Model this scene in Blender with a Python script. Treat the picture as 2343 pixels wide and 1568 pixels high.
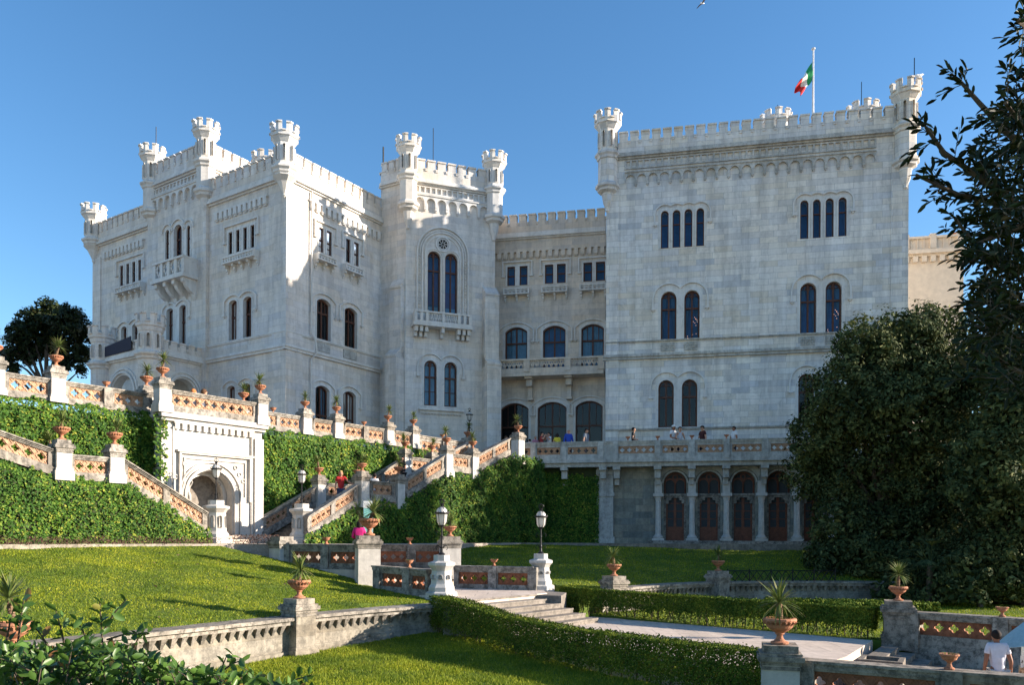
import bpy, bmesh, math, random
import numpy as np
from mathutils import Vector, Matrix
from math import sin, cos, pi, sqrt, radians
SC = bpy.context.scene
for _o in list(bpy.data.objects): bpy.data.objects.remove(_o)
COL = SC.collection
# ---------------------------------------------------------------- camera (eye at the origin, looking +Y)
FPX, CX, YH, ROLL, IW, IH = 1800.0, 1171.5, 1230.0, 0.005, 2343.0, 1568.0
cam = bpy.data.objects.new('camera', bpy.data.cameras.new('camera')); COL.objects.link(cam)
cam.data.sensor_width = 36; cam.data.lens = FPX / IW * 36
cam.data.shift_y = (YH - IH / 2) / IW
cam.data.clip_start = 0.1; cam.data.clip_end = 3000
cam.matrix_world = Matrix.Rotation(pi / 2, 4, 'X') @ Matrix.Rotation(ROLL, 4, 'Z')
SC.camera = cam
# ---------------------------------------------------------------- light
SUN_EL = radians(17.5); SUN_DIR = Vector((cos(SUN_EL), -0.02 * cos(SUN_EL), sin(SUN_EL)))
w = bpy.data.worlds.new('World'); SC.world = w; w.use_nodes = True
nt = w.node_tree; nt.nodes.clear()
sky = nt.nodes.new('ShaderNodeTexSky'); sky.sky_type = 'NISHITA'; sky.sun_disc = False
sky.sun_elevation = SUN_EL; sky.sun_rotation = radians(91.1)
sky.altitude = 0; sky.air_density = 1.0; sky.dust_density = 0.3; sky.ozone_density = 2.5
bgn = nt.nodes.new('ShaderNodeBackground'); bgn.inputs[1].default_value = 0.098
out = nt.nodes.new('ShaderNodeOutputWorld')
hsv = nt.nodes.new('ShaderNodeHueSaturation'); hsv.inputs['Saturation'].default_value = 1.2; nt.links.new(sky.outputs[0], hsv.inputs['Color']); nt.links.new(hsv.outputs[0], bgn.inputs[0]); nt.links.new(bgn.outputs[0], out.inputs[0])
sl = bpy.data.lights.new('sun', 'SUN'); sl.energy = 5.0; sl.angle = radians(0.5); sl.color = (1.0, 0.87, 0.72)
sun = bpy.data.objects.new('sun', sl); COL.objects.link(sun)
sun.rotation_euler = SUN_DIR.to_track_quat('Z', 'Y').to_euler()
SC.view_settings.view_transform = 'Standard'; SC.view_settings.look = 'None'
SC.view_settings.exposure = 1.38; SC.view_settings.gamma = 1
SC.cycles.max_bounces = 6; SC.cycles.transparent_max_bounces = 8
SC.cycles.caustics_reflective = False; SC.cycles.caustics_refractive = False

# ---------------------------------------------------------------- materials
def newmat(name):
    m = bpy.data.materials.new(name); m.use_nodes = True
    t = m.node_tree; b = t.nodes['Principled BSDF']
    return m, t, b
def nd(t, ty, **k):
    n = t.nodes.new(ty)
    for a, v in k.items():
        if a.startswith('i_'):
            key = a[2:]; key = int(key) if key.isdigit() else key.replace('_', ' ')
            n.inputs[key].default_value = v
        else: setattr(n, a, v)
    return n
def ramp(t, stops, interp='LINEAR'):
    r = nd(t, 'ShaderNodeValToRGB'); r.color_ramp.interpolation = interp
    e = r.color_ramp.elements
    while len(e) < len(stops): e.new(0.5)
    for i, (p, c) in enumerate(stops):
        e[i].position = p; e[i].color = (c[0], c[1], c[2], 1) if not isinstance(c, (int, float)) else (c, c, c, 1)
    return r
def mixc(t, fac, a, b, mode='MIX'):
    m = nd(t, 'ShaderNodeMix', data_type='RGBA', blend_type=mode)
    for s, v in ((0, fac), (6, a), (7, b)):
        if hasattr(v, 'links') or isinstance(v, bpy.types.NodeSocket): t.links.new(v, m.inputs[s])
        elif s == 0: m.inputs[0].default_value = v
        else: m.inputs[s].default_value = (*v, 1)
    return m.outputs[2]
def simple(name, col, rough=0.7, var=0.25, scale=3.0, bump=0.0, metal=0.0, spec=0.3):
    m, t, b = newmat(name)
    tc = nd(t, 'ShaderNodeTexCoord'); n = nd(t, 'ShaderNodeTexNoise', i_Scale=scale, i_Detail=6.0, i_Roughness=0.65)
    t.links.new(tc.outputs['Object'], n.inputs['Vector'])
    r = ramp(t, [(0.3, tuple(c * (1 - var) for c in col)), (0.7, tuple(min(1, c * (1 + var)) for c in col))])
    t.links.new(n.outputs['Fac'], r.inputs[0]); t.links.new(r.outputs[0], b.inputs['Base Color'])
    b.inputs['Roughness'].default_value = rough; b.inputs['Metallic'].default_value = metal
    b.inputs['Specular IOR Level'].default_value = spec
    if bump:
        bp = nd(t, 'ShaderNodeBump', i_Strength=bump, i_Distance=0.03)
        t.links.new(n.outputs['Fac'], bp.inputs['Height']); t.links.new(bp.outputs[0], b.inputs['Normal'])
    return m
def ashlar(name, cols, bw, bh, mortar, stain=0.3, mort_s=0.012, warm=0.5, rough=0.75, bump=0.25, lich=0.0, off=0.5, seed=0.0):
    """coursed stone blocks: per block tone, veining, streaks, dirt"""
    m, t, b = newmat(name)
    uv = nd(t, 'ShaderNodeUVMap'); L = t.links.new
    br = nd(t, 'ShaderNodeTexBrick', offset=off, squash=1.35, squash_frequency=3, offset_frequency=2)
    br.inputs['Color1'].default_value = (0, 0, 0, 1); br.inputs['Color2'].default_value = (1, 1, 1, 1)
    br.inputs['Mortar'].default_value = (0.5, 0.5, 0.5, 1)
    br.inputs['Scale'].default_value = 1; br.inputs['Mortar Size'].default_value = mort_s
    br.inputs['Mortar Smooth'].default_value = 0.3; br.inputs['Brick Width'].default_value = bw; br.inputs['Row Height'].default_value = bh
    br.inputs['Bias'].default_value = 0.0
    mp = nd(t, 'ShaderNodeMapping'); mp.inputs['Location'].default_value = (seed, seed * 0.37, 0)
    L(uv.outputs[0], mp.inputs[0]); L(mp.outputs[0], br.inputs['Vector'])
    rc = ramp(t, [(i / (len(cols) - 1), c) for i, c in enumerate(cols)])
    L(br.outputs['Color'], rc.inputs[0])
    tc = nd(t, 'ShaderNodeTexCoord')
    n1 = nd(t, 'ShaderNodeTexNoise', i_Scale=2.2, i_Detail=8.0, i_Roughness=0.7, i_Distortion=1.2)
    L(tc.outputs['Object'], n1.inputs['Vector'])
    r1 = ramp(t, [(0.3, 0.80), (0.5, 1.0), (0.75, 1.06)]); L(n1.outputs['Fac'], r1.inputs[0])
    c = mixc(t, 1.0, rc.outputs[0], r1.outputs[0], 'MULTIPLY')
    # vertical rain streaks
    mp2 = nd(t, 'ShaderNodeMapping'); mp2.inputs['Scale'].default_value = (1.1, 0.10, 1)
    L(uv.outputs[0], mp2.inputs[0])
    n2 = nd(t, 'ShaderNodeTexNoise', i_Scale=1.6, i_Detail=7.0, i_Roughness=0.75); L(mp2.outputs[0], n2.inputs['Vector'])
    r2 = ramp(t, [(0.40, 1.0), (0.72, 1.0 - stain)]); L(n2.outputs['Fac'], r2.inputs[0])
    c = mixc(t, 1.0, c, r2.outputs[0], 'MULTIPLY')
    # big warm / cool drift
    n3 = nd(t, 'ShaderNodeTexNoise', i_Scale=0.22, i_Detail=4.0); L(tc.outputs['Object'], n3.inputs['Vector'])
    r3 = ramp(t, [(0.35, (0.94, 0.98, 1.04)), (0.65, (1.04, 0.98, 0.90))]); L(n3.outputs['Fac'], r3.inputs[0])
    c = mixc(t, warm, c, mixc(t, 1.0, c, r3.outputs[0], 'MULTIPLY'))
    if lich:
        n4 = nd(t, 'ShaderNodeTexNoise', i_Scale=5.0, i_Detail=10.0, i_Roughness=0.8); L(tc.outputs['Object'], n4.inputs['Vector'])
        r4 = ramp(t, [(0.45, 0.0), (0.58, 1.0)]); L(n4.outputs['Fac'], r4.inputs[0])
        mm = nd(t, 'ShaderNodeMath', operation='MULTIPLY', i_1=lich); L(r4.outputs[0], mm.inputs[0])
        c = mixc(t, mm.outputs[0], c, (0.055, 0.052, 0.045))
    rm = ramp(t, [(0.0, 0.0), (1.0, mortar)]); L(br.outputs['Fac'], rm.inputs[0])
    c = mixc(t, rm.outputs[0], c, (0.20, 0.18, 0.16))
    L(c, b.inputs['Base Color'])
    b.inputs['Roughness'].default_value = rough; b.inputs['Specular IOR Level'].default_value = 0.25
    if bump:
        mx = nd(t, 'ShaderNodeMath', operation='MULTIPLY_ADD', i_1=-0.8); L(br.outputs['Fac'], mx.inputs[0]); L(n1.outputs['Fac'], mx.inputs[2])
        bp = nd(t, 'ShaderNodeBump', i_Strength=bump, i_Distance=0.02); L(mx.outputs[0], bp.inputs['Height']); L(bp.outputs[0], b.inputs['Normal'])
    return m
M = {}
_sc = lambda L, r, g, b: [(c[0] * r, c[1] * g, c[2] * b) for c in L]
W_ = [(0.52, 0.52, 0.53), (0.60, 0.57, 0.53), (0.63, 0.61, 0.58), (0.55, 0.55, 0.56), (0.66, 0.63, 0.59), (0.58, 0.54, 0.49), (0.64, 0.62, 0.60)]
G_ = [(0.36, 0.375, 0.395), (0.50, 0.48, 0.455), (0.56, 0.545, 0.52), (0.42, 0.43, 0.45), (0.57, 0.55, 0.51), (0.46, 0.43, 0.38), (0.53, 0.53, 0.52)]
M['white'] = ashlar('marble_blocks', _sc(W_, 1.20, 1.16, 1.12), 1.15, 0.36, 0.34, 0.34, 0.008, 0.7, bump=0.2)
M['keep'] = ashlar('grey_marble_blocks', _sc(G_, 1.50, 1.46, 1.42), 1.0, 0.34, 0.45, 0.38, 0.010, 0.7, bump=0.25, seed=3.3)
M['cream'] = ashlar('cream_marble_blocks', _sc(W_, 1.14, 1.04, .93), 0.9, 0.36, 0.3, 0.3, 0.009, 0.6, bump=0.2, seed=1.1)
M['trim'] = ashlar('stone_trim', [(0.68, 0.66, 0.63), (0.75, 0.73, 0.70)], 1.4, 5.0, 0.15, 0.28, 0.006, 0.6, bump=0.1)
M['trimg'] = ashlar('weathered_trim', [(0.52, 0.51, 0.48), (0.64, 0.62, 0.58)], 1.4, 5.0, 0.2, 0.5, 0.006, 0.5, bump=0.15, lich=0.35)
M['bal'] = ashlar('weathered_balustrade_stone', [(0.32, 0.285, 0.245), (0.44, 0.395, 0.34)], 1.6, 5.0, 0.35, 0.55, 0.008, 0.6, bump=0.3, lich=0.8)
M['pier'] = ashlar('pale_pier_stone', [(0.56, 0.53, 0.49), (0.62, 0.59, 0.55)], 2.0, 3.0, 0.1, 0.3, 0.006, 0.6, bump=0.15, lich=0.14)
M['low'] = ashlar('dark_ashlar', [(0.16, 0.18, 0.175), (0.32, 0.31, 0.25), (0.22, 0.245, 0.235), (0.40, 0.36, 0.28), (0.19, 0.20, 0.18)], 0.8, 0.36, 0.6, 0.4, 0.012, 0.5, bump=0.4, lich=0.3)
M['ret'] = ashlar('retaining_wall_stone', [(0.30, 0.26, 0.20), (0.44, 0.39, 0.31), (0.36, 0.33, 0.28)], 0.9, 0.30, 0.25, 0.5, 0.010, 0.5, bump=0.5, lich=0.55)
M['step'] = ashlar('step_stone', [(0.24, 0.205, 0.17), (0.32, 0.28, 0.24)], 1.2, 5.0, 0.4, 0.35, 0.008, 0.4, bump=0.3, lich=0.55)
M['pave'] = ashlar('path_slabs', [(0.58, 0.48, 0.40), (0.64, 0.535, 0.45), (0.61, 0.505, 0.42)], 1.1, 0.8, 0.55, 0.25, 0.016, 0.3, bump=0.2, lich=0.10)
M['terra'] = simple('terracotta', (0.40, 0.175, 0.10), 0.85, 0.35, 9, 0.3)
M['terra3'] = simple('weathered_terracotta_tile', (0.27, 0.105, 0.055), 0.85, 0.4, 6, 0.3)
M['terra2'] = simple('terracotta_tile', (0.42, 0.25, 0.155), 0.85, 0.4, 6, 0.3)
M['wood'] = simple('brown_window_wood', (0.085, 0.032, 0.019), 0.5, 0.3, 8)
M['door'] = simple('door_wood', (0.15, 0.050, 0.028), 0.5, 0.35, 6)
M['iron'] = simple('black_iron', (0.02, 0.02, 0.022), 0.45, 0.3, 6, metal=0.3)
M['pipe'] = simple('white_pipe', (0.6, 0.58, 0.55), 0.5, 0.1, 5)
M['redpipe'] = simple('dark_red_pipe', (0.10, 0.025, 0.02), 0.5, 0.2, 5)
M['dark'] = simple('dark_interior', (0.012, 0.011, 0.012), 0.9, 0.3, 3)
M['blue'] = simple('blue_blind', (0.03, 0.12, 0.30), 0.8, 0.25, 2)
M['violet'] = simple('violet_blind', (0.075, 0.07, 0.20), 0.8, 0.2, 2)
M['curtain'] = simple('pale_curtain', (0.18, 0.34, 0.46), 0.8, 0.25, 2)

M['bark'] = simple('bark', (0.10, 0.075, 0.055), 0.9, 0.4, 12, 0.6)
M['palmtrunk'] = simple('palm_trunk', (0.20, 0.13, 0.085), 0.9, 0.5, 20, 0.8)
M['soil'] = simple('soil', (0.10, 0.07, 0.045), 0.95, 0.4, 8, 0.5)
M['gravel'] = simple('gravel', (0.34, 0.29, 0.25), 0.9, 0.3, 18, 0.4)
M['skin'] = simple('skin', (0.46, 0.25, 0.17), 0.55, 0.08, 5)
M['tan'] = simple('tanned_skin', (0.30, 0.13, 0.075), 0.55, 0.08, 5)
M['steel'] = simple('painted_pole', (0.62, 0.62, 0.62), 0.4, 0.08, 4)
M['gold'] = simple('warm_wall', (0.70, 0.60, 0.48), 0.8, 0.1, 3)
def cloth(name, c): 
    if name not in M: M[name] = simple(name, c, 0.85, 0.10, 14, 0.15)
    return M[name]
def emit(name, col, st):
    m = bpy.data.materials.new(name); m.use_nodes = True; b = m.node_tree.nodes['Principled BSDF']; b.inputs['Emission Color'].default_value = (*col, 1); b.inputs['Emission Strength'].default_value = st; return m
M['bulb'] = emit('lit_bulb', (1.0, .50, .30), 0.7)
def glassmat():
    m = bpy.data.materials.new('window_glass'); m.use_nodes = True; t = m.node_tree; t.nodes.clear()
    o = nd(t, 'ShaderNodeOutputMaterial'); mx = nd(t, 'ShaderNodeMixShader'); fr = nd(t, 'ShaderNodeFresnel', i_IOR=1.5)
    tr = nd(t, 'ShaderNodeBsdfTransparent'); tr.inputs[0].default_value = (0.72, 0.80, 0.88, 1)
    gl = nd(t, 'ShaderNodeBsdfGlossy', i_Roughness=0.06)
    n = nd(t, 'ShaderNodeTexNoise', i_Scale=1.7); bp = nd(t, 'ShaderNodeBump', i_Strength=0.12, i_Distance=0.1)
    t.links.new(n.outputs['Fac'], bp.inputs['Height']); t.links.new(bp.outputs[0], gl.inputs['Normal'])
    t.links.new(fr.outputs[0], mx.inputs[0]); t.links.new(tr.outputs[0], mx.inputs[1]); t.links.new(gl.outputs[0], mx.inputs[2]); t.links.new(mx.outputs[0], o.inputs[0])
    return m
M['glass'] = glassmat()
def leafmat(name, stops, rough=0.5, trans=0.25, spec=0.3, patch=0.0):
    m, t, b = newmat(name)
    g = nd(t, 'ShaderNodeNewGeometry'); r = ramp(t, stops); L = t.links.new
    L(g.outputs['Random Per Island'], r.inputs[0]); c = r.outputs[0]
    if patch:
        tc = nd(t, 'ShaderNodeTexCoord'); n = nd(t, 'ShaderNodeTexNoise', i_Scale=patch, i_Detail=3.0); L(tc.outputs['Object'], n.inputs['Vector'])
        rr = ramp(t, [(0.35, (0.62, 0.72, 0.75)), (0.65, (1.35, 1.2, 0.95))]); L(n.outputs['Fac'], rr.inputs[0])
        c = mixc(t, 1.0, c, rr.outputs[0], 'MULTIPLY')
    L(c, b.inputs['Base Color']); b.inputs['Roughness'].default_value = rough; b.inputs['Specular IOR Level'].default_value = spec
    if trans:
        tl = nd(t, 'ShaderNodeBsdfTranslucent'); L(c, tl.inputs[0]); mx = nd(t, 'ShaderNodeMixShader', i_0=trans)
        L(b.outputs[0], mx.inputs[1]); L(tl.outputs[0], mx.inputs[2]); L(mx.outputs[0], t.nodes['Material Output'].inputs[0])
    return m
M['ivystem'] = simple('ivy_dense_stems', (0.035, 0.045, 0.018), 0.9, 0.4, 6)  # brownish-green of the dense stems under the leaves
M['ivy'] = leafmat('ivy_leaves', [(0, (0.025, 0.075, 0.012)), (0.5, (0.06, 0.15, 0.02)), (0.85, (0.13, 0.22, 0.03)), (1, (0.30, 0.32, 0.05))], 0.65, 0.25, 0.2, 0.9)
M['hedge'] = leafmat('hedge_leaves', [(0, (0.03, 0.07, 0.012)), (0.6, (0.10, 0.15, 0.02)), (1, (0.19, 0.22, 0.035))], 0.8, 0.08, 0.08, 1.3)
M['darkleaf'] = leafmat('evergreen_oak_leaves', [(0, (0.022, 0.038, 0.014)), (0.6, (0.070, 0.092, 0.036)), (0.9, (0.12, 0.14, 0.058)), (1, (0.18, 0.19, 0.08))], 0.75, 0.12, 0.12, 0.6)
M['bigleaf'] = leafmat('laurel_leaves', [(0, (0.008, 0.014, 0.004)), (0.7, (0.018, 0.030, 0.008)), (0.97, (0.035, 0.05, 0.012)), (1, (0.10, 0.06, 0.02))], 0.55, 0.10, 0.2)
M['bush'] = leafmat('shrub_leaves', [(0, (0.03, 0.07, 0.012)), (0.7, (0.08, 0.16, 0.03)), (0.96, (0.13, 0.22, 0.04)), (1, (0.28, 0.10, 0.04))], 0.4, 0.25, 0.4)
M['grass'] = leafmat('grass_blades', [(0, (0.11, 0.17, 0.010)), (0.6, (0.21, 0.28, 0.02)), (1, (0.42, 0.44, 0.06))], 0.6, 0.35, 0.2, 0.7)
M['palm'] = leafmat('palm_leaves', [(0, (0.07, 0.11, 0.025)), (0.7, (0.15, 0.20, 0.055)), (1, (0.26, 0.24, 0.10))], 0.5, 0.2)
M['lace'] = simple('blue_grey_curtain', (0.06, 0.16, 0.27), 0.8, 0.25, 2)
M['lampglass'] = leafmat('opal_glass', [(0, (0.72, 0.71, 0.68)), (1, (0.74, 0.73, 0.70))], 0.25, 0.5, 0.5)
M['red'] = leafmat('reddish_twigs', [(0, (0.07, 0.045, 0.03)), (0.7, (0.12, 0.06, 0.045)), (1, (0.18, 0.10, 0.07))], 0.7, 0.1)
M['lawn'] = simple('lawn_ground', (0.075, 0.115, 0.012), 0.9, 0.3, 2.5, 0.6)

# ---------------------------------------------------------------- mesh builder
class MB:
    def __init__(s): s.v = []; s.f = []
    def quad(s, a, b, c, d):
        i = len(s.v); s.v += [tuple(a), tuple(b), tuple(c), tuple(d)]; s.f.append((i, i + 1, i + 2, i + 3))
    def poly(s, pts):
        i = len(s.v); s.v += [tuple(p) for p in pts]; s.f.append(tuple(range(i, i + len(pts))))
    def hexa(s, p):   # 8 points: bottom 4 ccw, top 4
        i = len(s.v); s.v += [tuple(q) for q in p]
        for f in ((3, 2, 1, 0), (4, 5, 6, 7), (0, 1, 5, 4), (1, 2, 6, 5), (2, 3, 7, 6), (3, 0, 4, 7)): s.f.append(tuple(i + k for k in f))
    def box(s, F, u0, u1, v0, v1, o0, o1):
        P = F.pt
        s.hexa([P(u0, v0, o1), P(u1, v0, o1), P(u1, v0, o0), P(u0, v0, o0), P(u0, v1, o1), P(u1, v1, o1), P(u1, v1, o0), P(u0, v1, o0)])
    def prism(s, poly, z0, z1):
        n = len(poly); i = len(s.v)
        s.v += [(p[0], p[1], z0) for p in poly] + [(p[0], p[1], z1) for p in poly]
        s.f.append(tuple(range(i + n - 1, i - 1, -1))); s.f.append(tuple(range(i + n, i + 2 * n)))
        for k in range(n): j = (k + 1) % n; s.f.append((i + k, i + j, i + n + j, i + n + k))
    def lathe(s, c, prof, n=12, a0=0.0, squash=None, cap=True):
        i = len(s.v)
        for r, z in prof:
            for k in range(n):
                a = a0 + 2 * pi * k / n; s.v.append((c[0] + r * cos(a), c[1] + r * sin(a), c[2] + z))
        for j in range(len(prof) - 1):
            for k in range(n):
                k2 = (k + 1) % n; s.f.append((i + j * n + k, i + j * n + k2, i + (j + 1) * n + k2, i + (j + 1) * n + k))
        if cap:
            s.f.append(tuple(i + n - 1 - k for k in range(n))); m_ = i + (len(prof) - 1) * n; s.f.append(tuple(m_ + k for k in range(n)))
    def tube(s, pts, rads, n=6):
        pts = [Vector(p) for p in pts]; i = len(s.v); up = Vector((0.13, 0.31, 0.94))
        for j, p in enumerate(pts):
            d = (pts[min(j + 1, len(pts) - 1)] - pts[max(j - 1, 0)]).normalized()
            a = d.cross(up)
            if a.length < 1e-3: a = d.cross(Vector((1, 0, 0)))
            a.normalize(); b = d.cross(a); r = rads[j] if hasattr(rads, '__len__') else rads
            for k in range(n): q = p + (a * cos(2 * pi * k / n) + b * sin(2 * pi * k / n)) * r; s.v.append(tuple(q))
        for j in range(len(pts) - 1):
            for k in range(n):
                k2 = (k + 1) % n; s.f.append((i + j * n + k, i + j * n + k2, i + (j + 1) * n + k2, i + (j + 1) * n + k))
        s.f.append(tuple(i + n - 1 - k for k in range(n))); m_ = i + (len(pts) - 1) * n; s.f.append(tuple(m_ + k for k in range(n)))
    def ribbon(s, F, path, w, o0, o1, closed=False):
        """band following a path in the wall plane, w wide to its left, from depth o0 to o1"""
        n = len(path); off = []
        for k in range(n):
            a = path[(k - 1) % n] if (closed or k > 0) else path[k]; b = path[(k + 1) % n] if (closed or k < n - 1) else path[k]
            if closed or 0 < k < n - 1:
                d1 = Vector(path[k]) - Vector(a); d2 = Vector(b) - Vector(path[k])
                d1.normalize(); d2.normalize(); n1 = Vector((-d1.y, d1.x)); n2 = Vector((-d2.y, d2.x)); m_ = n1 + n2
                m_ = m_ / max(0.35, m_.length_squared / 2) if m_.length > 1e-6 else n1
            else:
                d = Vector(b) - Vector(a); d.normalize(); m_ = Vector((-d.y, d.x))
            off.append((path[k][0] + m_.x * w, path[k][1] + m_.y * w))
        P = F.pt
        for k in range(n if closed else n - 1):
            j = (k + 1) % n; a, b, c, d = path[k], path[j], off[j], off[k]
            s.quad(P(*a, o1), P(*b, o1), P(*c, o1), P(*d, o1))
            s.quad(P(*a, o0), P(*b, o0), P(*b, o1), P(*a, o1)); s.quad(P(*d, o0), P(*c, o0), P(*c, o1), P(*d, o1))
        if not closed:
            for k in (0, n - 1): s.quad(P(*path[k], o0), P(*off[k], o0), P(*off[k], o1), P(*path[k], o1))
    def build(s, name, mat, parent=None, smooth=False, fixn=True):
        me = bpy.data.meshes.new(name); me.from_pydata(s.v, [], s.f); me.update()
        if fixn:
            bm = bmesh.new(); bm.from_mesh(me); bmesh.ops.remove_doubles(bm, verts=bm.verts, dist=1e-4)
            bmesh.ops.recalc_face_normals(bm, faces=bm.faces); bm.to_mesh(me); bm.free()
        return finish(me, name, mat, parent, smooth)
def finish(me, name, mat, parent=None, smooth=False, uv=True):
    if uv and len(me.polygons):
        nl = len(me.loops); co = np.empty(len(me.vertices) * 3, 'f'); me.vertices.foreach_get('co', co); co = co.reshape(-1, 3)
        vi = np.empty(nl, 'i'); me.loops.foreach_get('vertex_index', vi)
        npol = len(me.polygons); nn = np.empty(npol * 3, 'f'); me.polygons.foreach_get('normal', nn); nn = nn.reshape(-1, 3)
        lt = np.empty(npol, 'i'); me.polygons.foreach_get('loop_total', lt); nl_ = np.repeat(nn, lt, axis=0)
        h = np.hypot(nl_[:, 0], nl_[:, 1]); tx = -nl_[:, 1] / np.maximum(h, 1e-6); ty = nl_[:, 0] / np.maximum(h, 1e-6)
        sg = np.where(tx + 0.3 * ty < 0, -1, 1); tx *= sg; ty *= sg
        c = co[vi]; flat = np.abs(nl_[:, 2]) > 0.8
        u = np.where(flat, c[:, 0], c[:, 0] * tx + c[:, 1] * ty); v = np.where(flat, c[:, 1], c[:, 2])
        l = me.uv_layers.new(name='UVMap'); l.data.foreach_set('uv', np.stack([u, v], 1).astype('f').ravel())
    if smooth: me.polygons.foreach_set('use_smooth', [True] * len(me.polygons))
    if isinstance(mat, str): mat = M[mat]
    me.materials.append(mat)
    o = bpy.data.objects.new(name, me); COL.objects.link(o)
    if parent is not None:
        o.parent = parent
        if parent.type == 'EMPTY' or True: o.matrix_parent_inverse = parent.matrix_world.inverted()
    return o
def tag(o, label=None, cat=None, group=None, kind=None):
    for k, v in (('label', label), ('category', cat), ('group', group), ('kind', kind)):
        if v: o[k] = v
    return o
def thing(name, loc, label, cat, group=None):
    o = bpy.data.objects.new(name, None); COL.objects.link(o); o.location = loc; o.empty_display_size = 0.3
    o.matrix_world = Matrix.Translation(loc)
    return tag(o, label, cat, group)
def copy_thing(src, loc, rotz=0, label=None, scale=1.0):
    r = src.copy(); COL.objects.link(r); r.location = loc; r.rotation_euler = (0, 0, rotz); r.scale = (scale,) * 3
    if label: r['label'] = label
    for ch in src.children:
        c = ch.copy(); COL.objects.link(c); c.parent = r
        for g in ch.children: d = g.copy(); COL.objects.link(d); d.parent = c
    return r

# ---------------------------------------------------------------- picture measurements -> world
CR = {'A': (165.9, 232.3, .2539), 'B': (165.9, 597.3, .2539), 'C': (630.5, 232.3, .2539), 'D': (630.5, 597.3, .2539), 'E': (1095.1, 431.4, .381),
      'F': (1327.4, 99.6, .2751), 'G': (1745.5, 99.6, .2963), 'H': (1327.4, 531, .2963), 'I': (1128.3, 929.2, .3399), 'O': (1745.5, 531, .4656), 'P': (0, 0, 1)}
def q(c, x, y): a = CR[c]; return (a[0] + a[2] * x, a[1] + a[2] * y)
def ray(x, y):
    dx, dy = x - CX, y - YH
    return ((dx + ROLL * dy) / FPX, (dy - ROLL * dx) / FPX)   # horizontal tangent, downward tangent
def at(x, y, d): a, b = ray(x, y); return Vector((a * d, d, -b * d))   # point seen at pixel x,y at depth d
class Frame:
    """vertical wall plane: P0 left end, P1 right end seen from the camera; u along, v up, o outward"""
    def __init__(s, P0, P1, z=0.0, z1=None):
        s.P = Vector((P0[0], P0[1])); d = Vector((P1[0], P1[1])) - s.P; s.L = d.length; s.d = d / s.L
        s.n = Vector((s.d.y, -s.d.x)); s.z = z; s.sh = 0 if z1 is None else (z1 - z) / s.L
    def pt(s, u, v, o=0.0):
        return Vector((s.P.x + s.d.x * u + s.n.x * o, s.P.y + s.d.y * u + s.n.y * o, s.z + v + s.sh * u))
    def xy(s, u, o=0.0): p = s.pt(u, 0, o); return (p.x, p.y)
    def uz(s, x, y):
        a, b = ray(x, y)   # (P + d u).x = a * (P + d u).y
        u = (a * s.P.y - s.P.x) / (s.d.x - a * s.d.y); Y = s.P.y + s.d.y * u
        return u, -b * Y
def fat(F, crop, x, y): return F.uz(*q(crop, x, y))
# ================================================================ CASTLE
T = 4.25            # terrace level
A_LF0, A_C0, A_RF1 = (-29.2, 54.8), (-12.7, 44.0), (-8.5, 50.4)
A_AF0, A_AF1 = (-6.75, 49.4), (-1.2, 51.4)
A_B0, A_B1 = (5.55, 46.5), (21.6, 43.2)
LF = Frame(A_LF0, A_C0); RF = Frame(A_C0, A_RF1); SF = Frame(A_RF1, A_AF0); AF = Frame(A_AF0, A_AF1); BF = Frame(A_B0, A_B1)
CF = Frame((5.97 - .98 * 8.2 * 1.0, 51.6 + .2 * 8.2), (6.05, 51.6))
castle = thing('castle', (-2, 50, T), 'white marble castle with battlements and corner turrets above the garden', 'castle')
class Wall:
    def __init__(s, F, u0, u1, z0, z1, mat, o=0.0): s.F, s.u0, s.u1, s.z0, s.z1, s.mat, s.o, s.h = F, u0, u1, z0, z1, mat, o, []
    def build(s, name='wall'):
        us = sorted({s.u0, s.u1, *[a for h in s.h for a in h[:2] if s.u0 < a < s.u1]}); zs = sorted({s.z0, s.z1, *[a for h in s.h for a in h[2:] if s.z0 < a < s.z1]})
        mb = MB()
        for i in range(len(us) - 1):
            j = 0
            while j < len(zs) - 1:
                uc = (us[i] + us[i + 1]) / 2
                def hole(j): zc = (zs[j] + zs[j + 1]) / 2; return any(h[0] < uc < h[1] and h[2] < zc < h[3] for h in s.h)
                if hole(j): j += 1; continue
                k = j
                while k + 1 < len(zs) - 1 and not hole(k + 1): k += 1
                P = s.F.pt; mb.quad(P(us[i], zs[j], s.o), P(us[i + 1], zs[j], s.o), P(us[i + 1], zs[k + 1], s.o), P(us[i], zs[k + 1], s.o)); j = k + 1
        return mb.build(name, s.mat, castle)
def outline(u0, u1, z0, z1, kind, n=10):
    """opening outline from bottom left up over the arch to bottom right"""
    uc = (u0 + u1) / 2; hw = (u1 - u0) / 2
    if kind == 'r': pts = [(uc - hw * cos(pi * k / n), z1 - hw + hw * sin(pi * k / n)) for k in range(n + 1)]
    elif kind == 's':
        rise = hw * 0.42; R = (hw * hw + rise * rise) / (2 * rise); a = math.asin(hw / R)
        pts = [(uc + R * sin(-a + 2 * a * k / n), z1 - R + R * cos(-a + 2 * a * k / n)) for k in range(n + 1)]
    else: pts = [(u0, z1), (u1, z1)]
    return [(u0, z0)] + pts + [(u1, z0)]
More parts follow.
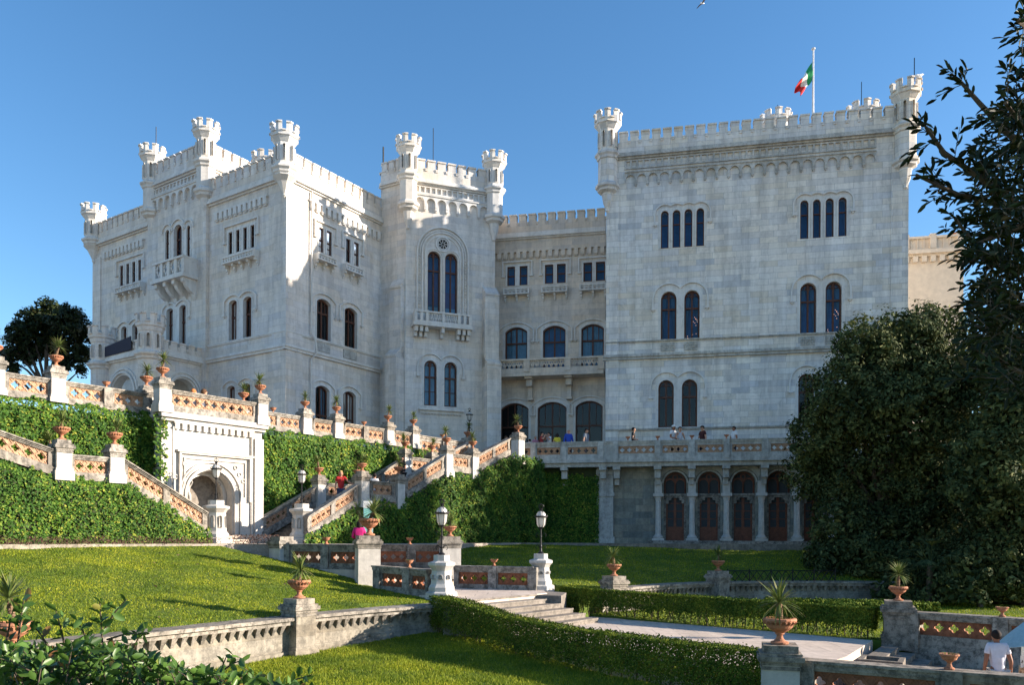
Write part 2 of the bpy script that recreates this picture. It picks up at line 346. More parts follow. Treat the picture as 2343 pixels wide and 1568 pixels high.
def fillaround(mb, F, ol, ca, cb, hz0, hz1, o=0.0):
    P = F.pt; u0, u1, z0 = ol[0][0], ol[-1][0], ol[0][1]
    if u0 > ca + 1e-4: mb.quad(P(ca, hz0, o), P(u0, hz0, o), P(u0, hz1, o), P(ca, hz1, o))
    if cb > u1 + 1e-4: mb.quad(P(u1, hz0, o), P(cb, hz0, o), P(cb, hz1, o), P(u1, hz1, o))
    if z0 > hz0 + 1e-4: mb.quad(P(u0, hz0, o), P(u1, hz0, o), P(u1, z0, o), P(u0, z0, o))
    for a, b in zip(ol[1:-2], ol[2:-1]):
        if b[0] - a[0] > 1e-5: mb.quad(P(*a, o), P(*b, o), P(b[0], hz1, o), P(a[0], hz1, o))
def reveal(mb, F, ol, o0, o1):
    P = F.pt; c = ol + [ol[0]]
    for a, b in zip(c, c[1:]): mb.quad(P(*a, o0), P(*b, o0), P(*b, o1), P(*a, o1))
def sill_top(ol, u):
    for a, b in zip(ol[1:-2], ol[2:-1]):
        if a[0] <= u <= b[0] and b[0] > a[0]: return a[1] + (b[1] - a[1]) * (u - a[0]) / (b[0] - a[0])
    return max(p[1] for p in ol)
def window(W, ops, kind='r', look='dark', hood='arch', margin=0.16, label=None, trans=0.62, mull=True, deep=0.55, trace=False, hoodr=0.38, bulbs=0, lo=None):
    """one window group: wood frames, panes, stone surround, hood mould"""
    F = W.F; O = W.o
    u0 = min(o[0] for o in ops) - margin; u1 = max(o[1] for o in ops) + margin; z0 = min(o[2] for o in ops); z1 = max(o[3] for o in ops) + margin
    W.h.append((u0, u1, z0, z1)); ops = sorted(ops)
    cuts = [u0] + [(a[1] + b[0]) / 2 for a, b in zip(ops, ops[1:])] + [u1]
    wood, sur, pane, back = MB(), MB(), MB(), MB(); cur = MB(); P = F.pt
    for i, (a, b, c, d) in enumerate(ops):
        k_ = kind[i] if isinstance(kind, (list, tuple)) else kind
        ol = outline(a, b, c, d, k_); fillaround(sur, F, ol, cuts[i], cuts[i + 1], z0, z1, O); reveal(sur, F, ol, O, O - deep)
        sur.ribbon(F, ol[::-1], -0.09, O - .01, O + .035) if margin > .1 else None
        rc = O - (.24 if b - a > .62 else .10); ww = min(.09, (b - a) * .13)
        wood.ribbon(F, ol + [ol[0]], -ww, rc - .03, rc + .04)
        if mull and b - a > .45:
            um = (a + b) / 2; wood.box(F, um - ww * .55, um + ww * .55, c, sill_top(ol, um), rc - .03, rc + .05)
        zt = c + (d - c) * trans; wood.box(F, a, b, zt - ww * .6, zt + ww * .6, rc - .03, rc + .06)
        if b - a > .9:
            for fr in (.25, .75): um = a + (b - a) * fr; wood.box(F, um - .02, um + .02, zt, sill_top(ol, um), rc - .02, rc + .03)
        if look in ('curtain', 'glassy'):
            zm = c + (zt - c) * .5; wood.box(F, a, b, zm - .02, zm + .02, rc - .02, rc + .025)
        if trace and k_ == 'r':     # small oculus over two lancets
            hw = (b - a) / 2; cc = ((a + b) / 2, d - hw * .52); rr = hw * .28
            wood.ribbon(F, [(cc[0] + rr * cos(t), cc[1] + rr * sin(t)) for t in [2 * pi * k / 10 for k in range(10)]], .035, rc - .02, rc + .045, True)
            for sgn in (-1, 1):
                uc = cc[0] + sgn * hw / 2; rl = hw / 2 - .02
                wood.ribbon(F, [(uc - rl * cos(pi * k / 6), d - hw * 1.15 + rl * sin(pi * k / 6)) for k in range(7)], .03, rc - .02, rc + .04)
        pane.poly([P(*p, rc) for p in ol])
        back.poly([P(*p, O - deep + .01) for p in ol])
        if look in ('curtain', 'drape', 'bluedrape'):
            for sgn in (-1, 1):
                ue = a if sgn < 0 else b; n = 8; wid = (b - a) * (.5 if look == 'curtain' else .42)
                for j in range(n):
                    f0, f1 = j / n, (j + 1) / n; o0 = rc - .10 - .03 * (j % 2); o1 = rc - .10 - .03 * ((j + 1) % 2)
                    bt = 1.0 if look == 'curtain' else .45
                    za = min(sill_top(ol, ue - sgn * wid * f0), sill_top(ol, ue - sgn * wid * f1)) - .02
                    zm = c + (d - c) * .35
                    cur.quad(P(ue - sgn * wid * f0 * bt, zm, o0), P(ue - sgn * wid * f1 * bt, zm, o1), P(ue - sgn * wid * f1, za, o1), P(ue - sgn * wid * f0, za, o0))
                    cur.quad(P(ue - sgn * wid * f0 * bt * .8, c, o0), P(ue - sgn * wid * f1 * bt * .8, c, o1), P(ue - sgn * wid * f1 * bt, zm, o1), P(ue - sgn * wid * f0 * bt, zm, o0))
    if hood == 'arch':
        cs = []
        for a, b, c, d in ops:
            hw = (b - a) / 2; uc = (a + b) / 2
            k_ = kind[0] if isinstance(kind, (list, tuple)) else kind
            if k_ == 's':
                W2 = hw + hoodr; rise = W2 * .42; R = (W2 * W2 + rise * rise) / (2 * rise); cs.append((uc, d + hoodr * .7 - R, R, W2))
            else: cs.append((uc, d - hw, hw + hoodr, hw + hoodr))
        ua, ub = cs[0][0] - cs[0][3], cs[-1][0] + cs[-1][3]
        path = []
        n = 18 * len(cs)
        for k in range(n + 1):
            u = ua + (ub - ua) * k / n
            if k == 0: u = ua + 1e-4
            if k == n: u = ub - 1e-4
            zz = [cz + sqrt(max(0, R * R - (u - uc) ** 2)) for uc, cz, R, w2 in cs if abs(u - uc) <= w2 + 1e-6]
            if zz: path.append((u, max(zz)))
        drop = path[0][1] - (.75 if kind == 's' else .55)
        if lo is not None: drop = lo
        path = [(ua, drop)] + path + [(ub, drop)]
        sur.ribbon(F, path, .085, O, O + .10)
        for uu in (ua, ub): sur.box(F, uu - .11, uu + .11, drop - .10, drop, O, O + .16); sur.box(F, uu - .05, uu + .05, drop - .18, drop - .10, O, O + .10)
    elif hood == 'label':
        a, b = u0 - .14, u1 + .14; zt = z1 + .14; zd = z1 - .75
        sur.ribbon(F, [(a, zd), (a, zt), (b, zt), (b, zd)], .085, O, O + .11)
        for uu in (a, b): sur.box(F, uu - .12, uu + .12, zd - .09, zd, O, O + .15)
    elif hood: hood(sur, F)
    o = wood.build('window', 'wood', castle)
    if label: o['label'] = label
    sur.build('surround', W.trim if hasattr(W, 'trim') else 'trim', o); pane.build('pane', 'glass', o)
    back.build('blind_or_dark_backing', {'dark': 'dark', 'blue': 'blue', 'violet': 'violet', 'curtain': 'curtain', 'glassy': 'blue', 'drape': 'dark', 'bluedrape': 'blue'}[look], o)  # sheet behind the glass; dark looks paint the unlit room near-black
    if bulbs:
        rb = random.Random(int(z0 * 10)); bm_ = MB(); a, b, c, d = ops[-1]
        for k in range(bulbs): p_ = P(rb.uniform(a + .12, b - .12), c + (zt - c) * rb.uniform(.04, .85), O - .34); bm_.lathe(tuple(p_), [(.003, -.02), (.02, 0), (.003, .02)], 6)
        bm_.build('chandelier_bulbs', 'bulb', o)
    if cur.v: cur.build('curtain', 'lace' if look == 'bluedrape' else 'curtain', o)
    return o
def opx(F, crop, x0, x1, yt, yb):
    u0, _ = fat(F, crop, x0, yb); u1, _ = fat(F, crop, x1, yb); um = q(crop, (x0 + x1) / 2, 0)[0]
    _, zt = fat(F, crop, (x0 + x1) / 2, yt); _, zb = fat(F, crop, (x0 + x1) / 2, yb)
    return [u0, u1, zb, zt]
def level(ops, bot=None, top=None):
    zb = sum(o[2] for o in ops) / len(ops) if bot is None else bot
    for o in ops: o[2] = zb
    if top != 'keep':
        zt = sum(o[3] for o in ops) / len(ops) if top is None else top
        for o in ops: o[3] = zt
    return ops
def battlement(F, u0, u1, spec, mat, parent=castle, back=True, frieze=True, o=0.0, merl=True, ends=(0, 0)):
    """cornice, parapet, merlons with caps, and the frieze below"""
    zc0, zc1, zp, zm = spec
    mb = MB(); th = .42; e0, e1 = ends
    mb.box(F, u0 - e0, u1 + e1, zc0, zc0 + .10, o - .3, o + .12); mb.box(F, u0 - e0, u1 + e1, zc0 + .10, zc0 + .22, o - .3, o + .26); mb.box(F, u0 - e0, u1 + e1, zc0 + .22, zc1, o - .3, o + .18)
    mb.build('cornice', 'trimg' if mat == 'keep' else 'trim', parent)
    mb = MB(); mb.box(F, u0, u1, zc1, zp, o + .08 - th, o + .08)
    if merl:
        n = max(1, round((u1 - u0) / .64)); p = (u1 - u0) / n; g = .17
        for k in range(n):
            a = u0 + p * k + g / 2; b = a + p - g
            mb.box(F, a, b, zp, zm - .09, o + .08 - th, o + .08); mb.box(F, a - .025, b + .025, zm - .09, zm, o + .05 - th, o + .135)
            mb.box(F, b - .0, b + g, zp, zp + .07, o + .06 - th, o + .14); 
            mb.box(F, b + .01, b + g - .01, zp - .10, zp, o + .08, o + .13)
    mb.build('battlement', mat, parent)
def dentils(F, u0, u1, z0, z1, mat='trim', o=0.0, pitch=.44):
    mb = MB(); n = round((u1 - u0) / pitch); p = (u1 - u0) / n
    mb.box(F, u0, u1, z1 - .10, z1, o, o + .15)
    for k in range(n): mb.box(F, u0 + p * (k + .19), u0 + p * (k + .81), z0, z1 - .10, o, o + .15); mb.box(F, u0 + p * (k + .25), u0 + p * (k + .75), z0 - .08, z0, o, o + .10)
    mb.build('dentil_frieze', mat, castle)
def arcade_frieze(F, u0, u1, z0, z1, zc0, zc1, mat='trim', o=0.0, pitch=.66, relief=.17):
    mb = MB(); n = round((u1 - u0) / pitch); p = (u1 - u0) / n
    for k in range(n):
        a = u0 + p * k; ol = outline(a + .07, a + p - .07, z0 + .16, z1 - .12, 'r', 8)
        fillaround(mb, F, ol, a, a + p, z0 + .16, z1, o + relief); P = F.pt
        for s_, t_ in zip(ol, ol[1:]): mb.quad(P(*s_, o + relief), P(*t_, o + relief), P(*t_, o), P(*s_, o))
        if k: mb.box(F, a - .07, a + .07, z0, z0 + .16, o, o + relief - .02); mb.box(F, a - .04, a + .04, z0 - .08, z0, o, o + .09)
    mb.box(F, u0, u1, z1, z1 + .07, o, o + relief + .06)
    mb.build('arch_frieze', mat, castle)
    mb = MB(); n = round((u1 - u0) / .36); p = (u1 - u0) / n   # coffer band
    mb.box(F, u0, u1, zc0 - .02, zc0 + .06, o, o + .10); mb.box(F, u0, u1, zc1 - .05, zc1, o, o + .10)
    for k in range(n + 1): a = min(max(u0 + p * k, u0 + .05), u1 - .05); mb.box(F, a - .05, a + .05, zc0 + .06, zc1 - .05, o, o + .09)
    mb.build('coffer_frieze', mat, castle)
def turret(c, ztop, zring, zlow, ztip, mat='trim', parent=castle, r=.56, lower=True, name='turret', rc=None):
    """octagonal corner turret: tapering foot, ring, slotted shaft, flaring crown with merlons"""
    rc = rc or r * 1.5; mb = MB(); C = (c[0], c[1], 0); a0 = pi / 8 + .25; hcr = .80
    pr = []
    if lower: pr += [(.03, ztip), (.13, ztip + .10), (.10, ztip + .18), (r * .45, ztip + .55), (r * .62, zlow - .30), (r * 1.05, zlow - .18), (r * 1.08, zlow - .05), (r * 1.3, zlow + .02), (r * 1.3, zlow + .17), (r * 1.0, zlow + .32)]
    else: pr += [(r, ztip)]
    pr += [(r * 1.0, zring - .28), (r * 1.15, zring - .22), (r * 1.18, zring - .10), (r * 1.38, zring), (r * 1.38, zring + .10), (r * 1.08, zring + .20), (r * 1.02, zring + .28)]
    zs0 = zring + .28; zs1 = ztop - hcr - .22
    mb.lathe(C, pr, 8, a0)
    R = r * .97; ri = R * .80
    mb.lathe(C, [(ri, zs0 - .05), (ri, zs1 + .1)], 8, a0)
    for k in range(8):
        a = a0 + 2 * pi * k / 8; b = a0 + 2 * pi * (k + 1) / 8
        F = Frame((c[0] + R * cos(a), c[1] + R * sin(a)), (c[0] + R * cos(b), c[1] + R * sin(b)))
        if zs1 - zs0 > .7:
            ol = outline(F.L * .34, F.L * .66, zs0 + .16, zs1 - .14, 'r', 6); fillaround(mb, F, ol, 0, F.L, zs0, zs1)
            P = F.pt
            for s_, t_ in zip(ol, ol[1:] + ol[:1]): mb.quad(P(*s_, 0), P(*t_, 0), P(*t_, .11), P(*s_, .11))
        else: mb.quad(F.pt(0, zs0), F.pt(F.L, zs0), F.pt(F.L, zs1), F.pt(0, zs1))
    mb.lathe(C, [(R, zs1 - .001), (R * 1.08, zs1 + .05), (rc * .86, zs1 + .26), (rc * .95, zs1 + .31), (rc * .95, zs1 + .50), (rc * .76, zs1 + .50), (rc * .7, zs1 + .3)], 8, a0)
    o = mb.build(name, mat, parent)
    mb = MB(); zt0 = zs1 + .50; R2 = rc * .95
    for k in range(8):
        a = a0 + 2 * pi * k / 8; b = a + 2 * pi / 8; p0 = (c[0] + R2 * cos(a), c[1] + R2 * sin(a)); p1 = (c[0] + R2 * cos(b), c[1] + R2 * sin(b))
        F = Frame(p1, p0); g = F.L * .36     # outward o is away from the centre
        if (F.pt(F.L / 2, 0, 1).xy - Vector(c)).length < (F.pt(F.L / 2, 0, 0).xy - Vector(c)).length: F = Frame(p0, p1)
        for e0, e1 in ((0, F.L / 2 - g / 2), (F.L / 2 + g / 2, F.L)):
            mb.box(F, e0, e1, zt0 - .02, ztop - .08, -.16, 0.0); mb.box(F, e0, e1, ztop - .08, ztop, -.19, .07)
        mb.box(F, F.L / 2 - g / 2, F.L / 2 + g / 2, zt0 - .01, zt0 + .06, -.19, .09)
    mb.build('crown', mat, o)
    return o
def balconette(F, u0, u1, z0, z1, nb=2, mat='trim', o=0.0, parent=castle):
    mb = MB(); dp = .42
    mb.box(F, u0, u1, z0, z0 + .09, o, o + dp + .04); mb.box(F, u0, u1, z1 - .08, z1, o, o + dp + .03)
    n = nb * 3
    for k in range(nb + 1): u = u0 + .05 + (u1 - u0 - .1) * k / nb; mb.box(F, u - .05, u + .05, z0 + .09, z1 - .08, o + dp - .10, o + dp + .01)
    for k in range(n + 1):
        u = u0 + .05 + (u1 - u0 - .1) * k / n; mb.box(F, u - .035, u + .035, z0 + .09, z1 - .08, o + dp - .07, o + dp - .015)
    for k in range(n):   # crossed tracery bars
        ua = u0 + .05 + (u1 - u0 - .1) * k / n; ub = u0 + .05 + (u1 - u0 - .1) * (k + 1) / n
        for a, b in (((ua, z0 + .09), (ub, z1 - .08)), ((ua, z1 - .08), (ub, z0 + .09))): mb.ribbon(F, [a, b], .05, o + dp - .06, o + dp - .02)
    mb.box(F, u0 - .001, u0 + .06, z0 + .09, z1 - .08, o, o + dp - .02); mb.box(F, u1 - .06, u1 + .001, z0 + .09, z1 - .08, o, o + dp - .02)
    for k in range(nb + 1):
        u = u0 + .09 + (u1 - u0 - .18) * k / nb
        mb.box(F, u - .07, u + .07, z0 - .16, z0, o, o + .30); mb.box(F, u - .06, u + .06, z0 - .34, z0 - .16, o, o + .16); mb.box(F, u - .04, u + .04, z0 - .44, z0 - .34, o, o + .08)
    return mb.build('window_balcony', mat, parent)
def string(F, u0, u1, z, h=.16, pr=.16, mat='trim', o=0.0, steps=2, e=(0, 0)):
    mb = MB()
    for k in range(steps): mb.box(F, u0 - e[0], u1 + e[1], z - h * (k + 1) / steps, z - h * k / steps, o - .02, o + pr * (1 - .35 * k))
    mb.build('string_course', mat, castle)
LO = (19.95, 20.38, 21.0, 21.62); HI = (22.26, 22.62, 23.25, 23.88)
# --- left wing, long front
uBa, _ = LF.uz(345, 600); uBb, _ = LF.uz(478, 600); BO = .22
WL = Wall(LF, 0, uBa, T - .3, 20.1, 'white'); WB = Wall(LF, uBa, uBb, T - .3, 22.3, 'white', BO); WR = Wall(LF, uBb, LF.L, T - .3, 20.1, 'white')
window(WL, level([opx(LF, 'A', a, b, t, 1750) for a, b, t in ((428, 460, 1482), (485, 512, 1464), (538, 568, 1446), (592, 620, 1430))], bot=fat(LF, 'B', 530, 198)[1]), '-', 'dark', 'label', .18, mull=False, trans=.5)
window(WB, level([opx(LF, 'A', 868, 902, 1170, 1440), opx(LF, 'A', 943, 1016, 1122, 1440), opx(LF, 'A', 1058, 1092, 1130, 1440)], bot=fat(LF, 'A', 980, 1440)[1], top='keep'), 'r', 'glassy', None, .2, label='triple round-arched window over the big balcony')
mb = MB()
for a, b, t in ((868, 902, 1170), (943, 1016, 1122), (1058, 1092, 1130)):
    o_ = opx(LF, 'A', a, b, t, 1440); hw = (o_[1] - o_[0]) / 2; uc = (o_[0] + o_[1]) / 2; R = hw + .30
    mb.ribbon(LF, [(uc - R * cos(pi * k / 12), o_[3] - hw + R * sin(pi * k / 12)) for k in range(13)], .08, BO, BO + .10)
mb.build('hood_mould', 'trim', castle)
window(WR, level([opx(LF, 'A', a, b, t, 1345) for a, b, t in ((1408, 1442, 1182), (1475, 1508, 1160), (1540, 1574, 1136), (1606, 1641, 1112))]), '-', 'dark', 'label', .18, mull=False, trans=.5)
window(WL, level([opx(LF, 'B', 440, 490, 590, 760), opx(LF, 'B', 540, 590, 570, 750)]), 's', 'dark', 'arch', .14)
window(WB, level([opx(LF, 'B', 877, 936, 438, 800), opx(LF, 'B', 993, 1052, 405, 790)]), 's', 'dark', 'arch', .14)
window(WR, level([opx(LF, 'B', 1410, 1482, 355, 742), opx(LF, 'B', 1540, 1615, 322, 715)]), 's', 'dark', 'arch', .14)
window(WR, level([opx(LF, 'B', 1395, 1465, 1128, 1400), opx(LF, 'B', 1530, 1605, 1105, 1400)], bot=T + .3), 's', 'drape', 'arch', .14)
def box_px(F, crop, x0, x1, yt, yb, o=0.0):   # wall rectangle from two corners (left x, right x), o in front of the wall
    if o: F = Frame(F.xy(0, o), F.xy(F.L, o))
    u0, _ = fat(F, crop, x0, yb); u1, _ = fat(F, crop, x1, yb); xm = (x0 + x1) / 2
    return u0, u1, fat(F, crop, xm, yb)[1], fat(F, crop, xm, yt)[1]
balconette(LF, *box_px(LF, 'B', 378, 606, 213, 266, .42), 4)
balconette(LF, *box_px(LF, 'A', 1345, 1632, 1368, 1430, .42), 4)
# big balcony with four scrolled brackets
u0, u1, z0, z1 = box_px(LF, 'B', 725, 1000, -15, 150, 1.15); mb = MB()
mb.box(LF, u0 - .12, u1 + .12, z0 - .18, z0, 0, 1.28); mb.box(LF, u0, u1, z0, z0 + .14, 0, 1.15); mb.box(LF, u0 - .03, u1 + .03, z1 - .12, z1, .9, 1.2)
for a, b in ((u0, u0 + .12), (u1 - .12, u1)): mb.box(LF, a, b, z1 - .12, z1, BO, .9); mb.box(LF, a + .02, b - .02, z0 + .14, z1 - .12, BO, 1.0)
nn = 4
for k in range(nn + 1): u = u0 + .11 + (u1 - u0 - .22) * k / nn; mb.box(LF, u - .13, u + .13, z0 + .14, z1 - .12, .95, 1.15)
for k in range(nn * 2):
    a = u0 + .1 + (u1 - u0 - .2) * k / (nn * 2); b = a + (u1 - u0 - .2) / (nn * 2)
    for s_ in (((a, z0 + .14), (b, z1 - .12)), ((a, z1 - .12), (b, z0 + .14))): mb.ribbon(LF, s_, .07, 1.0, 1.07)
bal = mb.build('balcony', 'trim', castle)
for k in range(4):
    mb = MB(); u = u0 + .2 + (u1 - u0 - .4) * k / 3; prof = [(0, 0), (1.1, 0), (1.1, -.25), (.95, -.32), (.85, -.5), (.62, -.72), (.38, -.85), (.30, -1.05), (.12, -1.3), (0, -1.35)]
    P = LF.pt
    mb.poly([P(u - .14, z0 - .18 + z_, o_ + .02) for o_, z_ in prof]); mb.poly([P(u + .14, z0 - .18 + z_, o_ + .02) for o_, z_ in prof])
    for (a, b), (c, d) in zip(prof, prof[1:]): mb.quad(P(u - .14, z0 - .18 + b, a + .02), P(u + .14, z0 - .18 + b, a + .02), P(u + .14, z0 - .18 + d, c + .02), P(u - .14, z0 - .18 + d, c + .02))
    mb.build('bracket', 'trim', bal)
WL.build(); WB.build(); WR.build()
string(LF, uBb, LF.L + .16, 10.75, .30, .22); string(LF, uBb, LF.L + .08, 11.55, .14, .10)
string(LF, 0, uBa, 10.75, .30, .22)
def strip(F, a, b, z0, z1, o0, o1, mat, name='corner_strip'): m_ = MB(); m_.box(F, a, b, z0, z1, o0, o1); return m_.build(name, mat, castle)
strip(LF, LF.L - 1.1, LF.L + .07, T - .3, 19.2, -.02, .07, 'white'); strip(LF, -.07, .9, T - .3, 19.2, -.02, .07, 'white')
for a, b in ((uBa - .01, uBa), (uBb, uBb + .01)): strip(LF, a, b, T - .3, 22.3, -.02, BO, 'white')
battlement(LF, 0.5, uBa, LO, 'white'); battlement(LF, uBb, LF.L - .5, LO, 'white')
battlement(LF, uBa + .5, uBb - .5, HI, 'white', o=BO)
dentils(LF, 1.2, uBa - .7, 18.95, 19.45); dentils(LF, uBb + .6, LF.L - 1.5, 18.95, 19.45)
arcade_frieze(LF, uBa + .6, uBb - .6, 20.75, 21.55, 21.75, 22.15, o=BO)
bayc0 = LF.xy(uBa + .3, .1); bayc1 = LF.xy(uBb - .2, .1)
turret(bayc0, 25.05, 22.55, 20.75, 19.4); turret(bayc1, 25.05, 22.55, 20.75, 19.4)
turret(LF.xy(.1, .1), 22.85, 20.35, 99, 19.95, lower=False, r=.56)
turret(LF.xy(LF.L - .05, .12), 22.85, 20.4, 99, 19.9, lower=False)
for c in (LF.xy(.1, .1), LF.xy(LF.L - .05, .12)): mb = MB(); mb.lathe((c[0], c[1], 0), [(.03, 18.9), (.12, 19.05), (.09, 19.12), (.40, 19.75), (.66, 20.0)], 8, pi / 8 + .25); mb.build('turret_foot', 'trim', castle)
# tall bay sides and back
SB = Frame(LF.xy(uBb, BO), (LF.xy(uBb, BO)[0] + .548 * 6.5, LF.xy(uBb, BO)[1] + .837 * 6.5))
w_ = Wall(SB, 0, 6.5, 20.0, 22.3, 'white'); w_.build(); battlement(SB, .5, 6.2, HI, 'white')
mb = MB(); mb.prism([LF.xy(uBa, -.5), LF.xy(uBb - .05, -.5), LF.xy(uBb - .05, -6.5), LF.xy(uBa, -6.5)], 19.5, 22.4); mb.prism([LF.xy(uBa, BO - .02), LF.xy(uBa + .05, BO - .02), LF.xy(uBa + .05, -6.5), LF.xy(uBa, -6.5)], 19.5, 23.25)
mb.build('bay_roof', 'white', castle)
# --- left wing, right-hand face
WF = Wall(RF, 0, RF.L, T - .3, 20.1, 'white')
window(WF, level([opx(RF, 'C', 387, 431, 1142, 1360), opx(RF, 'C', 459, 505, 1170, 1385)]), '-', 'glassy', 'label', .15, mull=False, trans=.5)
window(WF, level([opx(RF, 'C', 632, 672, 1242, 1452), opx(RF, 'C', 704, 748, 1272, 1480)]), '-', 'dark', 'label', .15, mull=False, trans=.5)
for a, b, t, c in ((368, 494, 345, 733), (618, 732, 425, 803)): window(WF, [opx(RF, 'D', a, b, t, c)], 's', 'dark', 'arch', .16, trans=.68)
for a, b, t in ((355, 482, 1126), (606, 722, 1178)):
    o_ = opx(RF, 'D', a, b, t, 1400); o_[2] = T + .05; window(WF, [o_], 's', 'drape', 'arch', .16, trans=.62)
balconette(RF, *box_px(RF, 'C', 385, 556, 1390, 1450, .42), 2); balconette(RF, *box_px(RF, 'C', 638, 796, 1485, 1545, .42), 2)
WF.build()
string(RF, -.05, RF.L, 10.75, .30, .22, e=(.16, 0)); string(RF, -.05, RF.L, 11.55, .14, .10, e=(.03, 0))
battlement(RF, .5, RF.L - .02, LO, 'white'); dentils(RF, 1.6, RF.L - .1, 18.95, 19.45)
mb = MB(); mb.box(RF, -.07, 1.1, T - .3, 19.2, -.02, .07); mb.build('corner_strip', 'white', castle)
for a in (RF.uz(738, 800)[0], RF.uz(800, 800)[0]): strip(RF, a - .55, a + .55, 10.85, 11.35, .0, .06, 'trimg', 'relief_panel')
mb = MB(); up = RF.uz(709, 700)[0]
mb.tube([RF.pt(up, 19.9, .14), RF.pt(up, 11.7, .14), RF.pt(up + .15, 11.4, .30), RF.pt(up + .25, 10.6, .34), RF.pt(up, 10.2, .14), RF.pt(up, T, .14)], .05, 8); mb.build('drainpipe', 'pipe', castle)
# --- octagonal middle tower
WS = Wall(SF, 0, SF.L, T - .3, 22.3, 'white'); WS.build()
battlement(SF, .05, SF.L - .3, HI, 'white')
SK = Frame((A_RF1[0] + .1 - .548 * -5, A_RF1[1] + .837 * 5), (A_RF1[0] + .05, A_RF1[1] - .05)); Wall(SK, 0, SK.L, 19.8, 22.3, 'white').build(); battlement(SK, 0, SK.L, HI, 'white')
WA = Wall(AF, 0, AF.L, T - .3, 22.3, 'white')
bz = fat(AF, 'D', 1500, 495)[1]
big = [opx(AF, 'C', 1370, 1487, 1350, 1568), opx(AF, 'C', 1526, 1641, 1368, 1568)]; level(big, bot=bz)
uc = (big[0][0] + big[1][1]) / 2; Rh = fat(AF, 'C', 1740, 1500)[0] - uc; ztop = fat(AF, 'C', 1512, 1135)[1]
def bighood(sur, F):
    for r_, o_, w2 in ((Rh - .10, .12, .10), (Rh - .42, .09, .09), (Rh - .62, .06, .08)):
        zc = ztop - Rh
        sur.ribbon(F, [(uc - r_, bz + .1)] + [(uc - r_ * cos(pi * k / 24), zc + r_ * sin(pi * k / 24)) for k in range(25)] + [(uc + r_, bz + .1)], w2, -.02, o_)
    for k in range(44):   # bead row between the mouldings
        a = pi * (k + .5) / 44; r_ = Rh - .24; p = (uc - r_ * cos(a), ztop - Rh + r_ * sin(a)); sur.box(F, p[0] - .045, p[0] + .045, p[1] - .045, p[1] + .045, 0, .07)
    z = bz + .2
    while z < ztop - Rh: sur.box(F, uc - Rh + .19, uc - Rh + .28, z, z + .09, 0, .07); sur.box(F, uc + Rh - .28, uc + Rh - .19, z, z + .09, 0, .07); z += .19
    cz = fat(F, 'C', 1512, 1290)[1]; cu = uc
    for r_, w2, o_ in ((.50, .10, .10), (.36, .06, .07)): sur.ribbon(F, [(cu + r_ * cos(t), cz + r_ * sin(t)) for t in [2 * pi * k / 20 for k in range(20)]], w2, -.02, o_, True)
    for k in range(4):
        for s_ in (0, 1):
            a = pi / 4 * (2 * k + s_); sur.ribbon(F, [(cu + .07 * cos(a), cz + .07 * sin(a)), (cu + .36 * cos(a), cz + .36 * sin(a))], .035, -.02, .05)
    hw = Rh - .62
    for o_ in big:
        c_ = (o_[0] + o_[1]) / 2; r_ = (o_[1] - o_[0]) / 2 + .10; zz = o_[3] - (o_[1] - o_[0]) / 2
        sur.ribbon(F, [(c_ - r_, bz + .1)] + [(c_ - r_ * cos(pi * k / 12), zz + r_ * sin(pi * k / 12)) for k in range(13)] + [(c_ + r_, bz + .1)], .06, 0, .09)
bw = window(WA, big, 'r', 'blue', bighood, .2, label='tall double window with tracery and blue blinds over a balcony', trans=.70, trace=True)
mb = MB(); P = AF.pt   # roundel glass and coloured blinds
cz = fat(AF, 'C', 1512, 1290)[1]; mb.poly([P(uc + .34 * cos(2 * pi * k / 16), cz + .34 * sin(2 * pi * k / 16), .012) for k in range(16)]); mb.build('roundel_pane', 'dark', bw)
mb = MB()
for o_, f0, f1 in ((big[0], .42, .68), (big[0], .18, .40), (big[1], .15, .40)): h = o_[3] - o_[2]; mb.box(AF, o_[0] + .07, o_[1] - .07, o_[2] + h * f0, o_[2] + h * f1, -.40, -.38)
mb.build('violet_blind', 'violet', bw)
mb = MB()
for o_ in big: h = o_[3] - o_[2]; mb.box(AF, o_[0] + .07, o_[1] - .07, o_[2], o_[2] + h * .15, -.42, -.40)
mb.build('pale_blind', 'curtain', bw)
low = level([opx(AF, 'D', 1337, 1452, 898, 1303), opx(AF, 'D', 1519, 1634, 912, 1318)])
window(WA, low, 'r', 'curtain', 'arch', .16, trans=.64, trace=True, label='paired round-arched windows with pale curtains in the octagonal tower')
u0, u1, zz, _ = box_px(AF, 'D', 1285, 1690, 1300, 1340); mb = MB(); mb.box(AF, u0, u1, zz - .12, zz, 0, .30); mb.box(AF, u0 + .1, u1 - .1, zz - .30, zz - .12, 0, .12)
for k in range(14): mb.box(AF, u0 + .15 + k * (u1 - u0 - .3) / 13 - .03, u0 + .15 + k * (u1 - u0 - .3) / 13 + .03, zz - .38, zz - .30, 0, .10)
mb.build('sill', 'trim', castle)
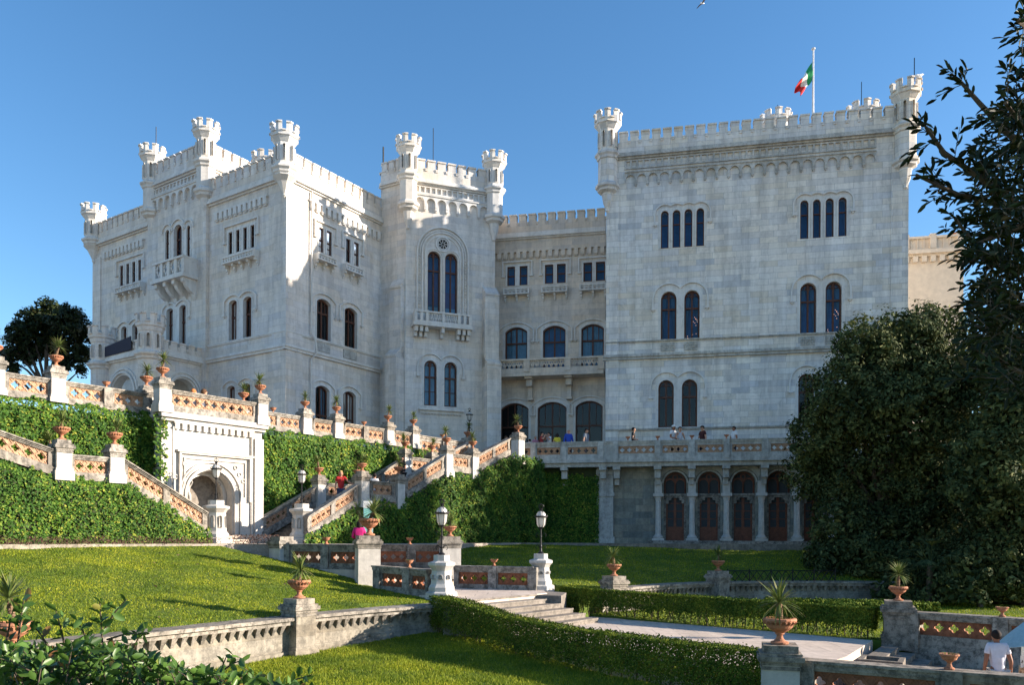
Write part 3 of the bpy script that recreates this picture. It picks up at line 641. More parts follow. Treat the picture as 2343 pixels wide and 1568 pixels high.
# balcony under it
u0, u1, zz, _ = box_px(AF, 'D', 1255, 1770, 480, 565, .75); mb = MB()
mb.box(AF, u0 - .08, u1 + .08, zz - .22, zz, 0, .78); mb.box(AF, u0, u1, zz, zz + .10, .35, .70); mb.box(AF, u0, u1, zz + .62, zz + .72, .52, .74)
for k, u in enumerate([u0 + .08, u0 + .45, u0 + .82, (u0 + u1) / 2, u1 - .82, u1 - .45, u1 - .08]): mb.box(AF, u - .09, u + .09, zz + .1, zz + .76, .52, .72)
n = 12
for k in range(n):
    a = u0 + .9 + (u1 - u0 - 1.8) * k / n; b = a + (u1 - u0 - 1.8) / n
    for s_ in (((a, zz + .1), (b, zz + .62)), ((a, zz + .62), (b, zz + .1))): mb.ribbon(AF, s_, .05, .58, .64)
mb.box(AF, u0, u0 + .12, zz, zz + .68, 0, .6); mb.box(AF, u1 - .12, u1, zz, zz + .68, 0, .6)
bb = mb.build('balcony', 'trim', castle)
for u in (u0 + .15, u0 + .47, u0 + .8, (u0 + u1) / 2, u1 - .8, u1 - .47, u1 - .15):
    mb = MB(); mb.box(AF, u - .10, u + .10, zz - .55, zz - .22, 0, .62); mb.box(AF, u - .09, u + .09, zz - .82, zz - .55, 0, .36); mb.build('bracket', 'trim', bb)
WA.build()
battlement(AF, .6, AF.L - .6, HI, 'white'); arcade_frieze(AF, .5, AF.L - .45, 20.7, 21.55, 21.72, 22.18)
turret(AF.xy(.12, .05), 25.0, 22.55, 20.7, 19.3); turret(AF.xy(AF.L - .1, .05), 24.95, 22.55, 20.7, 19.3)
def buttress(F, u0, u1, zt, zl, d1, d2, o=0.0):
    mb = MB()
    def wedge(z0, z1, dd, cap):
        P = F.pt; mb.box(F, u0, u1, z0, z1, o - .4, o + dd)
        mb.hexa([P(u0 - .0, z1, o + dd + .05), P(u1, z1, o + dd + .05), P(u1, z1, o - .4), P(u0, z1, o - .4), P(u0, z1 + .12, o + dd + .05), P(u1, z1 + .12, o + dd + .05), P(u1, z1 + cap, o - .05), P(u0, z1 + cap, o - .05)])
    wedge(zl - .01, zt, d1, .75)
    wedge(T - .3, zl, d2, .9); mb.build('buttress', 'white', castle)
buttress(SF, SF.L - 1.0, SF.L - .12, 15.6, 11.2, .35, .8); buttress(AF, AF.L - .85, AF.L + .1, 15.6, 11.0, .6, 1.1)
# --- recessed middle wing
WC = Wall(CF, -1.5, CF.L, T - .3, 20.1, 'cream')
for k, (a, b, c, d) in enumerate(((172, 219, 246, 294), (398, 449, 470, 523), (629, 682, 704, 760))):
    dy = -k * 13
    window(WC, level([opx(CF, 'E', a, b, 471 + dy, 585 + dy), opx(CF, 'E', c, d, 465 + dy, 580 + dy)]), '-', 'blue', 'label', .12, mull=False, trans=.5)
    s = ((147, 303), (375, 532), (605, 765))[k]; balconette(CF, *box_px(CF, 'E', s[0], s[1], 596 + dy, 634 + dy, .42), 2)
for k, (a, b) in enumerate(((158, 292), (386, 522), (616, 752))):
    o_ = opx(CF, 'E', a, b, 834 - k * 10, 1000); o_[2] = 10.75; window(WC, [o_], 's', ('curtain', 'blue', 'curtain')[k], 'arch', .16, trans=.68)
for k, (a, b) in enumerate(((130, 300), (354, 528), (582, 745))):
    o_ = opx(CF, 'E', a, b, 1290 - k * 7, 1400); o_[2] = T + .02; window(WC, [o_], 's', 'dark', 'arch', .16, trans=.66, lo=8.2, label='wide arched glazed door behind the terrace')
WC.build('wall')
battlement(CF, -1.5, CF.L, LO, 'cream'); dentils(CF, -1.2, CF.L, 18.7, 19.2, 'cream')
zb = fat(CF, 'E', 430, 1128)[1]; zr = fat(CF, 'E', 430, 1042)[1]; mb = MB()
mb.box(CF, -1.5, CF.L, zb - .20, zb - .06, 0, 1.3); mb.box(CF, -1.5, CF.L, zb - .06, zb + .12, 0, 1.15); mb.box(CF, -1.5, CF.L, zr - .12, zr, .9, 1.25); mb.box(CF, -1.5, CF.L, zb + .12, zb + .35, .98, 1.15)
for x in (110, 308, 548, 745): u = fat(CF, 'E', x, 1080)[0]; mb.box(CF, u - .2, u + .2, zb + .1, zr - .10, .95, 1.22)
n = 30
for k in range(n):
    a = -1.0 + (CF.L + 1.0) * k / n; b = a + (CF.L + 1.0) / n
    for s_ in (((a, zb + .35), (b, zr - .12)), ((a, zr - .12), (b, zb + .35))): mb.ribbon(CF, s_, .09, 1.02, 1.12)
    mb.box(CF, a - .03, a + .03, zb + .35, zr - .12, 1.02, 1.12)
bb = mb.build('balcony', 'cream', castle)
for x in (315, 548):
    u = fat(CF, 'E', x, 1150)[0]; mb = MB(); mb.box(CF, u - .25, u + .25, zb - .32, zb - .20, 0, 1.1); mb.box(CF, u - .19, u + .19, zb - .75, zb - .32, 0, .75); mb.box(CF, u - .14, u + .14, zb - 1.5, zb - .75, 0, .35); mb.box(CF, u - .2, u + .2, zb - 1.62, zb - 1.5, 0, .42); mb.build('bracket', 'cream', bb)
# --- right keep
WK = Wall(BF, 0, BF.L, T - .3, 22.3, 'keep')
def lev2(ops): return level(ops)
window(WK, lev2([opx(BF, 'F', a, b, t, 1840) for a, b, t in ((672, 736, 1392), (769, 834, 1384), (867, 933, 1378), (967, 1031, 1370))]) and level([opx(BF, 'F', a, b, 1381, 1500) for a, b in ((672, 736), (769, 834), (867, 933), (967, 1031))], bot=fat(BF, 'H', 785, 117)[1]), 'r', 'blue', 'arch', .16, mull=False, trans=.62, hoodr=.32, label='row of four narrow round-arched windows near the middle tower')
window(WK, level([opx(BF, 'G', a, b, 1200, 1498) for a, b in ((287, 351), (385, 446), (483, 546), (582, 646))]), 'r', 'blue', 'arch', .16, mull=False, trans=.62, hoodr=.32, label='row of four narrow round-arched windows near the right corner')
window(WK, level([opx(BF, 'H', 622, 743, 455, 828), opx(BF, 'H', 803, 922, 455, 828)]), 'r', 'bluedrape', 'arch', .16, trans=.64, trace=True, hoodr=.42, bulbs=13)
window(WK, level([opx(BF, 'H', 1697, 1824, 390, 780), opx(BF, 'H', 1893, 2020, 385, 778)]), 'r', 'bluedrape', 'arch', .16, trans=.64, trace=True, hoodr=.42, bulbs=13)
window(WK, level([opx(BF, 'H', 602, 722, 1143, 1508), opx(BF, 'H', 784, 904, 1140, 1508)]), 'r', 'dark', 'arch', .16, trans=.64, trace=True, hoodr=.42)
window(WK, level([opx(BF, 'H', 1683, 1805, 1095, 1480), opx(BF, 'H', 1880, 2000, 1090, 1480)]), 'r', 'dark', 'arch', .16, trans=.64, trace=True, hoodr=.42)
WK.build()
z1 = fat(BF, 'H', 900, 822)[1]; z2 = fat(BF, 'H', 1000, 925)[1]; z3 = fat(BF, 'H', 850, 1508)[1]
string(BF, 0, BF.L, z1, .10, .12, 'trimg', e=(.05, .05)); string(BF, 0, BF.L, z2, .30, .24, 'trimg', e=(.2, .2)); string(BF, 0, BF.L, z3 - .02, .12, .14, 'trimg', e=(.1, .1))
for a, b in ((622, 730), (803, 905), (1700, 1812), (1893, 2010)):
    mb = MB(); u0 = fat(BF, 'H', a, 880)[0]; u1 = fat(BF, 'H', b, 880)[0]; mb.box(BF, u0, u1, z2 + .12, z1 - .16, 0, .05)
    for k in (0, 1):
        c_ = u0 + (u1 - u0) * (.27 + .46 * k); zc = (z1 + z2 - .04) / 2
        for j in range(4): mb.ribbon(BF, [(c_ + .13 * cos(pi / 2 * j) + .10 * cos(t), zc + .13 * sin(pi / 2 * j) + .10 * sin(t)) for t in [2 * pi * i / 8 for i in range(8)]], .03, .05, .09, True)
    mb.build('relief_panel', 'trimg', castle)
strip(BF, -.06, fat(BF, 'H', 300, 700)[0], T - .3, 20.6, -.02, .07, 'keep'); strip(BF, fat(BF, 'G', 990, 1100)[0], BF.L + .06, T - .3, 20.6, -.02, .07, 'keep')
battlement(BF, .6, BF.L - .6, HI, 'keep'); arcade_frieze(BF, 1.0, BF.L - 1.6, 20.72, 21.42, 21.68, 22.16, 'trimg', pitch=.66, relief=.14)
turret(BF.xy(0.0, .05), 25.0, 22.5, 20.6, 19.2, 'keep'); turret(BF.xy(BF.L - .1, .05), 25.0, 22.5, 20.6, 19.2, 'keep')
# hidden sides, roofs and solid cores
def bk(F, u, o): return F.xy(u, o)
mb = MB()
A1 = LF.xy(.02, -.02); A2 = LF.xy(LF.L - .1, -.7)
mb.prism([LF.xy(.7, -.7), LF.xy(LF.L - .7, -.7), RF.xy(RF.L, -.7), RF.xy(13, -.7), (RF.xy(13, -.7)[0] - .837 * 18, RF.xy(13, -.7)[1] + .548 * 18)], T - .3, 20.3)
mb.prism([LF.xy(0, -.01), LF.xy(.5, -.01), LF.xy(.5, -13), LF.xy(0, -13)], T - .3, 21.0)
mb.build('roof', 'white', castle)
mb = MB(); mb.prism([SF.xy(.0, -.6), AF.xy(.3, -.65), AF.xy(AF.L - .5, -.65), AF.xy(AF.L - .5, -5), SF.xy(.3, -6)], T - .3, 22.6)
mb.prism([AF.xy(AF.L - .3, -.02), AF.xy(AF.L, -.0), AF.xy(AF.L, -5), AF.xy(AF.L - .3, -5)], T - .3, 22.4); mb.build('roof', 'white', castle)
SA = Frame(AF.xy(AF.L, 0), AF.xy(AF.L, -5.2)); battlement(SA, .5, 5, HI, 'white')
mb = MB(); mb.prism([CF.xy(-1.5, -.7), CF.xy(CF.L, -.7), CF.xy(CF.L, -6), CF.xy(-1.5, -6)], T - .3, 20.3); mb.build('roof', 'cream', castle)
KL = Frame(BF.xy(0, -13), BF.xy(0, 0)); KR = Frame(BF.xy(BF.L, 0), BF.xy(BF.L, -13))
for f_ in (KL, KR): Wall(f_, 0, 13, T - .3, 22.3, 'keep').build(); battlement(f_, .5, 12.5, HI, 'keep')
mb = MB(); mb.prism([BF.xy(.4, -.7), BF.xy(BF.L - .4, -.7), BF.xy(BF.L - .4, -13), BF.xy(.4, -13)], T - .3, 22.6); mb.build('roof', 'keep', castle)
KB = Frame(BF.xy(BF.L, -13), BF.xy(0, -13)); Wall(KB, 0, KB.L, T - .3, 22.3, 'keep').build(); battlement(KB, .5, KB.L - .5, HI, 'keep')
# small roof turrets seen over the parapets
for x, y, d in ((1776, 255, 56.0), (1975, 236, 54.5), (611, 350, 56)):
    p = at(x, y, d); turret((p.x, p.y), p.z - .2, p.z - 2.9, 99, p.z - 5, 'keep' if x > 1000 else 'white', lower=False, r=.75)
# --- entrance porch on the left
PFd = (-.548, -.837); p1 = (-20.75, 45.2); p0 = (-25.1, 48.05)
PF = Frame(p0, p1); PR = Frame(p1, (p1[0] + .548 * 3.4, p1[1] + .837 * 3.4)); PO = (10.35, 10.8, 11.05, 11.42)
WP = Wall(PF, 0, PF.L, T - .3, 10.4, 'white'); WQ = Wall(PR, 0, PR.L, T - .3, 10.4, 'white')
def archway(W, u0, u1, zt):
    ol = outline(u0, u1, T, zt, 'r', 16); m = .12; W.h.append((u0 - m, u1 + m, T, zt + m)); s = MB()
    fillaround(s, W.F, ol, u0 - m, u1 + m, T, zt + m); reveal(s, W.F, ol, 0, -.55)
    for r_, o_ in ((.10, .12), (.32, .07)):
        uc = (u0 + u1) / 2; hw = (u1 - u0) / 2 + r_; zc = zt - (u1 - u0) / 2
        s.ribbon(W.F, [(uc - hw * cos(pi * k / 16), zc + hw * sin(pi * k / 16)) for k in range(17)], .12, -.01, o_)
    return s.build('archway', 'trim', castle)
a_ = opx(PF, 'B', 352, 556, 1030, 1100); archway(WP, a_[0], a_[1], a_[3]); a_ = opx(PR, 'B', 882, 1110, 1062, 1150)
archway(WQ, max(.35, a_[0]), min(a_[1], PR.L - .25), a_[3])
WP.build(); WQ.build()
for F_, e in ((PF, (.4, .4)), (PR, (.5, 0))):
    battlement(F_, e[0], F_.L - e[1], PO, 'white')
for c in (PF.xy(.1, 0), PF.xy(PF.L - .05, .05)): turret(c, 12.65, 10.3, 99, T - .3, 'white', lower=False, r=.66, rc=.86, name='porch_turret')
mb = MB(); mb.prism([PF.xy(.2, -.55), PF.xy(PF.L - .2, -.55), PR.xy(PR.L, -.55), (PF.xy(.2, -3.6))], 10.0, 10.7); mb.build('porch_roof', 'white', castle)
mb = MB(); P = PF.pt; ua = PF.uz(249, 795)[0]; ub = PF.uz(309, 790)[0]
mb.quad(P(ua, 10.75, .25), P(ub, 10.85, .25), P(ub, 11.65, .25), P(ua, 11.35, .25)); mb.quad(P(ua, 10.75, .23), P(ub, 10.85, .23), P(ub, 11.65, .23), P(ua, 11.35, .23)); BANNER = mb
mb = MB(); p = PR.pt(PR.L + .3, 10.9, .35); mb.tube([RF.pt(0, 0) * 0 + Vector((p.x - .3, p.y - .2, 10.9)), p + Vector((.35, 0, -.5)), p + Vector((.4, 0, -6.4))], .06, 8); mb.build('red_drainpipe', 'redpipe', castle)
# loose rods, flag, far wing
mb = MB()
for x, y0, y1, d in ((357, 290, 330, 51), (991, 293, 372, 52), (1971, 187, 236, 54), (2092, 132, 180, 43.3), (1779, 240, 258, 56), (1863, 115, 100, 50)):
    if x == 1863: continue
    a = at(x, y1 + 6, d); b = at(x, y0, d); mb.tube([a, (a.x, a.y, b.z)], .025, 5)
a = at(877, 372, 55); mb.tube([a - Vector((0, 0, 1)), a + Vector((0, 0, 1.1))], .06, 6)
mb.build('lightning_rod', 'iron', castle)
flag = thing('flagpole', at(1860, 300, 50), 'white flagpole with the green, white and red flag on the keep roof', 'flagpole')
b0 = at(1860, 300, 50); top = at(1863, 115, 50); mb = MB(); mb.tube([b0, (b0.x, b0.y, top.z)], [.075, .05], 10); mb.lathe((b0.x, b0.y, top.z), [(.02, 0), (.12, .06), (.12, .14), (.02, .2)], 10); mb.build('pole', 'steel', flag)
def flagstrip(t0, t1, col, nm):
    mb = MB(); n = 8; m = 12
    ts = [t0 + (t1 - t0) * k / n for k in range(n + 1)]
    def fp(t, s):    # t along the fly (hanging), s across the hoist
        p0_ = Vector((b0.x - .06, b0.y - .02, top.z - .75 - 1.15 * s))
        lean = Vector((-1.1 * t, -.1 * sin(s * 9) * t, -1.6 * t * (1.05 - .45 * s)))
        rip = Vector((.0, .22 * sin(7 * s + 6 * t) * (.2 + t), .05 * sin(9 * t + 3 * s)))
        p = p0_ + lean + rip; p.x -= .10 * sin(pi * s) * t; p.x = min(p.x, b0.x - .07)
        p.x = p.x * (1 - .0) - .0
        p.x += .35 * s * t
        return p
    for i in range(n):
        for j in range(m): mb.quad(fp(ts[i], j / m), fp(ts[i + 1], j / m), fp(ts[i + 1], (j + 1) / m), fp(ts[i], (j + 1) / m))
    o = mb.build(nm, cloth(nm, col), flag, smooth=True); so = o.modifiers.new('s', 'SOLIDIFY'); so.thickness = .01
flagstrip(0, .34, (.02, .28, .10), 'green_stripe'); flagstrip(.34, .67, (.75, .74, .70), 'white_stripe'); flagstrip(.67, 1.0, (.55, .03, .03), 'red_stripe')
fw = thing('castle_wing', (27, 56, T), 'small sunlit cream wing with urns on its parapet, beside the keep', 'building')
pa = at(2076, 560, 58); pb = at(2205, 560, 54.5); FW = Frame((pb.x - .98 * 8, pb.y + .2 * 8), (pb.x, pb.y)); zt = at(2150, 595, 56).z
mb = MB(); mb.box(FW, 0, FW.L, T - 2, zt, -9, 0); mb.build('wall', 'gold', fw)
mb = MB(); mb.box(FW, 0, FW.L + .25, zt, zt + .25, -9, .4); mb.box(FW, 0, FW.L, zt + .25, zt + .42, -9, .05)
n = 14
for k in range(n): u = FW.L * (k + .5) / n; mb.box(FW, u - .16, u + .16, zt - .55, zt - .15, 0, .26)
mb.box(FW, 0, FW.L, zt - .15, zt, 0, .16); mb.build('cornice', 'gold', fw)
mb = MB(); mb.box(FW, 0, FW.L, zt + 1.15, zt + 1.3, -.3, .05); mb.box(FW, 0, FW.L, zt + .42, zt + 1.15, -.22, -.16)
for k in range(6): u = FW.L - .2 - k * 1.75; mb.box(FW, max(0, u - .2), u + .2, zt + .42, zt + 1.45, -.32, .08)
for k in range(16): u = FW.L - .4 - k * .42; mb.box(FW, max(0, u - .05), u + .05, zt + .42, zt + 1.15, -.2, -.1)
mb.build('parapet', 'gold', fw)
FWZ = zt + 1.45
# ================================================================ GARDEN: levels and walls
U = Vector((.616, .788)); Mv = Vector((-.788, .616)); S0 = Vector((-8.1, 31.2))
def SP(s, off=0.0, base=S0): p = base + U * s + Mv * off; return (p.x, p.y)
PLZ = -.3
def slab(name, poly, z0, z1, mat, kind='structure'):
    mb = MB(); mb.prism(poly, z0, z1); o = mb.build(name, mat); return tag(o, kind=kind)
# terrace rail line is parallel to the keep
TR0 = (10 - .98 * 9.75, 42 + .2 * 9.75); TRF = Frame(TR0, (10 + .98 * 16, 42 - .2 * 16), T)   # u=0 at the stair head
slab('terrace_ground', [SP(-23, 3.75), SP(13.2, 3.75), SP(13.4, .1), (.4, 42.9), TRF.xy(0.2, -.15), TRF.xy(1.2, -.9), TRF.xy(1.2, -2.2), TRF.xy(TRF.L, -2.2), (30, 80), (-75, 80), (-75, 10)][::1], -3.4, T, 'step')
def terrain(name, outer, pts, mat, skirt=1.2, step=1.0):
    """sheet through height points, clipped to the outline (x, y, z corners)"""
    from mathutils.geometry import delaunay_2d_cdt
    ctrl = [Vector(p) for p in outer + pts]
    def hz(x, y):
        sw = sz = 0
        for c in ctrl:
            d2 = (x - c.x) ** 2 + (y - c.y) ** 2 + .02; w_ = 1 / d2 ** 1.4; sw += w_; sz += w_ * c.z
        return sz / sw
    bound = []
    for i, p in enumerate(outer):
        a, b = Vector(p), Vector(outer[(i + 1) % len(outer)]); n = max(1, int((b - a).length / step))
        bound += [a.lerp(b, k / n) for k in range(n)]
    xs = [p.x for p in bound]; ys = [p.y for p in bound]
    vs = [Vector((p.x, p.y)) for p in bound]; nb = len(vs)
    from mathutils.geometry import intersect_point_line
    def inside(x, y):
        c = False
        for i in range(nb):
            a, b = vs[i], vs[i - 1]
            if (a.y > y) != (b.y > y) and x < (b.x - a.x) * (y - a.y) / (b.y - a.y) + a.x: c = not c
        return c
    x = min(xs)
    while x < max(xs):
        y = min(ys)
        while y < max(ys):
            if inside(x, y): vs.append(Vector((x + random.uniform(-.1, .1), y + random.uniform(-.1, .1))))
            y += step
        x += step
    r = delaunay_2d_cdt(vs, [], [list(range(nb))], 1, 1e-5)
    zb = [p.z for p in bound]; v = []
    for k, (p, orig) in enumerate(zip(r[0], r[3])):
        z = zb[orig[0]] if orig and orig[0] < nb else hz(p.x, p.y); v.append((p.x, p.y, z))
    f = [tuple(t) for t in r[2]]; fixed = {k for k, o_ in enumerate(r[3]) if o_ and o_[0] < nb}
    nb_ = [set() for _ in v]
    for t in f:
        for k in t: nb_[k].update(t)
    for _ in range(60): v = [p if k in fixed or len(nb_[k]) < 2 else (p[0], p[1], sum(v[j][2] for j in nb_[k]) / len(nb_[k])) for k, p in enumerate(v)]
    i0 = len(v)
    lo_ = min(zb) - skirt
    v += [(p.x, p.y, lo_) for p in bound]; v2 = [(p.x, p.y, p.z) for p in bound]; i1 = len(v); v += v2
    for k in range(nb): f.append((i1 + k, i1 + (k + 1) % nb, i0 + (k + 1) % nb, i0 + k))
    me = bpy.data.meshes.new(name); me.from_pydata(v, [], f); me.update()
    bm = bmesh.new(); bm.from_mesh(me); bmesh.ops.remove_doubles(bm, verts=bm.verts, dist=1e-4); bmesh.ops.recalc_face_normals(bm, faces=bm.faces)
    if sum(fc.normal.z for fc in bm.faces if abs(fc.normal.z) > .5) < 0: bmesh.ops.reverse_faces(bm, faces=bm.faces)
    bm.to_mesh(me); bm.free()
    o = finish(me, name, mat); tag(o, kind='structure')
    tri = [[Vector(v[k]) for k in t] for t in r[2]]
    return o, tri
# big ground sheet, made pale gravel to bounce sunlight onto the facades
mb = MB(); mb.quad((-900, -300, -3.6), (900, -300, -3.6), (900, 1500, -3.6), (-900, 1500, -3.6)); tag(mb.build('ground', 'gravel'), kind='structure')
UL, UL_T = terrain('lawn', [(-12.8, 10.1, -1.98), (-9.9, 13.1, -1.98), (-7.45, 16.1, -1.98), (-5.5, 19.0, -1.95), (-5.2, 19.4, -1.95), (-3.95, 20.85, -1.93), (-2.55, 21.85, -1.9), (-2.2, 23.3, -1.88), (-4.6, 25.6, -1.62), (-5.3, 26.6, -1.45), (-7.9, 27.9, -.95), (-10.3, 27.75, -.36), (-14.6, 22.75, -.38), (-22, 14.1, -.38), (-20, 8, -1.2)],
    [(-12, 20, -.95), (-8, 24, -.95), (-6, 22, -1.55), (-9, 19, -1.65), (-9.5, 26, -.62)], 'lawn')
LLo, LL_T = terrain('lawn', [(-12, 6, -2.6), (-11.5, 10.8, -2.9), (-7.2, 15.7, -2.92), (-5.1, 18.9, -2.85), (-2.3, 21.4, -2.6), (-.9, 21.0, -2.62), (.6, 18.4, -2.75), (2.0, 16.6, -2.9), (4.3, 14.4, -3.0), (4.8, 13.7, -3.1), (7, 11.8, -3.15), (9, 9.5, -3.1), (4, 6, -2.9)],
    [(-3, 15, -2.95), (0, 14, -3.0), (-6, 11, -2.9)], 'lawn')
RL, RL_T = terrain('lawn', [(-1.7, 29.4, -1.45), (1.3, 27.4, -1.60), (2.2, 25.7, -1.95), (2.8, 26.45, -1.80), (3.9, 27.75, -1.80), (5.85, 29.85, -1.78), (7.95, 31.25, -1.78), (10.35, 31.95, -1.78), (13.5, 32.15, -1.78), (17, 31.85, -1.8), (22, 36, -.7), (21, 37.8, -.5), (-1.2, 40.3, -.36), (-2.4, 36, -.4), (-2.6, 31, -1.0)],
    [(6, 34, -1.05), (12, 35, -1.0)], 'lawn')
SL, SL_T = terrain('lawn', [(2.5, 25.2, -2.45), (4.2, 27.0, -2.5), (8.1, 30.4, -2.5), (12.6, 31.5, -2.5), (18, 31, -2.5), (22, 27, -2.55), (12.5, 19.5, -2.6), (9.3, 19.8, -2.56), (5.7, 22.9, -2.56)], [], 'lawn')
FG, FG_T = terrain('lawn', [(-14, -6, -1.6), (-12, 5.9, -2.4), (4, 5.9, -2.7), (9, 9.3, -3.1), (12, 4, -3), (8, -6, -1.7)], [(0, 0, -1.6), (-3, 3, -1.62)], 'lawn')
slab('back_ground', [(22, 34), (40, 20), (60, 40), (60, 90), (26, 90), (22, 40)], -3.5, -.45, 'soil')
slab('plaza', [SP(-7.5, 3.6), SP(13.3, 3.6), SP(13.3, -.2), TRF.xy(1.5, -.6), TRF.xy(TRF.L, -.6), TRF.xy(TRF.L, 2.6), TRF.xy(1.5, 2.6), (-1.0, 38.8), (-3.0, 32.8), (-2.6, 29.8), (-6.5, 29.6), (-8.6, 28.4), (-10.0, 28.3), (-14.7, 22.8), (-22, 14.2), (-24, 16)], -3.3, PLZ, 'gravel')
# landings
slab('landing', [(-5.4, 26.9), (-4.5, 25.6), (-3.4, 26.4), (-2.2, 27.6), (-2.1, 29.0), (-5.0, 29.0), (-8.2, 28.6), (-8.1, 27.7)], -3.3, -1.15, 'pave')
nose = Vector((.64, .768)); runv = Vector((.36, -.15)); tr_ = Vector((.66, 24.1))
LZ = -1.75
slab('landing', [(tr_.x - nose.x * 3.7, tr_.y - nose.y * 3.7), (tr_.x, tr_.y), (tr_.x + .45, tr_.y + .6), (1.0, 26.6), (-1.9, 27.4), (-3.6, 26.1), (-4.3, 25.3), (-2.6, 23.4), (-2.0, 22.8), (-1.75, 22.2)][::-1], -3.3, LZ, 'pave')
st = thing('garden_steps', (1.2, 23.5, -2.55), 'six broad shallow stone steps between the hedges, leading down to the curved path', 'steps')
for k in range(6):
    mb = MB(); a = tr_ + runv * k; zt = LZ - .13 * (k + 1); w0 = a - nose * 3.9 ; w1 = a + runv * 1.05; w2 = w1 - nose * 3.9; e = a + nose * .15; e1 = w1 + nose * .15
    if k == 5: w1 = a + runv * .05; e1 = w1 + nose * .15; w2 = w1 - nose * 3.9
    mb.prism([(w0.x, w0.y), (w2.x, w2.y), (e1.x, e1.y), (e.x, e.y)], -3.3, zt); 
    n0 = a - nose * 3.9 - runv * .02; mb.prism([((a - nose * 3.9).x, (a - nose * 3.9).y), ((a - nose * 3.9 + runv * .09).x, (a - nose * 3.9 + runv * .09).y), ((e + runv * .09).x, (e + runv * .09).y), (e.x, e.y)], zt + .13 - .045, zt + .13 + .004)
    mb.build('step', 'step', st)
mb = MB(); e = tr_ + nose * .15   # side block under the right lamp pier
mb.prism([(e.x, e.y), (e.x + .75, e.y - .3), (e.x + 1.0, e.y + 1.1), (e.x + .3, e.y + 2.2)], -3.3, -1.78); mb.build('side_block', 'step', st)
PZ = -2.53
slab('path', [(-.9, 21.6), (.2, 20.2), (1.6, 18.7), (3.2, 17.3), (4.4, 15.6), (5.2, 14.6), (7.2, 16.9), (9.0, 19.6), (5.6, 22.6), (3.6, 24.2), (2.9, 25.2), (1.5, 24.8)], -3.4, PZ, 'pave')
slab('lower_terrace', [(5.0, 14.0), (9.2, 12.2), (14, 11), (16, 15), (10.2, 19.3), (9.2, 19.4)], -3.5, -3.15, 'pave')
st2 = thing('terrace_steps', (7.3, 16.6, -3.1), 'short shaded stone steps from the path down to the paved lower terrace', 'steps')
a0_, a1_ = Vector((6.9, 16.1)), Vector((9.15, 19.4)); sd = (a1_ - a0_).normalized(); sr = Vector((sd.y, -sd.x))
for k in range(4):
    mb = MB(); zt = PZ - .125 * (k + 1) + .0; p = a0_ + sr * (.36 * k) - sd * .1; p2 = a1_ + sr * (.36 * k); q1 = p + sr * .37; q2 = p2 + sr * .37
    mb.prism([(p.x, p.y), (q1.x, q1.y), (q2.x, q2.y), (p2.x, p2.y)], -3.4, zt + .02); mb.build('step', 'step', st2)
A_, B_ = at(1962, 1500, 15.4), at(2066, 1500, 15.0); tb = Frame(A_[:2], B_[:2]); mb = MB()
mb.box(tb, 0, tb.L, -3.3, -2.36, -.10, 0); mb.box(tb, 0, tb.L, -3.3, -2.36, -.75, -.65); mb.box(tb, 0, .1, -3.3, -2.36, -.65, -.10); mb.box(tb, tb.L - .1, tb.L, -3.3, -2.36, -.65, -.10); mb.build('side_trough', 'step', st2)
# ---------------------------------------------------------------- balustrades
def tilepanel(mb, F, u0, u1, v0, v1, o, th=.10, n=None):
    h = v1 - v0; n = n or max(1, round((u1 - u0) / h)); w_ = (u1 - u0) / n; P = F.pt; K = 24
    for k in range(n):
        cu = u0 + w_ * (k + .5); cv = (v0 + v1) / 2; so, si = [], []
        for j in range(K):
            t = 2 * pi * (j + .5) / K; c, s_ = cos(t), sin(t); m_ = max(abs(c), abs(s_)); so.append((cu + c / m_ * w_ / 2, cv + s_ / m_ * h / 2))
            r_ = min(w_, h) * (.15 + .18 * abs(cos(2 * t)) ** .8); si.append((cu + c * r_, cv + s_ * r_))
        for j in range(K):
            i = (j + 1) % K
            for oo in (o, o - th): mb.quad(P(*so[j], oo), P(*so[i], oo), P(*si[i], oo), P(*si[j], oo))
            mb.quad(P(*si[j], o), P(*si[i], o), P(*si[i], o - th), P(*si[j], o - th))
        hw, hh = w_ * .5, h * .5   # diamond moulding and diagonal ribs
        mb.ribbon(F, [(cu, cv + hh * .86), (cu + hw * .86, cv), (cu, cv - hh * .86), (cu - hw * .86, cv)], h * .07, o, o + .022, True)
        for sx in (-1, 1):
            for sy in (-1, 1): mb.ribbon(F, [(cu + sx * hw * .98, cv + sy * hh * .98), (cu + sx * hw * .5, cv + sy * hh * .5)], h * .05, o, o + .02)
    mb.box(F, u0, u1, v1 - .012, v1, o - th, o + .02); mb.box(F, u0, u1, v0, v0 + .012, o - th, o + .02)
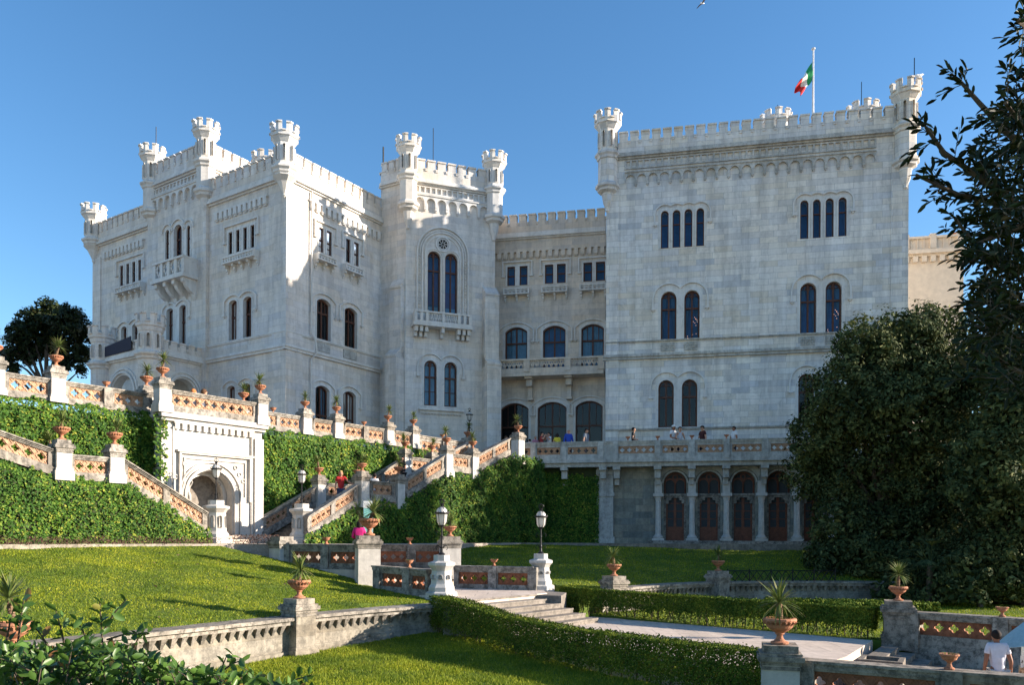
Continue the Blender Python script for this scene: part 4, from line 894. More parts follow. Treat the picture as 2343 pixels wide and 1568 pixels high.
def balustrade(P0, P1, z0, z1, groups, label, h=1.08, name='balustrade', posts=(), mat='bal', wall=0.0, group='balustrades of the garden stairs and terraces', tv=None, tm='terra2'):
    """groups: (u0, u1, tiles) as fractions of the length; posts: fractions"""
    F = Frame(P0, P1, z0, z1); L = F.L; t = thing(name, F.pt(L / 2, 0), label, 'balustrade', group)
    mb = MB(); e_ = .14 if h > .8 else .10; mb.box(F, 0, L, h - e_, h - .05, -.15, .15); mb.box(F, .0, L, h - .05, h, -.19, .19); mb.box(F, 0, L, h - e_ - .04, h - e_, -.12, .12); mb.build('rail', mat, t)
    mb = MB(); mb.box(F, 0, L, -wall, .10, -.17, .17); mb.box(F, 0, L, .10, .14 if h < .95 else .20, -.13, .14); mb.build('plinth', mat, t)
    tv = tv or ((.31, h - .29) if h > .95 else (.21, h - .20) if h > .80 else (.15, h - .16)); gs = [(a * L, b * L, n) for a, b, n in groups]; mb = MB(); x = 0
    for a, b, n in gs + [(L, L, 0)]:
        if a - x > .02: mb.box(F, x, a, .12, h - .12, -.10, .11)
        if n:
            mb.box(F, a, b, .12, tv[0], -.10, .10); mb.box(F, a, b, tv[1], h - .10, -.10, .10)
        x = b
    if mb.v: mb.build('stone_panel', mat, t)
    for f in posts: mb = MB(); u = f * L; mb.box(F, u - .15, u + .15, 0, h - .02, -.20, .20); mb.build('post', mat, t)
    for a, b, n in gs: mb = MB(); tilepanel(mb, F, a, b, *tv, .05, .10, n); mb.build('tile_panel', tm, t)
    return t
def pier(x, y, z0, z1, w_, label, ang=None, mat='pier', group='square stone piers', base=.28):
    """square pier with moulded base and cap, top at z1"""
    ang = math.atan2(U.y, U.x) if ang is None else ang; t = thing('stone_pier', (x, y, z0), label, 'pier', group)
    d = Vector((cos(ang), sin(ang))); r = w_ / 2
    def blk(mb, hw, a, b): F = Frame((x - d.x * hw, y - d.y * hw), (x + d.x * hw, y + d.y * hw)); mb.box(F, 0, 2 * hw, a, b, -hw, hw)
    mb = MB(); blk(mb, r, z0, z1 - .34); mb.build('shaft', mat, t)
    mb = MB(); blk(mb, r + .06, z0 - .02, z0 + base); blk(mb, r + .03, z0 + base, z0 + base + .08); mb.build('base', mat, t)
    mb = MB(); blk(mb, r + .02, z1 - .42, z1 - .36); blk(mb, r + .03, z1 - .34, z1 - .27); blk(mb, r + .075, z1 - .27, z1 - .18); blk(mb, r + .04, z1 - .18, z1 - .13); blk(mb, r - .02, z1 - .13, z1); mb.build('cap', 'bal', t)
    return t
URN = [(.17, 0), (.19, .02), (.19, .05), (.13, .07), (.08, .12), (.065, .18), (.075, .21), (.10, .22), (.09, .24), (.17, .29), (.26, .36), (.29, .42), (.27, .45), (.33, .48), (.355, .52), (.34, .56), (.29, .57), (.27, .54), (.10, .50)]
def strap(mb, c, yaw, pitch, ln, wd, droop=.4, n=4):
    """long narrow arching leaf"""
    d = Vector((cos(yaw), sin(yaw), 0)); s_ = Vector((-sin(yaw), cos(yaw), 0)); p = Vector(c); a = pitch; pts = []
    for k in range(n + 1):
        f = k / n; ww = wd * (0.35 + 1.3 * f if f < .45 else 1.0 * (1 - (f - .45) / .56) + .0); pts.append((p.copy(), ww)); dr = Vector((d.x * cos(a), d.y * cos(a), sin(a))); p = p + dr * (ln / n); a -= droop / n
    for (p0, w0), (p1, w1) in zip(pts, pts[1:]): mb.quad(p0 - s_ * w0, p0 + s_ * w0, p1 + s_ * w1, p1 - s_ * w1)
def urn_bowl(mb, c, sc):
    mb.lathe(c, [(r * sc, z * sc) for r, z in URN], 20)
    sc *= .76
    for k in range(20): a = 2 * pi * k / 20; mb.tube([(c[0] + .29 * sc * cos(a), c[1] + .29 * sc * sin(a), c[2] + .44 * sc), (c[0] + .345 * sc * cos(a), c[1] + .345 * sc * sin(a), c[2] + .50 * sc)], .028 * sc, 5)
rng = random.Random(5)
PALMS = []
URN = [(r * .76, z * .76) for r, z in URN]
def mkpalm(var):
    t = thing('potted_palm', (0, 0, 0), 'x', 'potted palm'); mb = MB(); urn_bowl(mb, (0, 0, 0), 1.0); mb.build('urn', 'terra', t, smooth=False)
    r = random.Random(var * 7 + 1); h = (.26, .38, .18)[var]; lx, ly = ((.04, .02), (-.07, .05), (.10, .0))[var]
    mb = MB(); mb.tube([(0, 0, .36), (lx * .4, ly * .4, .38 + h * .4), (lx, ly, .40 + h)], [.045, .038, .05], 8)
    for k in range(9): f = k / 9; mb.lathe((lx * f, ly * f, .38 + h * f), [(.038, 0), (.055, .02), (.042, .035)], 8, k)
    mb.build('trunk', 'palmtrunk', t); mb = MB()
    for k in range(90): pit = r.uniform(-.6, 1.45); strap(mb, (lx, ly, .41 + h), r.uniform(0, 2 * pi), pit, r.uniform(.32, .56), .016 + .007 * r.random(), r.uniform(.3, .9))
    mb.build('fronds', 'palm', t, fixn=False)
    mb = MB()
    for k in range(60): a = r.uniform(0, 2 * pi); d_ = .21 * sqrt(r.random()); strap(mb, (d_ * cos(a), d_ * sin(a), .40), a, r.uniform(.5, 1.5), r.uniform(.05, .11), .008, .5, 2)
    mb.build('undergrowth', 'hedge', t, fixn=False); return t
def mksmall():
    t = thing('stone_urn', (0, 0, 0), 'x', 'urn'); mb = MB()
    mb.lathe((0, 0, 0), [(.10, 0), (.11, .03), (.06, .07), (.04, .13), (.06, .17), (.14, .22), (.17, .29), (.20, .31), (.20, .34), (.15, .34), (.05, .31)], 16); mb.build('bowl', 'terra', t); mb = MB(); r = random.Random(3)
    for k in range(70): a = r.uniform(0, 2 * pi); d_ = .17 * sqrt(r.random()); strap(mb, (d_ * cos(a), d_ * sin(a), .32), a, r.uniform(.5, 1.5), r.uniform(.03, .07), .008, .5, 2)
    mb.build('plants', 'hedge', t, fixn=False); return t
used = set()
P_PALM = [mkpalm(v) for v in range(3)]; P_SM = mksmall()
def palm(p, label, scale=1.0, var=None, rz=None):
    var = rng.randrange(3) if var is None else var; src = P_PALM[var]; rz = rng.uniform(0, 6) if rz is None else rz
    scale *= .86
    if var in used: o = copy_thing(src, p, rz, label, scale)
    else: used.add(var); o = src; o.location = p; o.rotation_euler = (0, 0, rz); o.scale = (scale,) * 3; o['label'] = label
    o['group'] = 'terracotta urns with small palms'; return o
def small(p, label, scale=1.0):
    scale *= .72
    if 's' in used: o = copy_thing(P_SM, p, rng.uniform(0, 6), label, scale)
    else: used.add('s'); o = P_SM; o.location = p; o.scale = (scale,) * 3; o['label'] = label
    o['group'] = 'small terracotta urns on the balustrade posts'; return o
GP = 'square stone piers'
# ---- upper terrace balustrade along the ivy wall; pixel columns give the post positions
LFm = Frame(SP(-22, 3.7), SP(13.2, 3.7), T)
def us(x): return LFm.uz(x, 900)[0]
def seg(xa, xb, groups, posts, label, F=LFm, z=T, wall=.35, off=0.0):
    ua, ub = us(xa), us(xb); L = ub - ua
    return balustrade(F.xy(ua, off), F.xy(ub, off), z + .42, z + .42, [((us(a) - ua) / L, (us(b) - ua) / L, n) for a, b, n in groups], label, posts=[(us(p) - ua) / L for p in posts], wall=.10, h=.70)
seg(-140, 112, [(-110, -20, 3), (18, 106, 3)], [], 'terracotta tiled balustrade above the ivy at the left edge, left of the tall pier')
seg(146, 345, [(156, 234, 3), (259, 325, 3)], [243], 'terracotta tiled balustrade with one small urn between the tall pier and the ivy corner')
for x, z_, sc_, v, lb in ((128, 5.85, 1.0, 1, 'upper terrace pier in front of the dark tree'), (-12, 5.85, 1.0, 0, 'left edge upper terrace pier'), (698, 5.75, .9, 0, 'third pier right of the niche, under the left wing'), (770, 5.75, .9, 1, 'pier between the two arched doors of the left wing'), (888, 5.75, .9, 1, 'pier before the foot of the middle tower'), (946, 5.75, .9, 0, 'last sunlit pier of the ivy wall balustrade')):
    u = us(x); p = LFm.pt(u, 0); pier(p.x, p.y, T + .35, z_, .46, 'pier: ' + lb, group=GP, base=.15); palm((p.x, p.y, z_), 'palm urn on the ' + lb, sc_, v)
seg(604, 682, [(606, 630, 1), (638, 682, 3)], [], 'short sunlit tiled balustrade just right of the white niche')
seg(714, 756, [(718, 756, 3)], [], 'three-tile balustrade between two palm urns under the left wing')
seg(785, 875, [(788, 826, 3), (840, 874, 3)], [833], 'six-tile balustrade with one small urn in front of the left wing corner')
seg(900, 938, [(903, 936, 3)], [], 'three-tile balustrade before the buttress of the middle tower')
for x, lb in ((243, 'small urn on the balustrade left of the entrance porch'), (625, 'small urn just right of the niche piers'), (833, 'small urn on the balustrade in front of the left wing corner')):
    p = LFm.pt(us(x), 1.09); small(p, lb + ', terracotta', 1.0)
p = LFm.pt(us(625), 0); 
# dark section from the wall end to the stair head
e0 = LFm.xy(us(955), 0); e1 = (-2.55, 44.6)
balustrade(e0, e1, T, T, [(.06, .42, 3), (.55, .92, 3)], 'shaded balustrade at the foot of the middle tower behind the stairs', posts=[.48], wall=.3)
small((e0[0] * .52 + e1[0] * .48, e0[1] * .52 + e1[1] * .48, T + 1.08), 'small dark urn on the shaded balustrade at the foot of the middle tower')
pier(*e1, T - .3, 5.6, .55, 'shaded pier at the head of the stairs beside the tower lamp', group=GP); palm((*e1, 5.6), 'urn with dark palm on the shaded pier left of the tower lamp', .95, 1)
# ---- niche block
NFr = Frame(SP(-6.02, 2.7), SP(-1.5 + .12, 2.7)); nt_ = 4.64; u370 = NFr.uz(370, 1000)[0]; u600 = NFr.uz(599, 1000)[0]
NF = Frame(NFr.xy(u370), NFr.xy(u600)); niche = thing('garden_niche', NF.pt(NF.L / 2, 0), 'white marble niche pavilion with an arched recess set into the ivy wall', 'niche')
def nf(x, y): return NF.uz(x, y)
au0, _ = nf(428, 1200); au1, az = nf(532, 1200); atop = nf(480, 1078)[1]; rec = 1.3
mb = MB(); ol = outline(au0, au1, 0, atop, 'r', 20); fillaround(mb, NF, ol, 0, NF.L, -.5, 4.35)
mb.quad(NF.pt(0, -.5), NF.pt(NF.L, -.5), NF.pt(NF.L, -.0), NF.pt(0, -.0)); 
P = NF.pt; mb.quad(P(0, -.5, 0), P(0, -.5, -1.2), P(0, 4.35, -1.2), P(0, 4.35, 0)); mb.quad(P(NF.L, -.5, 0), P(NF.L, -.5, -1.2), P(NF.L, 4.35, -1.2), P(NF.L, 4.35, 0))
mb.build('wall', 'pier', niche)
mb = MB(); reveal(mb, NF, ol, 0, -rec); mb.poly([P(*p, -rec) for p in ol]); mb.build('recess', 'pier', niche)
mb = MB(); uc = uc_n = (au0 + au1) / 2; hw = (au1 - au0) / 2; zc = atop - hw
for r_, w2, oo in ((.04, .10, .10), (.18, .06, .05), (.30, .05, .09)): mb.ribbon(NF, [(uc - hw - r_, 0)] + [(uc - (hw + r_) * cos(pi * k / 20), zc + (hw + r_) * sin(pi * k / 20)) for k in range(21)] + [(uc + hw + r_, 0)], w2, -.01, oo)
mb.ribbon(NF, [(uc - hw + .16, 0)] + [(uc - (hw - .16) * cos(pi * k / 20), zc + (hw - .16) * sin(pi * k / 20)) for k in range(21)] + [(uc + hw - .16, 0)], .14, -.55, -.42)
fu0, fz0 = nf(412, 1172)[0], nf(412, 1172)[1]; fu1 = nf(568, 1130)[0]; fzt = nf(500, 1046)[1]
mb.ribbon(NF, [(fu0, fzt - 1.75), (fu0, fzt), (fu1, fzt), (fu1, fzt - 1.75)], .09, 0, .12); mb.box(NF, fu0 - .18, fu1 + .18, fzt + .06, fzt + .14, 0, .16)
mb.ribbon(NF, [(fu0 + .18, fzt - 1.55), (fu0 + .18, fzt - .18), (fu1 - .18, fzt - .18), (fu1 - .18, fzt - 1.55)], .05, 0, .06)
for s_ in (-1, 1):
    for k in range(3):
        cu = uc + s_ * (hw + .12 + .22 * k * .8); cz = fzt - .38 - .26 * k; mb.ribbon(NF, [(cu + .09 * cos(t), cz + .09 * sin(t)) for t in [2 * pi * j / 10 for j in range(10)]], .03, 0, .05, True)
mb.build('arch_moulding', 'pier', niche)
mb = MB(); mb.box(NF, -.08, NF.L + .08, 4.30, 4.42, -1.2, .14); mb.box(NF, -.14, NF.L + .14, 4.42, 4.54, -1.2, .26); mb.box(NF, -.10, NF.L + .10, 4.54, 4.64, -1.2, .18)
n = 12
for k in range(n): u = NF.L * .13 + NF.L * .74 * k / (n - 1); mb.box(NF, u - .09, u + .09, 4.02, 4.24, 0, .12) 
mb.box(NF, NF.L * .10, NF.L * .90, 4.24, 4.31, 0, .13)
mb.build('cornice', 'pier', niche)
for a, b, u in ((-.05, .36, .42), (NF.L - .36, NF.L + .05, NF.L - .5)): mb = MB(); mb.box(NF, a, b, -.4, 4.0, -.02, .07); mb.tube([NF.pt(u, 4.1, .07), NF.pt(u, -.2, .07)], .035, 6); mb.build('pilaster', 'pier', niche)
mb = MB(); mb.box(NF, -.3, NF.L + .35, -.5, .02, -.05, .55); mb.box(NF, -.3, NF.L + .6, -.5, -.14, .5, .95); mb.box(NF, .2, NF.L - .2, -.4, .0, -rec - .2, 0.01); mb.build('step', 'pave', niche)
# balustrade over the niche
b_ = balustrade(NF.xy(.27, -.05), NF.xy(NF.L - .25, -.05), 4.76, 4.76, [(.03, .95, 9)], 'nine-tile terracotta balustrade crowning the white niche pavilion', h=.72, wall=.13)
for u, lb, v in ((.05, 'left', 1), (NF.L - .05, 'right', 0)):
    p = NF.pt(u, 0, -.05); pier(p.x, p.y, 4.6, 5.88, .46, f'tall white pier at the {lb} end of the niche balustrade', group=GP); palm((p.x, p.y, 5.88), f'urn with palm on the {lb} pier of the niche balustrade', 1.0, v)
    p = NF.pt(u, 0, -1.25); pier(p.x, p.y, T - .3, 5.70, .46, f'lower pier just behind the {lb} niche pier', group=GP); palm((p.x, p.y, 5.70), f'urn with palm behind the {lb} niche pier', 1.0, 0 if v else 2)
# ---- wall bodies clothed in ivy (the masonry under the leaves)
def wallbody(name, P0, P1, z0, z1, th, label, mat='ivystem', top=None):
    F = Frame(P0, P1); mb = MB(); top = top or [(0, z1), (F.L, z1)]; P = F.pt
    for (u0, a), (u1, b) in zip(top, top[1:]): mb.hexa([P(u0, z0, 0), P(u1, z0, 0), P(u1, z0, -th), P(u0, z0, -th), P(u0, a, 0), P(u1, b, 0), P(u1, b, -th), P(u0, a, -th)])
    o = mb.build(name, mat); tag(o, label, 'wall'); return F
WL_ = wallbody('ivy_wall', SP(-22, 3.55), SP(-3.6, 3.55), -.6, 4.35, .35, 'tall retaining wall under ivy on the left, below the upper terrace')
WR_ = wallbody('ivy_wall', SP(-1.5, 3.55), SP(13.2, 3.55), -.6, 4.35, .35, 'tall retaining wall under ivy right of the niche, below the upper terrace')
# ---- grand stair on the right
def floorz(s): return float(np.interp(s, [-.2, 2.8, 4.9, 8.0, 9.9, 13.0], [PLZ, 1.35, 1.35, 2.95, 2.95, T]))
gst = thing('staircase', (SP(6, 1.4)[0], SP(6, 1.4)[1], PLZ), 'long stone staircase climbing in three flights beside the ivy wall to the terrace', 'staircase')
for s0, s1, z0, z1 in ((-.2, 2.8, PLZ, 1.35), (4.9, 8.0, 1.35, 2.95), (9.9, 13.0, 2.95, T)):
    n = round((z1 - z0) / .15); mb = MB(); Fs = Frame(SP(s0, 0), SP(s1, 0))
    for k in range(n): a = Fs.L * k / n; mb.box(Fs, a, a + Fs.L / n + .001, -.5, z0 + (z1 - z0) * (k + 1) / n, -2.85, .0); mb.box(Fs, a - .03, a + .02, z0 + (z1 - z0) * (k + 1) / n - .05, z0 + (z1 - z0) * (k + 1) / n + .003, -2.7, -.15)
    mb.build('flight', 'step', gst)
mb = MB()
for s0, s1, z in ((2.8, 4.9, 1.35), (8.0, 9.9, 2.95)): Fs = Frame(SP(s0, 0), SP(s1, 0)); mb.box(Fs, 0, Fs.L, -.5, z, -2.85, 0)
mb.build('stair_landing', 'step', gst)
SW = wallbody('ivy_wall', SP(-.3, -.16), SP(13.4, -.16), -.6, 0, .3, 'sloping ivy-covered side wall of the long staircase', top=[(0, PLZ - .1), (.1, PLZ), (3.1, 1.3), (5.2, 1.3), (8.3, 2.9), (10.2, 2.9), (13.3, T - .1), (13.7, T - .1)])
def flight(a, b, off, nm, tl, wall=.25):
    z0, z1 = floorz(a), floorz(b); return balustrade(SP(a, off), SP(b, off), z0 + .32, z1 + .32, tl, nm, wall=.16, h=.72)
flight(-.1, 2.45, 0, 'sloping balustrade of the first stair flight, nearest the lamp pier', [(.08, .46, 4), (.55, .93, 4)])
flight(3.15, 4.6, 0, 'level three-tile balustrade of the first stair landing', [(.12, .88, 3)])
flight(5.25, 7.75, 0, 'sloping balustrade of the second stair flight', [(.06, .46, 4), (.54, .94, 4)])
flight(8.3, 9.65, 0, 'level balustrade of the second stair landing', [(.12, .88, 3)])
flight(10.2, 12.8, 0, 'sloping balustrade of the top stair flight', [(.06, .46, 4), (.54, .94, 4)])
flight(-.3, 2.4, 2.75, 'shaded back balustrade of the first stair flight, against the ivy wall', [(.08, .46, 4), (.55, .93, 4)])
flight(2.95, 4.6, 2.75, 'shaded back balustrade of the first landing behind the woman in red', [(.12, .88, 3)])
flight(5.2, 7.7, 2.75, 'back balustrade of the second stair flight', [(.06, .46, 4), (.54, .94, 4)])
flight(8.25, 9.65, 2.75, 'back balustrade of the second landing with an urn at each end', [(.12, .88, 3)])
flight(10.2, 12.8, 2.75, 'back balustrade of the top stair flight below the tower lamp', [(.06, .46, 4), (.54, .94, 4)])
for s, off, lb, v in ((2.8, 0, 'front pier at the top of the first flight', None), (4.9, 0, 'front pier at the foot of the second flight', None), (8.05, 0, 'front pier at the top of the second flight', 1), (9.95, 0, 'front pier at the foot of the top flight', 0),
        (2.7, 2.75, 'back pier at the top of the first flight', None), (4.9, 2.75, 'back pier at the foot of the second flight', None), (8.0, 2.75, 'sunlit back pier at the top of the second flight', 2), (9.9, 2.75, 'sunlit back pier at the foot of the top flight', 2)):
    x, y = SP(s, off); z = floorz(s) + 1.42; pier(x, y, floorz(s) - .1, z, .44, 'stair pier: ' + lb, group=GP)
    palm((x, y, z), 'urn on the ' + lb, .95 if v is not None else .9, v)
x, y = .30, 42.6; pier(x, y, T - .3, T + 1.42, .52, 'pier where the stairs meet the long terrace balustrade', group=GP); palm((x, y, T + 1.42), 'wide urn with palm where the stairs meet the terrace', 1.0, 1)
# ---- left stair, mirrored
Q0 = Vector((-11.2, 29.0))
def SQ(s, off=0.0): p = Q0 - U * s + Mv * off; return (p.x, p.y)
def fz2(s): return float(np.interp(s, [0, 3.2, 5.0, 9, 12], [PLZ + .05, 1.55, 1.55, 2.6, 3.6]))
LW = wallbody('ivy_wall', SQ(12, -.16), SQ(0, -.16), -.6, 0, .3, 'ivy-covered side wall of the left stair, beside the lawn', top=[(0, 3.5), (3, 2.5), (7.0, 1.6), (8.8, 1.6), (11.9, .0), (12, -.3)])
balustrade(SQ(10.5), SQ(5.3), fz2(10.5) + .36, fz2(5.3) + .36, [(.02, .31, 4), (.35, .64, 4), (.68, .96, 4)], 'sunlit sloping balustrade at the left edge, upper flight of the left stair', wall=.14, h=.70)
balustrade(SQ(4.85), SQ(3.65), 1.88, 1.88, [(.10, .95, 3)], 'level three-tile balustrade of the left stair landing', wall=.12, h=.70)
balustrade(SQ(3.2), SQ(.1), fz2(3.2) + .34, fz2(.1) + .34, [(.06, .46, 5), (.54, .94, 5)], 'sunlit sloping balustrade of the lower left stair, ending at the lamp pier', wall=.16, h=.72)
for s, lb, v in ((5.08, 'left stair pier at the upper end of the landing', 0), (3.42, 'left stair pier at the lower end of the landing', 2)):
    x, y = SQ(s); pier(x, y, 1.75, 3.02, .46, 'sunlit ' + lb, group=GP); palm((x, y, 3.02), 'urn with palm on the ' + lb, 1.1, v)
x, y = SQ(4.5, 2.2); pier(x, y, PLZ, 2.55, .5, 'pier of the left stair back rail, half hidden behind the landing', group=GP); palm((x, y, 2.55), 'urn with palm half hidden behind the left stair landing', 1.0, 1)
x, y = SQ(6.9, 2.0); pier(x, y, PLZ, 2.9, .5, 'hidden back pier of the left stair upper flight', group=GP); palm((x, y, 2.9), 'palm in front of the ivy at the left edge', 1.0, 0)
ls = thing('staircase', (SQ(4, 1)[0], SQ(4, 1)[1], PLZ), 'left stair rising behind its balustrade to the upper terrace', 'staircase'); mb = MB()
for k in range(24): s1 = 12 - .5 * k; Fs = Frame(SQ(s1), SQ(s1 - .5)); mb.box(Fs, 0, Fs.L, -.6, fz2(s1 - .25) - .1, -1.8, -.05)
mb.build('flight', 'step', ls)
# ---- terrace front: rail, deck and brackets, arcade below
def ut(x): return TRF.uz(x, 1000)[0]
deck = thing('terrace', TRF.pt(8, -.3), 'long castle terrace with a projecting stone edge above the arcade', 'terrace')
mb = MB(); mb.box(TRF, .4, TRF.L, -.38, -.16, -.8, .12); mb.box(TRF, .4, TRF.L, -.16, 0, -.8, .28); mb.build('edge', 'trimg', deck)
mb = MB(); mb.box(TRF, .6, TRF.L, -.30, -.004, -2.4, -.8); mb.build('paving', 'step', deck)
pxs = [1188, 1222, 1291, 1376, 1409, 1505, 1583, 1662, 1750, 1835, 1950]; tl = [(1193, 1216, 1), (1230, 1283, 4), (1300, 1367, 4), None, (1408 + 8, 1498, 5), (1516, 1574, 4), (1596, 1655, 4), (1675, 1742, 4), (1763, 1828, 4), (1848, 1940, 5)]
for k in range(len(pxs) - 1):
    a, b = ut(pxs[k]), ut(pxs[k + 1]); g = tl[k]
    gl = [((ut(g[0]) - a) / (b - a), (ut(g[1]) - a) / (b - a), g[2])] if g else []
    lb = ['beside the stair head pier', 'in front of the crowd', 'under the man in blue', 'narrow section at the keep corner', 'under the man in black', 'under the couple in white', 'under the dark-hatted person', 'under the man in a white shirt', 'next to the big tree', 'behind the big tree'][k]
    balustrade(TRF.xy(a, .1), TRF.xy(b, .1), T, T, gl, 'terrace balustrade section ' + lb, h=1.0, posts=[1.0], group='sections of the long terrace balustrade', mat='trimg')
for x in (1437, 1505, 1583, 1662): 
    p = TRF.pt(ut(x), 1.0, .1); lb = {1437: 'left of the man in black', 1505: 'left of the couple in white', 1583: 'right of the couple in white', 1662: 'left of the man in a white shirt'}[x]
    small(p, 'small urn on the terrace rail ' + lb, .95)
for x in (1291, 1380, 1411, 1505, 1583, 1662, 1750, 1835):
    u = ut(x); mb = MB(); mb.box(TRF, u - .2, u + .2, -.55, -.38, -.75, .12); mb.box(TRF, u - .16, u + .16, -1.0, -.55, -.75, -.12); mb.box(TRF, u - .13, u + .13, -1.35, -1.0, -.75, -.40); mb.build('bracket', 'trimg', deck)
AR = Frame(TRF.xy(0, -.75), TRF.xy(TRF.L, -.75)); pa0, pa1 = AR.uz(1366, 1150)[0], AR.uz(1404, 1150)[0]
arc = thing('arcade', AR.pt(12, -.4), 'shaded stone arcade of round arches on columns under the castle terrace', 'arcade')
mb = MB(); mb.box(AR, pa0, pa1, -.6, T - .3, -.3, .30); mb.box(AR, pa0 - .08, pa1 + .08, -.6, .05, -.3, .38); z_ = at(1385, 1130, 42.5).z; mb.box(AR, pa0 - .06, pa1 + .06, z_ - .1, z_ + .1, -.3, .37); mb.box(AR, pa0 - .02, pa1 + .02, T - .75, T - .5, -.3, .4); mb.build('corner_pier', 'trimg', arc)
ca = [AR.uz(x, 1200)[0] for x in (1506, 1583, 1661, 1740, 1822)]; sp_ = (ca[-1] - ca[0]) / 4; ca = [ca[0] + sp_ * k for k in range(7)]; zsill = at(1600, 1238, 42.5).z
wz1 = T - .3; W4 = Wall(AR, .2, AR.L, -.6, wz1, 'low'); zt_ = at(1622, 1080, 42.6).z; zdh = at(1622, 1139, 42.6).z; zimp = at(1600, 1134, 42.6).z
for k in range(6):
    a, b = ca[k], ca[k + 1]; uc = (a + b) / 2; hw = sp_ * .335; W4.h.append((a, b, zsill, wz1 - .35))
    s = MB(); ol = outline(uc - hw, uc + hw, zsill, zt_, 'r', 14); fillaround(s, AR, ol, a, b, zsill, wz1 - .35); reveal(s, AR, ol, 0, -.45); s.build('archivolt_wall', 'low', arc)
    s = MB(); P = AR.pt
    for r_, w2, oo in ((.02, .08, .10), (.16, .30, .05)): s.ribbon(AR, [(uc - (hw + r_) * cos(pi * j / 16), zt_ - hw + (hw + r_) * sin(pi * j / 16)) for j in range(17)], w2, -.02, oo)
    s.build('archivolt', 'trimg', arc)
    # door with shouldered head and lancet fanlight
    dz = zdh; d_ = MB(); o_ = -.34; hw2 = hw * .80
    for s_ in (-1, 1):
        e = uc + s_ * hw2; c_ = uc
        lo_, hi_ = (min(e, c_), max(e, c_)); d_.box(AR, lo_, hi_, zsill, zsill + .75, o_ - .05, o_); 
        d_.box(AR, e - (.09 if s_ > 0 else 0), e + (.09 if s_ < 0 else 0), zsill + .75, dz - .25, o_ - .05, o_ + .01); d_.box(AR, c_ + (0 if s_ > 0 else -.07), c_ + (.07 if s_ > 0 else 0), zsill + .75, dz, o_ - .05, o_ + .01)
        for j in range(1, 4): zz = zsill + .75 + (dz - .3 - zsill - .75) * j / 3; d_.box(AR, lo_, hi_, zz - .02, zz + .02, o_ - .04, o_)
        d_.box(AR, lo_ + .09, hi_ - .09, zsill + .12, zsill + .62, o_ - .02, o_ + .02)
    dr = d_.build('door', 'door', arc)
    g = MB(); g.quad(P(uc - hw2, zsill + .7, o_ - .03), P(uc + hw2, zsill + .7, o_ - .03), P(uc + hw2, dz, o_ - .03), P(uc - hw2, dz, o_ - .03)); g.quad(P(uc - hw * .9, dz, o_ - .06), P(uc + hw * .9, dz, o_ - .06), P(uc + hw * .9, zt_, o_ - .06), P(uc - hw * .9, zt_, o_ - .06)); g.build('pane', cloth('door_glass', (.05, .055, .06)), dr)
    s = MB(); f = [(uc - hw2 - .02, dz - .32), (uc - hw2 * .72, dz - .32), (uc - hw2 * .72, dz - .14), (uc - hw2 * .42, dz - .14), (uc - hw2 * .42, dz), (uc + hw2 * .42, dz), (uc + hw2 * .42, dz - .14), (uc + hw2 * .72, dz - .14), (uc + hw2 * .72, dz - .32), (uc + hw2 + .02, dz - .32)]
    for (x0, y0), (x1, y1) in zip(f, f[1:]):
        if x1 > x0 + 1e-5: s.box(AR, x0, x1, y0, dz + .14, o_ + .0, -.16)
    s.box(AR, uc - hw, uc + hw, dz + .10, dz + .22, o_, -.10); s.box(AR, uc - hw, uc - hw2, zsill, dz + .1, o_, -.20); s.box(AR, uc + hw2, uc + hw, zsill, dz + .1, o_, -.20); s.build('door_surround', 'bal', arc)
    s = MB()
    for s_ in (-1, 1): c_ = uc + s_ * hw * .46; s.ribbon(AR, [(c_ - hw * .38, dz + .22)] + [(c_ - hw * .38 * cos(pi * j / 10), zt_ - hw * 1.05 + hw * .38 * sin(pi * j / 10)) for j in range(11)] + [(c_ + hw * .38, dz + .22)], .09, o_ - .05, o_ + .02)
    s.ribbon(AR, outline(uc - hw, uc + hw, dz + .2, zt_, 'r', 14)[::-1], .07, o_ - .05, o_ + .02); s.ribbon(AR, [(uc + .16 * cos(t), zt_ - hw * .42 + .16 * sin(t)) for t in [2 * pi * j / 10 for j in range(10)]], .06, o_ - .05, o_ + .02, True)
    s.build('fanlight', 'door', arc)
o = W4.build('wall'); bpy.context.view_layer.update(); o.parent = arc; o.matrix_parent_inverse = Matrix.Translation(arc.location).inverted()
bpy.context.view_layer.update()
for k in range(7):
    p = AR.pt(ca[k], 0, .16); mb = MB()
    mb.box(AR, ca[k] - .32, ca[k] + .32, zsill - .02, zsill + .12, -.05, .46); mb.lathe((p.x, p.y, 0), [(.26, zsill + .12), (.28, zsill + .2), (.20, zsill + .28), (.165, zsill + .36), (.145, zimp - .42), (.17, zimp - .38), (.15, zimp - .32), (.20, zimp - .12), (.26, zimp - .04)], 14)
    mb.box(AR, ca[k] - .28, ca[k] + .28, zimp - .06, zimp + .10, -.05, .42); mb.box(AR, ca[k] - .2, ca[k] + .2, zimp + .1, zimp + .75, -.05, .20); mb.build('column', 'pier', arc)
mb = MB(); mb.box(AR, ca[0] - .5, AR.L, -.8, zsill - .001, -.3, .8); mb.box(AR, ca[0] - .8, AR.L, -.8, zsill - .18, .8, 1.25); mb.build('step', 'bal', arc)
iv2 = wallbody('ivy_wall', AR.xy(AR.uz(1236, 1100)[0], .25), AR.xy(pa0 - .02, .25), -.6, T - .4, .3, 'dark recessed ivy wall under the terrace, beside the arcade pier')
u1236 = TRF.uz(1236, 1100)[0]
iv1 = wallbody('ivy_wall', (.45, 42.35), TRF.xy(u1236, .35), -.6, T - .1, .9, 'ivy wall below the stair head, where the terrace balustrade begins')
